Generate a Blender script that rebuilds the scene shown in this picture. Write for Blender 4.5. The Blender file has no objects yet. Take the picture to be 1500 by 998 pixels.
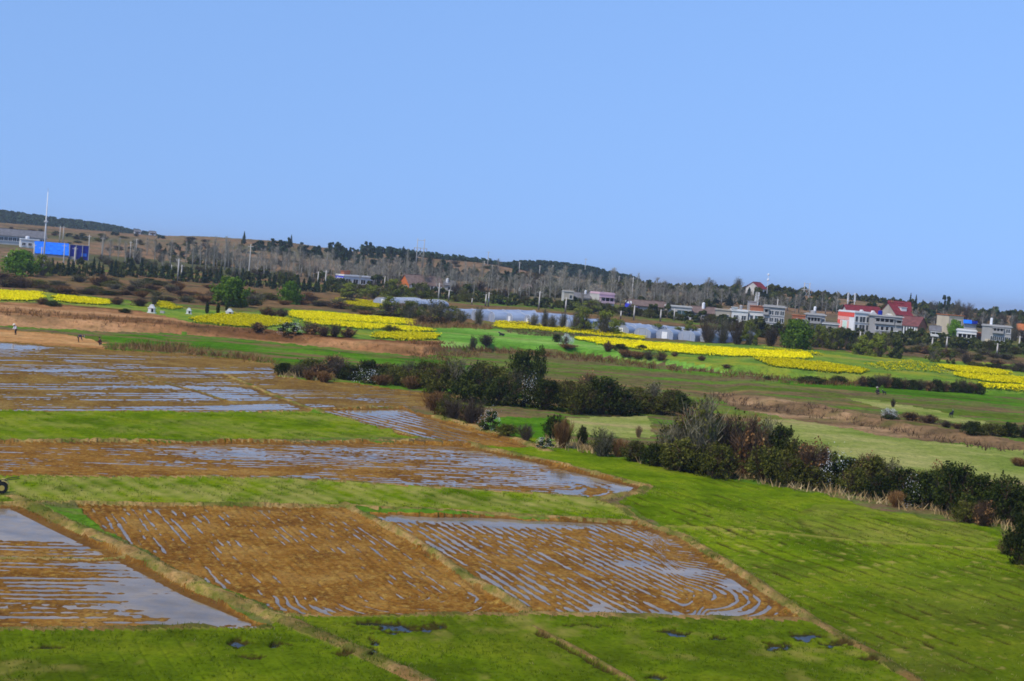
import bpy, math, random
import numpy as np
from mathutils import Vector, Matrix

random.seed(7)
RNG = np.random.default_rng(11)
scene = bpy.context.scene
COL = scene.collection

# ------------------------------------------------------------------ camera, sky, sun, exposure
CAM_H = 16.0                       # a train on a viaduct above the paddies
FPX, PW, PH = 2060.0, 1500.0, 998.0
ROLL, PITCH = math.radians(4.5), math.atan(98.7 / 2060.0)
cam_d = bpy.data.cameras.new("camera")
cam_d.sensor_width = 36.0
cam_d.sensor_fit = 'HORIZONTAL'
cam_d.lens = 36.0 * FPX / PW
cam_d.clip_start = 0.5
cam_d.clip_end = 30000.0
cam = bpy.data.objects.new("camera", cam_d)
COL.objects.link(cam)
FWD = Vector((0, math.cos(PITCH), -math.sin(PITCH)))
R0 = Vector((1, 0, 0))
U0 = Vector((0, math.sin(PITCH), math.cos(PITCH)))
RGT = R0 * math.cos(ROLL) + U0 * math.sin(ROLL)
UPV = -R0 * math.sin(ROLL) + U0 * math.cos(ROLL)
cam.matrix_world = Matrix(((RGT.x, UPV.x, -FWD.x, 0), (RGT.y, UPV.y, -FWD.y, 0),
                           (RGT.z, UPV.z, -FWD.z, CAM_H), (0, 0, 0, 1)))
scene.camera = cam

SUN = Vector((-0.44, -0.44, 0.78)).normalized()      # towards the sun: high on the left, a little behind the viewer
SUN_EL = math.asin(SUN.z)
SUN_AZ = math.atan2(SUN.x, SUN.y)
world = bpy.data.worlds.new("World")
scene.world = world
world.use_nodes = True
wn, wl = world.node_tree.nodes, world.node_tree.links
wn.clear()
w_out = wn.new("ShaderNodeOutputWorld")
w_bg = wn.new("ShaderNodeBackground")
w_bg.inputs["Strength"].default_value = 0.142
sky = wn.new("ShaderNodeTexSky")
sky.sky_type = 'NISHITA'
sky.sun_disc = False
sky.sun_elevation = SUN_EL
sky.sun_rotation = SUN_AZ
sky.altitude = 0.0
sky.air_density = 1.0
sky.dust_density = 0.1
sky.ozone_density = 7.0
w_tint = wn.new("ShaderNodeMix")
w_tint.data_type = 'RGBA'
w_tint.blend_type = 'MULTIPLY'
w_tint.inputs[0].default_value = 1.0
w_tint.inputs[7].default_value = (0.96, 0.97, 1.12, 1)
w_co = wn.new("ShaderNodeTexCoord")
w_map = wn.new("ShaderNodeMapping")
w_map.inputs["Location"].default_value = (0, 0, 0.15)      # clear air: the pale horizon band lies below the hills
w_map.inputs["Scale"].default_value = (1, 1, 0.20)
wl.new(w_co.outputs["Generated"], w_map.inputs["Vector"])
wl.new(w_map.outputs["Vector"], sky.inputs["Vector"])
wl.new(sky.outputs["Color"], w_tint.inputs[6])
wl.new(w_tint.outputs[2], w_bg.inputs["Color"])
wl.new(w_bg.outputs[0], w_out.inputs["Surface"])

sun_d = bpy.data.lights.new("sun", 'SUN')
sun_d.energy = 3.75
sun_d.angle = math.radians(0.53)
sun_d.color = (1.0, 0.90, 0.73)
sun_o = bpy.data.objects.new("sun", sun_d)
sun_o.rotation_euler = SUN.to_track_quat('Z', 'Y').to_euler()
sun_o.location = (-300, -120, 400)
COL.objects.link(sun_o)

vs = scene.view_settings
vs.view_transform = 'Standard'
vs.look = 'None'
vs.exposure = 0.0
vs.gamma = 1.0
vs.use_curve_mapping = False
scene.cycles.filter_width = 1.7
scene.cycles.use_denoising = True
scene.cycles.max_bounces = 6
scene.cycles.diffuse_bounces = 2
scene.cycles.glossy_bounces = 2
scene.cycles.transparent_max_bounces = 6

# ------------------------------------------------------------------ small helpers
CAMV = np.array((0, 0, CAM_H))
_R, _U, _F = np.array(RGT), np.array(UPV), np.array(FWD)


def project(x, y, z):
    dx, dy, dz = x, y, z - CAM_H
    zc = dx * _F[0] + dy * _F[1] + dz * _F[2]
    zc = np.maximum(zc, 1.0)
    return (750 + FPX * (dx * _R[0] + dy * _R[1] + dz * _R[2]) / zc,
            499 - FPX * (dx * _U[0] + dy * _U[1] + dz * _U[2]) / zc)


def _h(ix, iy, seed):
    n = (ix.astype(np.int64) * 374761393 + iy.astype(np.int64) * 668265263 + seed * 974634777) & 0x7fffffff
    n = ((n ^ (n >> 13)) * 1274126177) & 0x7fffffff
    return ((n ^ (n >> 16)) & 0xffff).astype(np.float32) / 65535.0


def vnoise(x, y, seed=0):
    """value noise in -1..1"""
    x = np.asarray(x, dtype=np.float64)
    y = np.asarray(y, dtype=np.float64)
    ix, iy = np.floor(x), np.floor(y)
    fx, fy = (x - ix).astype(np.float32), (y - iy).astype(np.float32)
    fx = fx * fx * (3 - 2 * fx)
    fy = fy * fy * (3 - 2 * fy)
    a, b = _h(ix, iy, seed), _h(ix + 1, iy, seed)
    c, d = _h(ix, iy + 1, seed), _h(ix + 1, iy + 1, seed)
    return ((a + (b - a) * fx) * (1 - fy) + (c + (d - c) * fx) * fy) * 2 - 1


def fnoise(x, y, seed=0, octaves=3):
    t, a, s = 0, 1.0, 0
    for k in range(octaves):
        t = t + a * vnoise(x * 2 ** k + 17 * k, y * 2 ** k - 9 * k, seed + k)
        s += a
        a *= 0.5
    return t / s


def sstep(v):
    v = np.clip(v, 0, 1)
    return v * v * (3 - 2 * v)


# ------------------------------------------------------------------ the lie of the land
# crest of the first hill: photo column, metres away, metres high
_cx = np.array([-700, -100, 0, 220, 300, 400, 500, 600, 700, 800, 900, 1000, 1100, 1200, 1300, 1400, 1500, 2200])
_cd = np.array([950, 950, 950, 950, 930, 920, 900, 900, 880, 860, 820, 780, 720, 700, 680, 680, 680, 680.0])
_ce = np.array([12, 13, 13, 12, 17, 18, 11, 11, 9, -3, -3, -4, -2, -3, -6, -7, -7, -8.0])
_ch = CAM_H + _ce / FPX * _cd
_ct = (_cx - 750) / FPX
# a second, wooded crest behind it
_fx = np.array([-700, -200, 0, 100, 200, 270, 330, 660, 700, 750, 800, 860, 920, 980, 2200])
_fe = np.array([22, 22, 19, 12, 4, -6, -30, -30, -10, 5, 7, 3, -6, -30, -30.0])
_fd = np.array([1500, 1500, 1500, 1500, 1500, 1500, 1500, 1150, 1150, 1150, 1150, 1150, 1150, 1150, 1150.0])
_fh = CAM_H + _fe / FPX * _fd
_ft = (_fx - 750) / FPX


def base_z(x, y):
    yy = np.maximum(y, 60.0)
    t = np.clip(x / yy, -0.75, 0.75)
    z = np.interp(y, [0, 228, 300, 400, 490, 540], [0, 0, 1.3, 3.5, 5.8, 7.2])
    D, H = np.interp(t, _ct, _cd), np.interp(t, _ct, _ch)
    u = np.clip((y - 540) / (D - 540), 0, 1)
    hill = 7.2 + (H - 7.2) * (0.75 * u + 0.25 * sstep(u)) - 0.0
    z = np.where(y > 540, hill, z)
    z = z - np.clip((y - D) * 0.03, 0, 40) * (y > D)
    D2, H2 = np.interp(t, _ft, _fd), np.interp(t, _ft, _fh)
    bump = H2 * np.exp(-((y - D2) / np.where(y < D2, 260, 420)) ** 2)
    z = np.where(y > D, np.maximum(z, bump), z)
    und = fnoise(x / 90, y / 90, 3, 2) * np.clip((y - 480) / 250, 0, 1.0) * 1.2
    return np.where(y > 2500, np.minimum(z, 0) - 0.0, z + und)


def _ray(px, py):
    d = _F * FPX + _R * (px - 750) - _U * (py - 499)
    return d / d[1]


_S = np.concatenate([np.arange(35, 300, 1.0), np.arange(300, 1700, 4.0)])


def hit(px, py, zf):
    d = _ray(px, py)
    zr = CAM_H + _S * d[2]
    zg = zf(_S * d[0], _S)
    below = np.nonzero(zr <= zg)[0]
    if len(below) == 0:
        gap = zr - zg
        s = _S[int(np.argmin(gap))]
    else:
        k = below[0]
        if k == 0:
            s = _S[0]
        else:
            g0, g1 = zr[k - 1] - zg[k - 1], zr[k] - zg[k]
            s = _S[k - 1] + (_S[k] - _S[k - 1]) * g0 / (g0 - g1)
    return float(s * d[0]), float(s)


# terrace banks: photo polyline of the foot of the bank, rise in metres, photo columns where it fades in and out
BANKS = [
    ([(-300, 462), (0, 474), (60, 477), (130, 483), (180, 485), (260, 489), (350, 495), (430, 501), (500, 509),
      (560, 516), (620, 520), (670, 516), (720, 514), (760, 515), (850, 521), (950, 534), (1050, 546), (1150, 557),
      (1250, 564), (1350, 572), (1500, 586), (1900, 610)], 1.25, -400, 1900),
    ([(1000, 575), (1100, 592), (1200, 608), (1300, 628), (1400, 646), (1500, 662), (1900, 720)], 0.8, 1050, 1900),
    ([(690, 483), (725, 482), (800, 487), (850, 494), (950, 505)], 0.7, 700, 940),
]
_bk = []
for pl, hgt, f0, f1 in BANKS:
    pts = [hit(px, py, base_z) for px, py in pl]
    tt = np.array([p[0] / p[1] for p in pts])
    o = np.argsort(tt)
    _bk.append((tt[o], np.array([p[1] for p in pts])[o], hgt, (f0 - 750) / FPX, (f1 - 750) / FPX))


def ground_z(x, y):
    z = base_z(x, y)
    t = x / np.maximum(y, 60.0)
    for k, (tt, yb, hgt, f0, f1) in enumerate(_bk):
        edge = np.interp(t, tt, yb) + 1.3 * fnoise(x / 9.0, x * 0 + k, 40 + k, 3)
        s = sstep((y - edge) / 2.6) * hgt
        s = s * sstep((t - f0) / 0.03) * sstep((f1 - t) / 0.03)
        fade = sstep(1 - (y - edge) / 160.0) * 0.6 + 0.4
        z = z + s * fade
    return z


SURF = []          # filled once the terrain grid is built: rows, ZT


def surf_z(x, y):
    """the height of the finished terrain, mud, dikes and bog holes included"""
    x, y = np.asarray(x, float), np.asarray(y, float)
    z = ground_z(x, y)
    if SURF:
        rws, zt, c0, tmin, dt, ncen = SURF
        t = (x / np.maximum(y, 1.0) - tmin) / dt
        ok = (y > rws[0]) & (y < rws[-2]) & (t >= 0) & (t < ncen - 1)
        i = np.clip(np.searchsorted(rws, y) - 1, 0, len(rws) - 2)
        fy = np.clip((y - rws[i]) / (rws[i + 1] - rws[i]), 0, 1)
        j = np.clip(np.floor(t).astype(int), 0, ncen - 2)
        fx = np.clip(t - j, 0, 1)
        j = j + c0
        zz = (zt[i, j] * (1 - fx) + zt[i, j + 1] * fx) * (1 - fy) + (zt[i + 1, j] * (1 - fx) + zt[i + 1, j + 1] * fx) * fy
        z = np.where(ok, zz, z)
    return z


def gz(x, y):
    return float(surf_z(np.array([x]), np.array([y]))[0])


def at(px, py):
    """the ground point a photo pixel looks at"""
    x, y = hit(px, py, ground_z)
    return Vector((x, y, gz(x, y)))


def mpp(y):
    """metres to one photo pixel at distance y"""
    return y / FPX


def inpoly(px, py, poly):
    p = np.asarray(poly, float)
    inside = np.zeros(px.shape, bool)
    bb = (px >= p[:, 0].min()) & (px <= p[:, 0].max()) & (py >= p[:, 1].min()) & (py <= p[:, 1].max())
    idx = np.nonzero(bb)
    if len(idx[0]) == 0:
        return inside
    qx, qy = px[idx], py[idx]
    r = np.zeros(qx.shape, bool)
    j = len(p) - 1
    for i in range(len(p)):
        xi, yi, xj, yj = p[i, 0], p[i, 1], p[j, 0], p[j, 1]
        if yi != yj:
            c = ((yi > qy) != (yj > qy)) & (qx < (xj - xi) * (qy - yi) / (yj - yi) + xi)
            r ^= c
        j = i
    inside[idx] = r
    return inside


# ------------------------------------------------------------------ materials
def new_mat(name):
    m = bpy.data.materials.new(name)
    m.use_nodes = True
    nt = m.node_tree
    b = nt.nodes["Principled BSDF"]
    return m, nt, b


def ramp(nt, fac, stops):
    r = nt.nodes.new("ShaderNodeValToRGB")
    e = r.color_ramp.elements
    while len(e) < len(stops):
        e.new(0.5)
    for el, (p, c) in zip(e, stops):
        el.position = p
        el.color = (c[0], c[1], c[2], 1)
    nt.links.new(fac, r.inputs[0])
    return r.outputs[0]


def noise_node(nt, vec, scale, detail=4, rough=0.6):
    n = nt.nodes.new("ShaderNodeTexNoise")
    n.inputs["Scale"].default_value = scale
    n.inputs["Detail"].default_value = detail
    n.inputs["Roughness"].default_value = rough
    if vec is not None:
        nt.links.new(vec, n.inputs["Vector"])
    return n.outputs["Fac"]


def obj_vec(nt, scale=(1, 1, 1), rot=0.0):
    c = nt.nodes.new("ShaderNodeTexCoord")
    m = nt.nodes.new("ShaderNodeMapping")
    m.inputs["Scale"].default_value = scale
    m.inputs["Rotation"].default_value = (0, 0, rot)
    nt.links.new(c.outputs["Object"], m.inputs["Vector"])
    return m.outputs["Vector"]


def mixc(nt, fac, a, b, mode='MIX'):
    n = nt.nodes.new("ShaderNodeMix")
    n.data_type = 'RGBA'
    n.blend_type = mode
    for s, v in ((0, fac), (6, a), (7, b)):
        if isinstance(v, (int, float)):
            n.inputs[s].default_value = v
        elif isinstance(v, tuple):
            n.inputs[s].default_value = (v[0], v[1], v[2], 1)
        else:
            nt.links.new(v, n.inputs[s])
    return n.outputs[2]


def attr_fac(nt, name):
    a = nt.nodes.new("ShaderNodeAttribute")
    a.attribute_name = name
    return a.outputs["Fac"]


def scl(c, k):
    return tuple(v * k for v in c)


def ground_mat(name, c1, c2, c3, dry, big=0.06, fine=1.6, stretch=(1, 1, 1), bump=0.5, p=(0.38, 0.5, 0.62), rot=0.0, rough=0.95):
    """c1..c3 by broad patches, a finer speckle over them, and 'tone' leading to the dry colour"""
    m, nt, b = new_mat(name)
    v = obj_vec(nt, stretch, rot)
    n1 = noise_node(nt, v, big, 5, 0.62)
    col = ramp(nt, n1, [(p[0], c1), (p[1], c2), (p[2], c3)])
    n2 = noise_node(nt, obj_vec(nt, (1, 0.7, 1)), fine, 6, 0.7)
    col = mixc(nt, ramp(nt, n2, [(0.38, (0, 0, 0)), (0.66, (1, 1, 1))]), col, mixc(nt, 1.0, col, (1.55, 1.4, 1.5), 'MULTIPLY'))
    n3 = noise_node(nt, obj_vec(nt, (1, 1, 1)), fine * 3.1, 4, 0.7)
    col = mixc(nt, ramp(nt, n3, [(0.30, (1, 1, 1)), (0.50, (0, 0, 0))]), col, mixc(nt, 1.0, col, (0.5, 0.5, 0.5), 'MULTIPLY'))
    col = mixc(nt, attr_fac(nt, "tone"), col, mixc(nt, 0.8, dry, mixc(nt, n2, scl(dry, 0.6), scl(dry, 1.35))))
    col = mixc(nt, attr_fac(nt, "bare"), col, mixc(nt, n2, (0.022, 0.015, 0.004), (0.055, 0.036, 0.011)))      # bare earth between the rows, plus the vignette painted into the g4 grass
    nt.links.new(col, b.inputs["Base Color"])
    b.inputs["Roughness"].default_value = rough
    b.inputs["Specular IOR Level"].default_value = 0.0
    bp = nt.nodes.new("ShaderNodeBump")
    bp.inputs["Strength"].default_value = bump
    bp.inputs["Distance"].default_value = 0.15
    nt.links.new(n2, bp.inputs["Height"])
    nt.links.new(bp.outputs[0], b.inputs["Normal"])
    return m


def leaf_mat(name, dark, mid, light, trans=0.25):
    m, nt, b = new_mat(name)
    col = ramp(nt, attr_fac(nt, "tone"), [(0.0, dark), (0.5, mid), (1.0, light)])
    oi = nt.nodes.new("ShaderNodeObjectInfo")
    hs = nt.nodes.new("ShaderNodeHueSaturation")
    mr = nt.nodes.new("ShaderNodeMapRange")
    mr.inputs["To Min"].default_value = 0.72
    mr.inputs["To Max"].default_value = 1.3
    nt.links.new(oi.outputs["Random"], mr.inputs["Value"])
    nt.links.new(mr.outputs[0], hs.inputs["Value"])
    nt.links.new(col, hs.inputs["Color"])
    nt.links.new(hs.outputs[0], b.inputs["Base Color"])
    b.inputs["Roughness"].default_value = 0.75
    b.inputs["Specular IOR Level"].default_value = 0.02
    if trans:
        tr = nt.nodes.new("ShaderNodeBsdfTranslucent")
        mx = nt.nodes.new("ShaderNodeMixShader")
        mx.inputs[0].default_value = trans
        nt.links.new(hs.outputs[0], tr.inputs[0])
        out = nt.nodes["Material Output"]
        nt.links.new(b.outputs[0], mx.inputs[1])
        nt.links.new(tr.outputs[0], mx.inputs[2])
        nt.links.new(mx.outputs[0], out.inputs["Surface"])
    return m


def wall_mat(name, c, stain=0.35, scale=0.35, rough=0.85, var=0.8):
    m, nt, b = new_mat(name)
    n1 = noise_node(nt, obj_vec(nt, (1, 1, 0.35)), scale, 6, 0.7)
    n2 = noise_node(nt, obj_vec(nt), 4.0, 4, 0.6)
    col = mixc(nt, ramp(nt, n1, [(0.42, (0, 0, 0)), (0.7, (stain, stain, stain))]), tuple(c), scl(c, 0.5))
    col = mixc(nt, n2, mixc(nt, 1.0, col, (var, var, var), 'MULTIPLY'), col)
    nt.links.new(col, b.inputs["Base Color"])
    b.inputs["Roughness"].default_value = rough
    b.inputs["Specular IOR Level"].default_value = 0.25
    return m


# ------------------------------------------------------------------ mesh helpers
def link(o, parent=None):
    COL.objects.link(o)
    if parent is not None:
        o.parent = parent
    return o


def np_mesh(name, verts, faces, mat=None, tone=None, tone_domain='POINT', smooth=False, extra=None):
    verts = np.ascontiguousarray(verts, dtype=np.float32)
    faces = np.ascontiguousarray(faces, dtype=np.int32)
    me = bpy.data.meshes.new(name)
    k = faces.shape[1]
    me.vertices.add(len(verts))
    me.vertices.foreach_set("co", verts.ravel())
    me.loops.add(faces.size)
    me.loops.foreach_set("vertex_index", faces.ravel())
    me.polygons.add(len(faces))
    me.polygons.foreach_set("loop_start", np.arange(0, faces.size, k, dtype=np.int32))
    me.polygons.foreach_set("loop_total", np.full(len(faces), k, dtype=np.int32))
    if smooth:
        me.polygons.foreach_set("use_smooth", np.ones(len(faces), dtype=bool))
    for nm, arr in ([("tone", tone)] if tone is not None else []) + list((extra or {}).items()):
        a = me.attributes.new(nm, 'FLOAT', tone_domain)
        a.data.foreach_set("value", np.ascontiguousarray(arr, dtype=np.float32))
    me.update(calc_edges=True)
    if mat is not None:
        me.materials.append(mat)
    return me


def obj(name, me, parent=None, loc=None):
    o = bpy.data.objects.new(name, me)
    if loc is not None:
        o.location = loc
    return link(o, parent)


def tag(o, label=None, cat=None, group=None, kind=None):
    if label:
        o["label"] = label
    if cat:
        o["category"] = cat
    if group:
        o["group"] = group
    if kind:
        o["kind"] = kind
    return o


def empty(name, loc, rz=0.0, label=None, cat=None, group=None):
    o = bpy.data.objects.new(name, None)
    o.empty_display_size = 0.5
    o.location = loc
    o.rotation_euler = (0, 0, rz)
    link(o)
    return tag(o, label, cat, group)


class MB:
    """collects simple solids into one mesh"""

    def __init__(self):
        self.v, self.f = [], []

    def box(self, x0, x1, y0, y1, z0, z1):
        n = len(self.v)
        self.v += [(x0, y0, z0), (x1, y0, z0), (x1, y1, z0), (x0, y1, z0), (x0, y0, z1), (x1, y0, z1), (x1, y1, z1), (x0, y1, z1)]
        self.f += [tuple(n + i for i in q) for q in ((0, 3, 2, 1), (4, 5, 6, 7), (0, 1, 5, 4), (1, 2, 6, 5), (2, 3, 7, 6), (3, 0, 4, 7))]
        return self

    def poly(self, pts, faces):
        n = len(self.v)
        self.v += list(pts)
        self.f += [tuple(n + i for i in q) for q in faces]
        return self

    def tube(self, pts, rads, seg=8):
        pts = [Vector(p) for p in pts]
        n = len(self.v)
        for i, p in enumerate(pts):
            d = (pts[min(i + 1, len(pts) - 1)] - pts[max(i - 1, 0)]).normalized()
            a = d.orthogonal().normalized()
            b = d.cross(a)
            for k in range(seg):
                an = 2 * math.pi * k / seg
                self.v.append(tuple(p + (a * math.cos(an) + b * math.sin(an)) * rads[i]))
        for i in range(len(pts) - 1):
            for k in range(seg):
                k2 = (k + 1) % seg
                self.f.append((n + i * seg + k, n + i * seg + k2, n + (i + 1) * seg + k2, n + (i + 1) * seg + k))
        self.f.append(tuple(n + k for k in reversed(range(seg))))
        self.f.append(tuple(n + (len(pts) - 1) * seg + k for k in range(seg)))
        return self

    def mesh(self, name, mat, smooth=False):
        me = bpy.data.meshes.new(name)
        me.from_pydata([tuple(v) for v in self.v], [], self.f)
        me.materials.append(mat)
        if smooth:
            me.polygons.foreach_set("use_smooth", [True] * len(me.polygons))
        me.update()
        return me

    def build(self, name, mat, parent=None, smooth=False, label=None):
        o = obj(name, self.mesh(name, mat, smooth), parent)
        if label:
            o["label"] = label
        return o

# ------------------------------------------------------------------ ground materials
GREEN1, GREEN2, GREEN3 = (0.058, 0.100, 0.002), (0.092, 0.150, 0.003), (0.130, 0.178, 0.006)
VIV1, VIV2, VIV3 = (0.036, 0.085, 0.004), (0.050, 0.135, 0.005), (0.080, 0.175, 0.010)
STRAW = (0.30, 0.25, 0.055)
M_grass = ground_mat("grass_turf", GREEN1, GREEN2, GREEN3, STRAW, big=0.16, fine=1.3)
M_strip = ground_mat("mown_grass", scl(GREEN1, 1.0), GREEN2, (0.130, 0.170, 0.006), (0.30, 0.265, 0.065), big=0.2, fine=1.6)
M_viv = ground_mat("young_wheat", VIV1, VIV2, VIV3, (0.17, 0.11, 0.045), big=0.07, fine=0.7, stretch=(0.35, 1, 1))
M_pale = ground_mat("pale_pasture", (0.12, 0.17, 0.025), (0.18, 0.21, 0.045), (0.25, 0.25, 0.075), (0.34, 0.25, 0.11), big=0.10, fine=0.9, stretch=(0.6, 1, 1))
M_jade = ground_mat("wheat_field", (0.075, 0.185, 0.018), (0.115, 0.26, 0.030), (0.19, 0.31, 0.06), (0.30, 0.26, 0.09), big=0.06, fine=0.5, stretch=(0.3, 1, 1))
M_dry = ground_mat("dead_grass", (0.125, 0.060, 0.022), (0.235, 0.120, 0.045), (0.33, 0.19, 0.08), (0.075, 0.045, 0.018), big=0.075, fine=0.5, stretch=(0.2, 1, 1), bump=0.9)
M_drypurple = ground_mat("dead_weeds", (0.105, 0.070, 0.032), (0.195, 0.125, 0.058), (0.29, 0.195, 0.095), (0.075, 0.095, 0.012), big=0.09, fine=0.6, stretch=(0.3, 1, 1), bump=0.9)
M_ochre = ground_mat("bare_ochre_soil", (0.26, 0.13, 0.04), (0.34, 0.18, 0.06), (0.40, 0.24, 0.09), (0.16, 0.18, 0.03), big=0.08, fine=0.6, stretch=(0.4, 1, 1))
M_mead = ground_mat("rough_meadow", (0.070, 0.110, 0.010), (0.120, 0.080, 0.040), (0.070, 0.150, 0.010), (0.235, 0.130, 0.055), big=0.085, fine=0.5, stretch=(0.16, 1, 1), bump=0.8, p=(0.43, 0.51, 0.58))
M_hill = ground_mat("hill_scrub", (0.095, 0.075, 0.040), (0.195, 0.120, 0.060), (0.12, 0.105, 0.050), (0.085, 0.088, 0.036), big=0.030, fine=0.22, stretch=(0.5, 1, 1), bump=0.9)
M_scrub = ground_mat("brown_scrub", (0.075, 0.060, 0.028), (0.165, 0.095, 0.040), (0.10, 0.085, 0.030), (0.055, 0.070, 0.014), big=0.07, fine=0.5, stretch=(0.3, 1, 1), bump=0.9)
M_bund = ground_mat("dike_turf", (0.23, 0.14, 0.045), (0.30, 0.20, 0.07), (0.17, 0.16, 0.03), (0.075, 0.10, 0.012), big=0.55, fine=2.6, bump=0.9)
M_yel = ground_mat("rapeseed_ground", (0.08, 0.15, 0.02), (0.12, 0.20, 0.02), (0.2, 0.22, 0.02), (0.25, 0.2, 0.06), big=0.1, fine=0.6)


def soil_mat(name="ploughed_mud", k=(1, 1, 1)):
    m, nt, b = new_mat(name)
    n1 = noise_node(nt, obj_vec(nt), 0.22, 5, 0.65)
    col = ramp(nt, n1, [(0.35, (0.145, 0.060, 0.010)), (0.5, (0.235, 0.105, 0.016)), (0.66, (0.31, 0.168, 0.040))])
    n2 = noise_node(nt, obj_vec(nt, (1, 0.8, 1)), 2.4, 6, 0.72)
    col = mixc(nt, ramp(nt, n2, [(0.50, (0, 0, 0)), (0.68, (1, 1, 1))]), col, (0.36, 0.22, 0.045))
    n3 = noise_node(nt, obj_vec(nt), 5.5, 4, 0.7)
    col = mixc(nt, ramp(nt, n3, [(0.34, (1, 1, 1)), (0.5, (0, 0, 0))]), col, mixc(nt, 1.0, col, (0.42, 0.38, 0.35), 'MULTIPLY'))
    # 'tone': mud that is still soaked, next to standing water
    col = mixc(nt, attr_fac(nt, "tone"), col, (0.105, 0.050, 0.014))
    col = mixc(nt, 1.0, col, k, 'MULTIPLY')
    nt.links.new(col, b.inputs["Base Color"])
    b.inputs["Roughness"].default_value = 0.9
    b.inputs["Specular IOR Level"].default_value = 0.02
    bp = nt.nodes.new("ShaderNodeBump")
    bp.inputs["Strength"].default_value = 0.8
    bp.inputs["Distance"].default_value = 0.1
    nt.links.new(n2, bp.inputs["Height"])
    nt.links.new(bp.outputs[0], b.inputs["Normal"])
    return m


def water_mat(name="paddy_water", base=(0.185, 0.145, 0.10), murk=0.16):
    m, nt, b = new_mat(name)
    n = noise_node(nt, obj_vec(nt, (1, 1.6, 1)), 0.25, 4, 0.6)
    col = ramp(nt, n, [(0.35, scl(base, 0.7)), (0.65, scl(base, 1.25))])
    nt.links.new(col, b.inputs["Base Color"])
    b.inputs["Roughness"].default_value = 0.06
    b.inputs["IOR"].default_value = 1.36
    b.inputs["Specular IOR Level"].default_value = 0.45
    bp = nt.nodes.new("ShaderNodeBump")
    bp.inputs["Strength"].default_value = 0.08
    bp.inputs["Distance"].default_value = 0.03
    nt.links.new(noise_node(nt, obj_vec(nt, (1, 1.5, 1)), 2.2, 3, 0.5), bp.inputs["Height"])
    nt.links.new(bp.outputs[0], b.inputs["Normal"])
    # stubble and scum breaking the surface
    df = nt.nodes.new("ShaderNodeBsdfDiffuse")
    nt.links.new(mixc(nt, 1.0, col, (1.5, 1.5, 1.5), 'MULTIPLY'), df.inputs[0])
    mx = nt.nodes.new("ShaderNodeMixShader")
    scum = noise_node(nt, obj_vec(nt, (1, 0.6, 1)), 1.6, 5, 0.7)
    nt.links.new(ramp(nt, scum, [(0.40, (murk, murk, murk)), (0.62, (min(murk * 3, 1), min(murk * 3, 1), min(murk * 3, 1)))]), mx.inputs[0])
    nt.links.new(b.outputs[0], mx.inputs[1])
    nt.links.new(df.outputs[0], mx.inputs[2])
    nt.links.new(mx.outputs[0], nt.nodes["Material Output"].inputs["Surface"])
    return m


M_soil = soil_mat()
M_weedy = soil_mat("weedy_mud", (0.86, 1.0, 1.15))
M_water = water_mat()

# ------------------------------------------------------------------ regions: (key, object name, material, outline as seen in the photo)
P1 = [(-260, 738), (28, 738), (100, 772), (178, 812), (300, 872), (392, 917), (375, 924), (-260, 926)]
P2 = [(105, 739), (300, 739), (512, 743), (562, 766), (690, 855), (768, 895), (755, 902), (440, 904), (395, 890), (290, 850), (170, 785)]
P3 = [(540, 750), (740, 757), (938, 766), (1000, 786), (1080, 840), (1190, 909), (1100, 909), (790, 901), (700, 845), (600, 785)]
P4 = [(-260, 646), (620, 648), (700, 655), (800, 677), (900, 702), (946, 713), (932, 722), (868, 729), (700, 716), (400, 702), (-260, 698)]
P5 = [(462, 598), (590, 598), (640, 614), (790, 656), (690, 652), (600, 640), (520, 618)]
P6 = [(-260, 480), (0, 500), (150, 512), (262, 518), (400, 532), (405, 552), (520, 562), (640, 578), (655, 602), (590, 597), (460, 598), (452, 604), (-260, 602)]
G1 = [(-260, 600), (452, 605), (490, 608), (620, 642), (-260, 646)]
G2 = [(-260, 697), (400, 702), (870, 730), (945, 766), (500, 743), (-260, 738)]
G4 = [(690, 652), (780, 640), (860, 662), (1000, 690), (1200, 725), (1310, 752), (1450, 772), (1480, 800), (1700, 860), (1700, 1200), (1600, 1200), (1330, 1000), (1190, 910), (1000, 786), (905, 735), (948, 713), (800, 675)]
G3 = [(-400, 924), (385, 922), (440, 905), (760, 903), (1190, 910), (1340, 1005), (1700, 1250), (-400, 1250)]

DRY_L = [(-400, 440), (0, 443), (165, 449), (280, 466), (410, 484), (540, 492), (640, 500), (662, 512), (620, 523), (500, 511), (350, 497), (260, 489), (130, 485), (0, 478), (-400, 465)]
VIV_L = [(140, 486), (350, 500), (500, 516), (640, 527), (760, 548), (640, 550), (420, 530), (330, 514), (160, 506)]
OCHRE_L = [(-400, 470), (0, 483), (100, 491), (152, 502), (150, 512), (0, 501), (-400, 485)]
JADE = [(630, 480), (725, 482), (860, 494), (890, 510), (1000, 520), (1180, 542), (1150, 556), (1050, 546), (950, 533), (850, 520), (760, 513), (650, 509)]
YEL_R = [(880, 498), (1110, 505), (1200, 514), (1350, 526), (1700, 548), (1700, 600), (1500, 580), (1350, 567), (1200, 557), (1050, 544), (980, 528), (890, 510)]
YEL_L = [(-400, 424), (60, 428), (190, 443), (270, 450), (345, 458), (430, 455), (620, 468), (640, 500), (540, 498), (400, 484), (290, 474), (200, 455), (60, 443), (-400, 440)]
DRY_R = [(1040, 574), (1120, 582), (1210, 595), (1330, 618), (1420, 634), (1700, 680), (1700, 700), (1500, 662), (1400, 650), (1300, 640), (1180, 618), (1080, 600)]
PALE_R = [(1100, 612), (1190, 618), (1300, 640), (1500, 662), (1700, 700), (1700, 790), (1500, 740), (1330, 715), (1180, 690)]
PALE_M = [(828, 612), (948, 610), (955, 642), (838, 638)]
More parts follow.
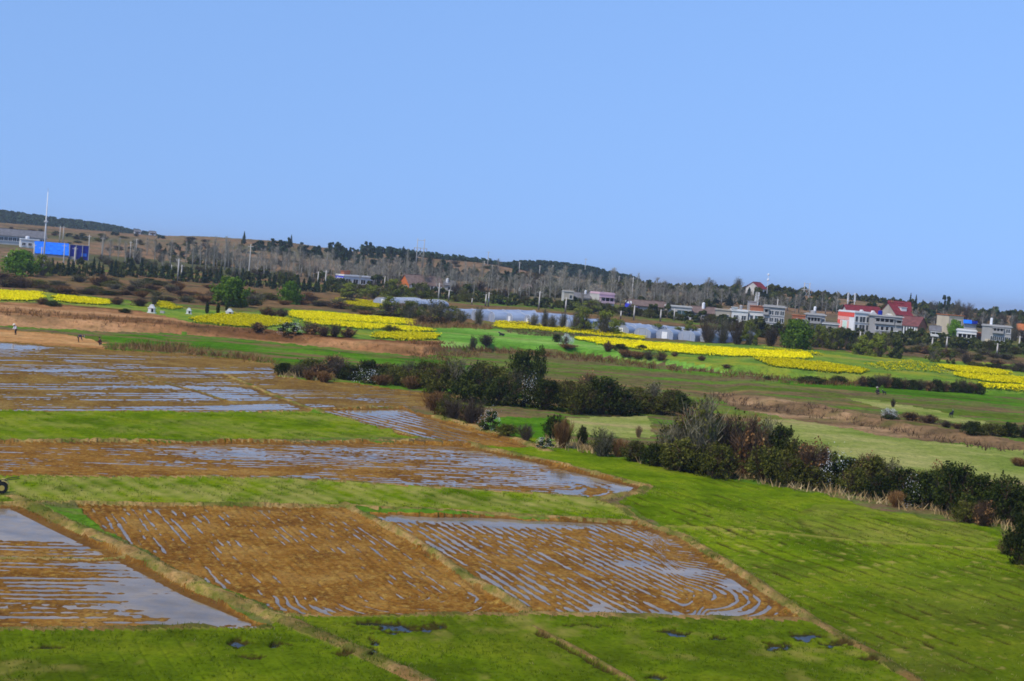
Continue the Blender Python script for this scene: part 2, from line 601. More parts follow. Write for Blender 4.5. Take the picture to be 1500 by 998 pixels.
PALE_S = [(1235, 582), (1300, 589), (1390, 606), (1500, 633), (1500, 640), (1390, 617), (1300, 601)]
VIV_R = [(1130, 556), (1300, 566), (1440, 580), (1700, 610), (1700, 622), (1500, 596), (1400, 586), (1280, 576), (1150, 564)]
VIV_C = [(700, 610), (830, 612), (838, 636), (800, 650), (740, 640), (700, 625)]
SCRUB_L = [(-500, 385), (70, 392), (300, 408), (480, 426), (640, 442), (900, 464), (1040, 478), (1040, 500), (960, 492), (880, 484), (800, 476), (722, 471), (650, 474), (560, 466), (480, 456), (430, 452), (345, 452), (270, 446), (190, 441), (60, 424), (-500, 418)]
SCRUB_R = [(1030, 500), (1110, 507), (1200, 512), (1350, 524), (1500, 545), (1700, 558), (1700, 545), (1500, 524), (1350, 508), (1150, 492), (1030, 482)]
HILL_GREEN = [(120, 372), (300, 386), (420, 400), (420, 415), (300, 404), (120, 388)]

REG = [  # key, name, material, polygon
    ("ground", "ground", M_mead, None), ("hill", "hills", M_hill, None),
    ("scrubl", "scrub_field", M_scrub, SCRUB_L), ("scrubr", "scrub_field", M_scrub, SCRUB_R),
    ("dryl", "dry_grass_field", M_dry, DRY_L), ("yell", "field", M_yel, YEL_L), ("vivl", "wheat_field", M_viv, VIV_L), ("ochre", "bare_soil_field", M_ochre, OCHRE_L),
    ("jade", "wheat_field", M_jade, JADE), ("yelr", "field", M_yel, YEL_R), ("dryr", "dry_grass_field", M_drypurple, DRY_R),
    ("paler", "pasture_field", M_pale, PALE_R), ("palem", "pasture_field", M_pale, PALE_M), ("pales", "path", M_pale, PALE_S),
    ("vivr", "wheat_field", M_viv, VIV_R), ("vivc", "wheat_field", M_viv, VIV_C),
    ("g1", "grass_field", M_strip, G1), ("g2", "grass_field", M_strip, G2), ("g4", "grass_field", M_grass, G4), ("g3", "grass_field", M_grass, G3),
    ("p6", "paddy_field", M_weedy, P6), ("p5", "paddy_field", M_soil, P5), ("p4", "paddy_field", M_soil, P4),
    ("p3", "paddy_field", M_soil, P3), ("p2", "paddy_field", M_soil, P2), ("p1", "paddy_field", M_soil, P1),
    ("bund", "path", M_bund, None),
]
RID = {r[0]: i for i, r in enumerate(REG)}

BUNDS = [  # photo polyline, half width m, height m
    ([(20, 730), (90, 764), (200, 815), (300, 866), (400, 906), (470, 936), (540, 966), (620, 1004), (720, 1060)], 0.62, 0.26),
    ([(505, 741), (560, 768), (600, 790), (690, 850), (770, 897)], 0.40, 0.24),
    ([(395, 908), (440, 905), (760, 903), (1000, 908), (1195, 913)], 0.42, 0.22),
    ([(-300, 928), (200, 926), (390, 922)], 0.35, 0.2),
    ([(-300, 812), (60, 815), (130, 817), (190, 814)], 0.30, 0.10),
    ([(935, 765), (1000, 786), (1045, 815), (1090, 843), (1190, 911), (1262, 952), (1345, 1003), (1500, 1090)], 0.50, 0.22),
    ([(-300, 646), (300, 647), (620, 647), (690, 653)], 0.40, 0.16),
    ([(690, 653), (800, 676), (900, 701), (948, 713), (934, 724), (868, 731)], 0.60, 0.22),
    ([(-300, 697), (400, 703), (870, 731), (900, 742), (940, 764)], 0.45, 0.18),
    ([(-300, 738), (200, 739), (500, 743), (740, 755), (945, 766)], 0.40, 0.18),
    ([(330, 548), (400, 578), (460, 600), (520, 618), (640, 646)], 0.55, 0.20),
    ([(460, 598), (590, 597), (660, 602)], 0.5, 0.16),
    ([(-300, 602), (200, 603), (455, 605)], 0.4, 0.14),
    ([(640, 612), (700, 628), (760, 645), (800, 662)], 0.8, 0.2),
    ([(-100, 552), (120, 554), (345, 553)], 0.35, 0.12),
    ([(60, 524), (170, 541), (290, 572), (345, 590)], 0.35, 0.10),
    ([(780, 922), (850, 956), (930, 1004), (1010, 1050)], 0.22, 0.10),
]


def line_dist(X, Y, pts):
    d = np.full(X.shape, 1e9, dtype=np.float32)
    for (x0, y0), (x1, y1) in zip(pts[:-1], pts[1:]):
        vx, vy = x1 - x0, y1 - y0
        k = np.clip(((X - x0) * vx + (Y - y0) * vy) / (vx * vx + vy * vy + 1e-9), 0, 1)
        np.minimum(d, np.hypot(X - x0 - k * vx, Y - y0 - k * vy), out=d)
    return d


# ------------------------------------------------------------------ the terrain grid: rows by distance, finer close by
rows = [40.0]
while rows[-1] < 560:
    rows.append(rows[-1] + 0.085 * (rows[-1] / 44) ** 1.38)
while rows[-1] < 1750:
    rows.append(rows[-1] + 3.2)
while rows[-1] < 12000:
    rows.append(rows[-1] * 1.10)
rows = np.array(rows)
tc = np.concatenate([np.linspace(-1.6, -0.46, 30)[:-1], np.linspace(-0.46, 0.46, 1240), np.linspace(0.46, 1.6, 30)[1:]])
NR, NC = len(rows), len(tc)
Y, T = np.meshgrid(rows, tc, indexing='ij')
X = T * Y
Z = ground_z(X, Y)
wa = np.minimum(0.0045 * Y, 1.6)
WX = X + wa * fnoise(X / 2.2, Y / 2.2, 60, 3)
WY = Y + 1.6 * wa * fnoise(X / 2.2, Y / 2.2, 70, 3)
QX, QY = project(WX, WY, Z)
PXg, PYg = project(X, Y, Z)
rid = np.where(Y > 505 + 25 * fnoise(X / 60, Y / 60, 5), RID["hill"], RID["ground"]).astype(np.int16)
for i, (key, nm, mt, poly) in enumerate(REG):
    if poly is not None:
        rid[inpoly(QX, QY, poly)] = i
tone = np.zeros(X.shape, np.float32)
bare = np.zeros(X.shape, np.float32)  # share of bare earth; in g4 it also carries a painted vignette
hgt = np.zeros(X.shape, np.float32)
NEAR = Y < 560
# general roughness of turf, weeds and scrub
rough_amp = {"ground": 0.22, "hill": 0.5, "dryl": 0.30, "scrubl": 0.35, "scrubr": 0.3, "yell": 0.10, "vivl": 0.12, "ochre": 0.12, "jade": 0.10, "yelr": 0.10, "dryr": 0.28,
             "paler": 0.10, "palem": 0.10, "pales": 0.08, "vivr": 0.12, "vivc": 0.12, "g1": 0.05, "g2": 0.05, "g4": 0.055, "g3": 0.045}
ra = np.zeros(len(REG), np.float32)
for k, v in rough_amp.items():
    ra[RID[k]] = v
fineN = fnoise(X / 0.55, Y / 0.8, 21, 3)
midN = fnoise(X / 2.6, Y / 2.6, 31, 3)
hgt += ra[rid] * (0.55 * fineN * np.clip(140 / Y, 0.3, 1) + 0.9 * midN)
tone += np.isin(rid, [RID[k] for k in ("ground", "jade", "paler", "palem", "vivl", "vivr", "yelr", "yell")]) * np.clip(fnoise(X / 26, Y / 6, 81, 3) * 1.6 - 0.25, 0, 0.85)
vl = rid == RID["vivl"]
tone[vl] = np.clip(fnoise(X[vl] / 7, Y[vl] / 3, 181, 3) * 2.2 + 0.12, 0, 0.95)
tone += (rid == RID["hill"]) * np.clip(fnoise(X / 60, Y / 45, 85, 3) * 2.2 - 0.1, 0, 1) * 0.9
hg = inpoly(QX, QY, HILL_GREEN)
tone[hg] = 0.95
tone += np.isin(rid, [RID["dryl"], RID["dryr"], RID["scrubl"], RID["scrubr"]]) * np.clip(fnoise(X / 14, Y / 5, 88, 3) * 1.8 - 0.5, 0, 0.9)

# --- the two mown strips: straw showing in slanting swaths
for k, a in (("g1", 0.35), ("g2", 0.75)):
    s = rid == RID[k]
    u = X[s] * 0.80 + Y[s] * 0.6
    sw = 0.5 + 0.5 * np.sin(u * 4.2 + 1.6 * midN[s])
    tone[s] = np.clip(a * (0.45 * sw + 0.55 + 0.9 * fnoise(X[s] / 1.2, Y[s] / 2.5, 91, 3)) - 0.22 + 0.35 * fnoise(X[s] / 7, Y[s] / 4, 92, 2), 0, 0.9)
    hgt[s] += 0.03 + 0.02 * sw
# --- the big green field on the right: sown rows with dark gaps and straw tufts
ax, ay = at(1060, 770).xy
bx, by = at(1500, 930).xy
rd = np.array([bx - ax, by - ay])
rd = rd / np.linalg.norm(rd)
s = rid == RID["g4"]
acr = X[s] * -rd[1] + Y[s] * rd[0]
alo = X[s] * rd[0] + Y[s] * rd[1]
ph = acr / 1.55 + 0.12 * fnoise(alo / 9, acr / 3, 95, 2)
saw = np.abs((ph % 1.0) - 0.5) * 2
gap = sstep((0.40 - saw) / 0.2) * np.clip(fnoise(alo / 1.5, np.floor(ph + 0.5) * 3.1, 96, 3) * 3.0 + 0.05 + 0.8 * fnoise(X[s] / 12, Y[s] / 9, 94, 2), 0, 1)
gap *= np.clip((124 - Y[s]) / 24, 0, 1)
hgt[s] += -0.16 * gap
bare[s] = np.clip(gap * 1.1, 0, 1)
tuft = np.clip(fnoise(alo / 0.42, acr / 0.55, 97, 2) * 3.0 - 1.0 + 1.0 * fnoise(alo / 6, acr / 9, 98, 2), 0, 1) * sstep((saw - 0.35) / 0.5)
tone[s] = np.clip(1.0 * tuft * np.clip((110 - Y[s]) / 20, 0.15, 1) + 0.25 * np.clip(fnoise(X[s] / 9, Y[s] / 9, 99, 3) * 1.5 - 0.35, 0, 1), 0, 0.9)
hgt[s] += 0.05 * tuft
bare[s] = np.maximum(bare[s], 0.34 * sstep((PYg[s] - 790) / 150))  # painted vignette: grass colour darkened towards the lower edge of the view
pad = inpoly(QX, QY, [(1165, 752), (1200, 738), (1290, 742), (1420, 768), (1460, 790), (1440, 800), (1300, 795), (1200, 782)]) & s
tone[pad] = np.clip(tone[pad] + 0.16 + 0.35 * fnoise(X[pad] / 3, Y[pad] / 3, 171, 3), 0, 0.75)
ring = line_dist(X, Y, [tuple(at(*p).xy) for p in [(1255, 745), (1195, 742), (1165, 755), (1185, 778), (1250, 790)]])
hgt -= np.where(s, 0.08 * np.exp(-(ring / 0.6) ** 2), 0)
bare = np.where(s & (ring < 6), np.maximum(bare, 0.5 * sstep((np.cos(ring * 2.6) - 0.35) / 0.6) * np.exp(-ring / 3.5) * np.clip(0.6 + fnoise(X / 3, Y / 3, 173, 2), 0, 1)), bare)
trk = line_dist(X, Y, [tuple(at(*p).xy) for p in [(985, 772), (1120, 779), (1250, 793), (1460, 806)]])
tone = np.where(s & (trk < 0.8), np.maximum(tone, 0.62 * np.exp(-(trk / 0.4) ** 2)), tone)
hgt += np.where(s, 0.10 * np.exp(-(trk / 0.45) ** 2) - 0.14 * np.exp(-((trk - 0.9) / 0.35) ** 2) * (Y < 92), 0)
# --- the grass below the paddies: faint rows, bog holes
s = rid == RID["g3"]
acr = X[s] * -rd[1] + Y[s] * rd[0]
saw = np.abs(((acr / 0.85 + 0.2 * midN[s]) % 1.0) - 0.5) * 2
bare[s] = 0.55 * sstep((0.25 - saw) / 0.25) * np.clip(fnoise(X[s] / 1.5, Y[s] / 1.5, 162, 3) * 1.6, 0, 1) * (PXg[s] > 780)
hgt[s] += -0.022 * sstep((0.3 - saw) / 0.3) * (1 + fnoise(X[s] / 2, Y[s] / 2, 161, 2)) + 0.05
tone[s] = np.clip(fnoise(X[s] / 1.1, Y[s] / 1.4, 101, 3) * 1.1 - 0.2 + 0.8 * fnoise(X[s] / 8, Y[s] / 7, 102, 2), 0, 0.75)
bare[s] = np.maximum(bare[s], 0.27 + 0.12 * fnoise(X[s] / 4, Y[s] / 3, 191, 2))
HOLES = [((600, 921), 62, 9), ((350, 943), 22, 9), ((415, 946), 22, 6), ((1180, 932), 26, 9), ((1140, 948), 20, 8), ((1235, 945), 34, 5), ((1290, 968), 30, 5),
         ((985, 928), 26, 4), ((860, 915), 30, 4), ((500, 958), 16, 4), ((960, 995), 20, 5), ((370, 965), 26, 4), ((545, 950), 10, 20), ((80, 948), 26, 4), ((560, 915), 50, 5), ((1060, 935), 22, 3)]
hole = np.zeros(X.shape, np.float32)
near = (Y < 75)
hw1, hw2 = fnoise(X[near] / 0.7, Y[near] / 0.9, 151, 3), fnoise(X[near] / 0.7, Y[near] / 0.9, 154, 3)
for (hx, hy), rx, ry in HOLES:
    q = ((PXg[near] + 14 * hw1 - hx) / rx) ** 2 + ((PYg[near] + 7 * hw2 - hy) / ry) ** 2
    hole[near] = np.maximum(hole[near], np.clip(1.35 - q, 0, 1))
ditch = line_dist(X, Y, [tuple(at(*p).xy) for p in [(788, 930), (850, 962), (930, 1010), (990, 1045)]])
hole = np.maximum(hole, sstep((0.28 - ditch) / 0.2) * 0.75)
hs = (rid == RID["g3"]) & (hole > 0)
pit = sstep(hole[hs] * 0.95 + 0.95 * fnoise(X[hs] / 0.55, Y[hs] / 0.35, 103, 4) - 0.22)
hgt[hs] -= 0.20 * pit
bare[hs] = np.maximum(bare[hs], sstep((pit - 0.12) / 0.3) * 0.92)
tone[hs] = np.clip(tone[hs] - hole[hs], 0, 1)

# --- the ploughed, flooded paddies: mud relief above a level sheet of water at WATER_Z
WATER_Z = -0.15
def dirpx(a, b):
    p, q = at(*a), at(*b)
    d = np.array([q.x - p.x, q.y - p.y])
    return d / np.linalg.norm(d)


D23 = dirpx((570, 770), (765, 893))
DH1 = dirpx((0, 880), (300, 882))
PADDY = {  # furrow direction, spacing, streak length along it, how full of water the furrows are, streak relief, clods, dryness, wet patches (px x, y, rx, ry, weight)
    "p1": (DH1, 0.8, 4.5, 0.85, 0.045, 0.026, 0.022, [(60, 765, 150, 24, -.12), (130, 785, 80, 22, -.14), (20, 770, 40, 20, -.1), (210, 860, 75, 34, -.13), (300, 890, 80, 28, -.16), (-60, 850, 60, 40, .03), (120, 905, 130, 12, .045), (60, 800, 70, 10, .05), (80, 835, 60, 7, .06), (40, 922, 300, 4, -.08)]),
    "p2": (D23, 0.48, 2.2, 0.62, 0.045, 0.028, 0.05, [(150, 770, 22, 9, -.06), (175, 785, 40, 6, -.06), (310, 845, 26, 9, -.12), (260, 820, 30, 30, -.035), (470, 888, 60, 8, -.09), (230, 742, 40, 4, -.12), (390, 744, 45, 4, -.1), (690, 872, 12, 8, -.1), (560, 880, 150, 30, .03), (420, 820, 120, 60, .02), (620, 895, 60, 5, -.04)]),
    "p3": (D23, 0.58, 3.6, 1.0, 0.03, 0.024, 0.036, [(640, 757, 130, 6, -.13), (800, 763, 120, 8, -.14), (640, 800, 46, 10, -.05), (700, 850, 40, 12, -.06), (900, 897, 150, 7, -.10), (880, 888, 20, 10, -.10), (1080, 895, 45, 9, -.10), (1075, 850, 18, 14, -.1), (920, 822, 45, 5, -.08), (1010, 835, 50, 7, -.08), (1040, 880, 60, 14, .05), (1130, 905, 50, 12, .12), (760, 820, 70, 40, -.008)]),
    "p4": (DH1, 0.95, 3.2, 0.68, 0.045, 0.028, 0.03, [(200, 690, 260, 8, .07), (100, 665, 160, 14, .03), (400, 660, 200, 12, -.035), (560, 668, 160, 16, -.03), (850, 697, 90, 12, -.10), (760, 675, 80, 8, -.10), (925, 713, 40, 8, -.12), (640, 706, 160, 7, -.04), (60, 697, 60, 3, -.14), (420, 697, 90, 4, -.08), (840, 718, 30, 6, -.08)]),
    "p5": (dirpx((480, 600), (680, 650)), 1.2, 5, 1.05, 0.04, 0.02, 0.022, [(740, 648, 50, 8, .12), (560, 602, 80, 5, -.06)]),
    "p6": (dirpx((60, 568), (360, 570)), 2.0, 14, 0.62, 0.05, 0.03, 0.036, [(170, 509, 240, 5, -.09), (20, 506, 60, 6, -.10), (115, 527, 40, 3, -.09), (160, 540, 60, 3.5, -.11), (260, 565, 80, 5, -.12), (310, 577, 70, 6, -.10), (60, 541, 90, 3, -.09), (140, 583, 260, 3.2, -.10), (380, 595, 70, 7, -.14), (400, 568, 110, 4, -.07), (520, 585, 60, 5, -.08), (330, 545, 90, 3, -.08), (200, 566, 160, 2.6, -.06), (300, 596, 150, 3, -.07), (-80, 560, 100, 20, -.03), (400, 540, 30, 3, -.07), (560, 590, 30, 4, -.06), (560, 575, 80, 12, .03), (300, 530, 90, 8, .03)]),
}
for key, (dv, sp, sl, full, sh, cl, dry, patches) in PADDY.items():
    s = rid == RID[key]
    x, y = X[s], Y[s]
    al = x * dv[0] + y * dv[1]
    ac = -x * dv[1] + y * dv[0]
    if key in ("p3", "p4", "p2"):   # where the plough turned the furrows swing round
        tx, ty = at(*{"p3": (985, 862), "p4": (820, 710), "p2": (610, 868)}[key]).xy
        rr = np.hypot(x - tx, (y - ty) * 0.85)
        side = (x - tx) * dv[0] + (y - ty) * dv[1] if key == "p2" else (x - tx)
        turn = sstep(side / 1.5)
        c0 = -tx * dv[1] + ty * dv[0]
        ac = ac * (1 - turn) + (c0 + rr * np.sign(ac - c0 + 1e-6)) * turn
    f = ac / sp + 0.35 * fnoise(al / 10, ac / 5, 120, 2) + 0.10 * fnoise(x / 0.8, y / 0.8, 122, 2)
    fill = np.clip(full + 1.25 * fnoise(al / sl, np.floor(f) * 5.3, 119, 3) + 0.55 * fnoise(x / 9, y / 6, 123, 2), 0, 1)
    p_ = f % 1.0
    fill = fill * np.clip(0.85 + 0.8 * fnoise(al / 0.7, np.floor(f) * 2.7, 136, 2), 0, 1)
    rel = -0.088 * fill * np.exp(-((p_ - 0.5) / ((0.10 if key == 'p2' else 0.13) + 0.10 * fill)) ** 2)
    rel += sh * 0.6 * fnoise(al / sl, ac / (sp * 0.45), 121, 3)
    rel += cl * fnoise(x / 0.30, y / 0.34, 124, 2) * np.clip(120 / y, 0.35, 1)
    rel += 0.018 * fnoise(x / 5, y / 5, 126, 2)
    bias = np.full(x.shape, dry, np.float32)
    for cx, cy, rx, ry, wgt in patches:
        q = ((PXg[s] - cx) / rx) ** 2 + ((PYg[s] - cy) / ry) ** 2
        bias += wgt * (0.34 if key == "p6" else 0.36 if key == "p1" else 0.5) * np.exp(-q * 1.1)
    rel = rel + bias
    hgt[s] = WATER_Z + rel - Z[s]
    tone[s] = sstep((0.040 - rel) / 0.05) * 0.75
# --- raised dikes between them
bd = np.full(X.shape, 9.0, np.float32)
near = (Y < 235) & (np.abs(T) < 0.6)
xn, yn = X[near], Y[near]
wn_ = 0.09 * fnoise(xn / 1.1, yn / 1.1, 140, 3)
wl_ = fnoise(xn / 5, yn / 5, 146, 2)
sub_b, sub_h = np.full(xn.shape, 9.0, np.float32), np.zeros(xn.shape, np.float32)
for pl, w, h in BUNDS:
    d = line_dist(xn, yn, [tuple(at(*p).xy) for p in pl])
    f = d / (w * 0.85 * (1 + wn_ * 1.6))
    sub_b = np.minimum(sub_b, f)
    sub_h = np.maximum(sub_h, 0.8 * h * np.exp(-(d / (w * 0.95)) ** 2) * (1 + 0.5 * wl_))
bd[near] = sub_b
hb = np.zeros(X.shape, np.float32)
hb[near] = sub_h
isb = bd < 1.0
rid[isb] = RID["bund"]
hgt = np.where(hb > 0.004, np.maximum(hgt, -0.16) + hb * 1.25 + np.where(isb, 0.018 * fineN + 0.03 * midN, 0), hgt)
tone[isb] = np.clip(0.5 + 1.2 * fnoise(X[isb] / 1.6, Y[isb] / 1.6, 143, 3) - 0.25, 0, 0.9)

ZT = Z + hgt
SURF[:] = [rows, ZT, 29, -0.46, 0.92 / 1239, 1240]
flat_idx = np.arange(NR * NC).reshape(NR, NC)
q = np.stack([flat_idx[:-1, :-1], flat_idx[:-1, 1:], flat_idx[1:, 1:], flat_idx[1:, :-1]], -1).reshape(-1, 4)
fr = rid[:-1, :-1].ravel()
VX = np.stack([X.ravel(), Y.ravel(), ZT.ravel()], -1)
tf = tone.ravel()
FIELD_LABEL = {
    "p1": "flooded paddy with wide sheets of sky-blue water beside the dirt footpath", "p2": "brown ploughed paddy, the driest one, between the two slanting dikes",
    "p3": "ploughed paddy with blue water in its slanting furrows and a rounded end", "p4": "long muddy paddy between the two green grass strips",
    "p5": "narrow wedge of flooded paddy below the shrubs", "p6": "broad upper paddy with long streaks of water near the workers",
    "g1": "smooth green grass strip between two paddies", "g2": "green strip with straw-coloured slanting swaths", "g3": "tussocky green grass below the dikes with bog holes",
    "g4": "large green field in sown rows beside the shrub line"}
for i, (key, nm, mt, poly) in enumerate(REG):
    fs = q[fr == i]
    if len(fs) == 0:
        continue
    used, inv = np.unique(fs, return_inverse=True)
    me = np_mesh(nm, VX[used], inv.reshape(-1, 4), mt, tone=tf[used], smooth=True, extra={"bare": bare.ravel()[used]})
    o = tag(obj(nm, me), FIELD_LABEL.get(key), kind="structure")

# one wide sheet below everything, out to the horizon and behind the camera
me = np_mesh("ground", [(-14000, -9000, -3), (14000, -9000, -3), (14000, 41, -3), (-14000, 41, -3), (-14000, 14000, -3), (14000, 14000, -3)],
             [(0, 1, 2, 3), (3, 2, 5, 4)], M_mead, tone=np.zeros(6))
tag(obj("ground", me), kind="structure")
me = np_mesh("ground", [(-70, -200, 0.0), (70, -200, 0.0), (70, 40.3, 0.0), (-70, 40.3, 0.0)], [(0, 1, 2, 3)], M_grass, tone=np.zeros(4))
tag(obj("ground", me), kind="structure")

# standing water: one level sheet to a paddy, plus the bog holes
def water_sheet(poly, z, name="water"):
    pts = []
    for px, py in poly:
        x, y = hit(px, py, lambda a, b: np.full(np.shape(a), z))
        pts.append((x, y, z))
    mb = MB()
    mb.poly(pts, [tuple(range(len(pts)))])
    me = mb.mesh(name, M_water)
    if me.polygons[0].normal.z < 0:
        me.flip_normals()
    return tag(obj(name, me), kind="structure")


for P in (P1, P2, P3, P4, P5, P6):
    water_sheet(P, WATER_Z)
M_bog = water_mat("bog_water", (0.02, 0.02, 0.015), 0.2)
for poly in ([(-200, 930), (330, 930), (470, 940), (620, 1003), (400, 1050), (-200, 1050)], [(430, 912), (760, 908), (1190, 915), (1330, 1000), (1200, 1040), (640, 1040)]):
    w = water_sheet(poly, -0.085)
    w.data.materials[0] = M_bog

# ------------------------------------------------------------------ plants: leaf clouds and twigs
def quads_from(cen, nrm, size, rng, aspect=1.0):
    """one leaf-sized quad at each centre"""
    n = len(cen)
    r = rng.normal(size=(n, 3))
    a = np.cross(nrm, r)
    a /= np.linalg.norm(a, axis=1, keepdims=True) + 1e-9
    b = np.cross(nrm, a)
    b /= np.linalg.norm(b, axis=1, keepdims=True) + 1e-9
    s = (size if np.ndim(size) else np.full(n, size))[:, None] * rng.uniform(0.65, 1.35, (n, 1)) * 0.5
    v = np.stack([cen - a * s - b * s * aspect * 0.6, cen + a * s * 0.5 - b * s * aspect, cen + a * s + b * s * aspect * 0.6, cen - a * s * 0.5 + b * s * aspect], 1)
    return v.reshape(-1, 3), np.arange(n * 4).reshape(n, 4)


def blades(p0, p1, wid, rng):
    """tapering strips from p0 to p1 (twigs, stalks, grass)"""
    n = len(p0)
    d = p1 - p0
    s = np.cross(d, rng.normal(size=(n, 3)))
    s /= np.linalg.norm(s, axis=1, keepdims=True) + 1e-9
    w = (wid if np.ndim(wid) else np.full(n, wid))[:, None]
    v = np.stack([p0 - s * w * 0.5, p0 + s * w * 0.5, p1 + s * w * 0.12, p1 - s * w * 0.12], 1)
    return v.reshape(-1, 3), np.arange(n * 4).reshape(n, 4)


def join(parts):
    vs_, fs_, n = [], [], 0
    for v, f in parts:
        vs_.append(v)
        fs_.append(f + n)
        n += len(v)
    return np.concatenate(vs_), np.concatenate(fs_)


def crown_points(n, rng, lobes, core=0.55, flat=1.0):
    """points in clumps over a lumpy crown of unit radius whose foot is at z=0"""
    k = lobes
    th = rng.uniform(0, 2 * np.pi, k)
    zz = rng.uniform(0.0, 1.0, k)
    rr = np.sqrt(np.clip(1 - (zz * 1.05 - 0.25) ** 2, 0.15, 1)) * rng.uniform(core, 0.95, k)
    c = np.stack([rr * np.cos(th), rr * np.sin(th), 0.15 + zz * 1.55], 1)
    c[:, :2] *= np.where(c[:, 2:3] > 1.2, 0.72, 1.0)
    sz = rng.uniform(0.14, 0.34, k)
    pick = rng.choice(k, n, p=sz ** 2 / np.sum(sz ** 2))
    d = rng.normal(size=(n, 3))
    d /= np.linalg.norm(d, axis=1, keepdims=True)
    rad = rng.uniform(0.35, 1.0, (n, 1)) ** 0.6
    pts = c[pick] + d * rad * sz[pick][:, None] * np.array([1.1, 1.1, 0.85 * flat])
    pts[:, 2] = np.abs(pts[:, 2])
    return pts, d, pick, c


def crown_mesh(name, mat, n, size, seed, lobes=26, core=0.5, stretch=1.0, tone=(0.5, 0.35), shoots=0.0):
    rng = np.random.default_rng(seed)
    pts, d, pick, c = crown_points(n, rng, lobes, core)
    out = pts - np.array([0, 0, 0.7])
    nrm = d * 0.9 + out * 0.6 + rng.normal(size=pts.shape) * 0.55
    nrm /= np.linalg.norm(nrm, axis=1, keepdims=True) + 1e-9
    lt = rng.normal(0, 1, lobes)
    tn = np.clip(tone[0] + tone[1] * (0.55 * lt[pick] + 0.6 * rng.normal(size=n)), 0, 1)
    if shoots:
        m_ = int(n * shoots)
        ns = max(m_ // 16, 4)
        th = rng.uniform(0, 2 * np.pi, ns)
        rr = rng.uniform(0.1, 0.95, ns) ** 0.7
        b0 = np.stack([rr * np.cos(th) * 0.9, rr * np.sin(th) * 0.9, 0.25 + 1.05 * np.sqrt(1 - rr ** 2) * rng.uniform(0.3, 1.0, ns)], 1)
        dr = np.stack([np.cos(th) * rr * 0.8, np.sin(th) * rr * 0.8, rng.uniform(0.5, 1.3, ns)], 1) + rng.normal(size=(ns, 3)) * 0.25
        dr /= np.linalg.norm(dr, axis=1, keepdims=True)
        ln = rng.uniform(0.3, 0.75, ns)
        kk = rng.integers(0, ns, m_)
        u = rng.uniform(0, 1, m_)
        sp = b0[kk] + dr[kk] * (u * ln[kk])[:, None] + rng.normal(size=(m_, 3)) * (0.075 * (1.15 - u))[:, None]
        pts[-m_:] = sp
        nrm[-m_:] = dr[kk] * 0.3 + rng.normal(size=(m_, 3))
        nrm /= np.linalg.norm(nrm, axis=1, keepdims=True) + 1e-9
        st = rng.normal(0, 1, ns)
        tn[-m_:] = np.clip(tone[0] + 0.05 + tone[1] * (0.7 * st[kk] + 0.5 * rng.normal(size=m_)), 0, 1)
    pts[:, 2] *= stretch
    v, f = quads_from(pts, nrm, size, rng)
    return np_mesh(name, v, f, mat, tone=np.repeat(tn, 4)), c


def twig_mesh(name, mat, n, seed, length=(0.35, 0.75), width=0.02, spread=0.9, up=0.9, stems=14, height=1.7):
    """bare shrub: stems fanning from the ground, side twigs all along them"""
    rng = np.random.default_rng(seed)
    th = rng.uniform(0, 2 * np.pi, stems)
    lean = rng.uniform(0.05, spread, stems)
    tip = np.stack([lean * np.cos(th), lean * np.sin(th), height * rng.uniform(0.65, 1.0, stems) * np.sqrt(np.clip(1 - 0.35 * lean ** 2, 0.1, 1))], 1)
    base = np.stack([0.12 * np.cos(th), 0.12 * np.sin(th), np.zeros(stems)], 1)
    parts = [blades(base, tip, width * 2.6, rng)]
    k = rng.integers(0, stems, n)
    u = rng.uniform(0.12, 1.0, n)[:, None]
    p0 = base[k] * (1 - u) + tip[k] * u
    p0 += rng.normal(size=p0.shape) * 0.07
    d = rng.normal(size=(n, 3)) * 0.75
    d[:, 2] = np.abs(d[:, 2]) * 0.6 + up * 0.6
    d[:, :2] += p0[:, :2] * 0.5
    d /= np.linalg.norm(d, axis=1, keepdims=True)
    p1 = p0 + d * rng.uniform(length[0], length[1], (n, 1)) * (1.15 - u * 0.6)
    p0[:, 2] = np.maximum(p0[:, 2], 0.02)
    p1[:, 2] = np.clip(p1[:, 2], 0.02, height * 1.08)
    parts.append(blades(p0, p1, width, rng))
    v, f = join(parts)
    tn = np.concatenate([np.full(stems * 4, 0.5), np.repeat(rng.uniform(0, 1, n), 4)])
    return np_mesh(name, v, f, mat, tone=tn)


def stem_mesh(name, mat, cents, r=0.05, trunk=0.0, n=9, seed=0):
    """the woody part: a short trunk forking to the clumps of the crown"""
    rng = random.Random(seed)
    mb = MB()
    cs = [tuple(c) for c in cents]
    rng.shuffle(cs)
    if trunk > 0:
        mb.tube([(0, 0, -0.15), (0.02, 0.01, trunk * 0.5), (0.0, 0.0, trunk)], [r * 1.5, r * 1.15, r], 7)
    for c in cs[:n]:
        b = Vector((0, 0, trunk * 0.9)) if trunk > 0 else Vector((c[0] * 0.15, c[1] * 0.15, -0.1))
        e = Vector(c)
        m_ = b.lerp(e, 0.5) + Vector((rng.uniform(-.06, .06), rng.uniform(-.06, .06), 0.06))
        mb.tube([b, m_, e], [r * 0.6, r * 0.4, r * 0.12], 5)
    return mb.mesh(name, mat)


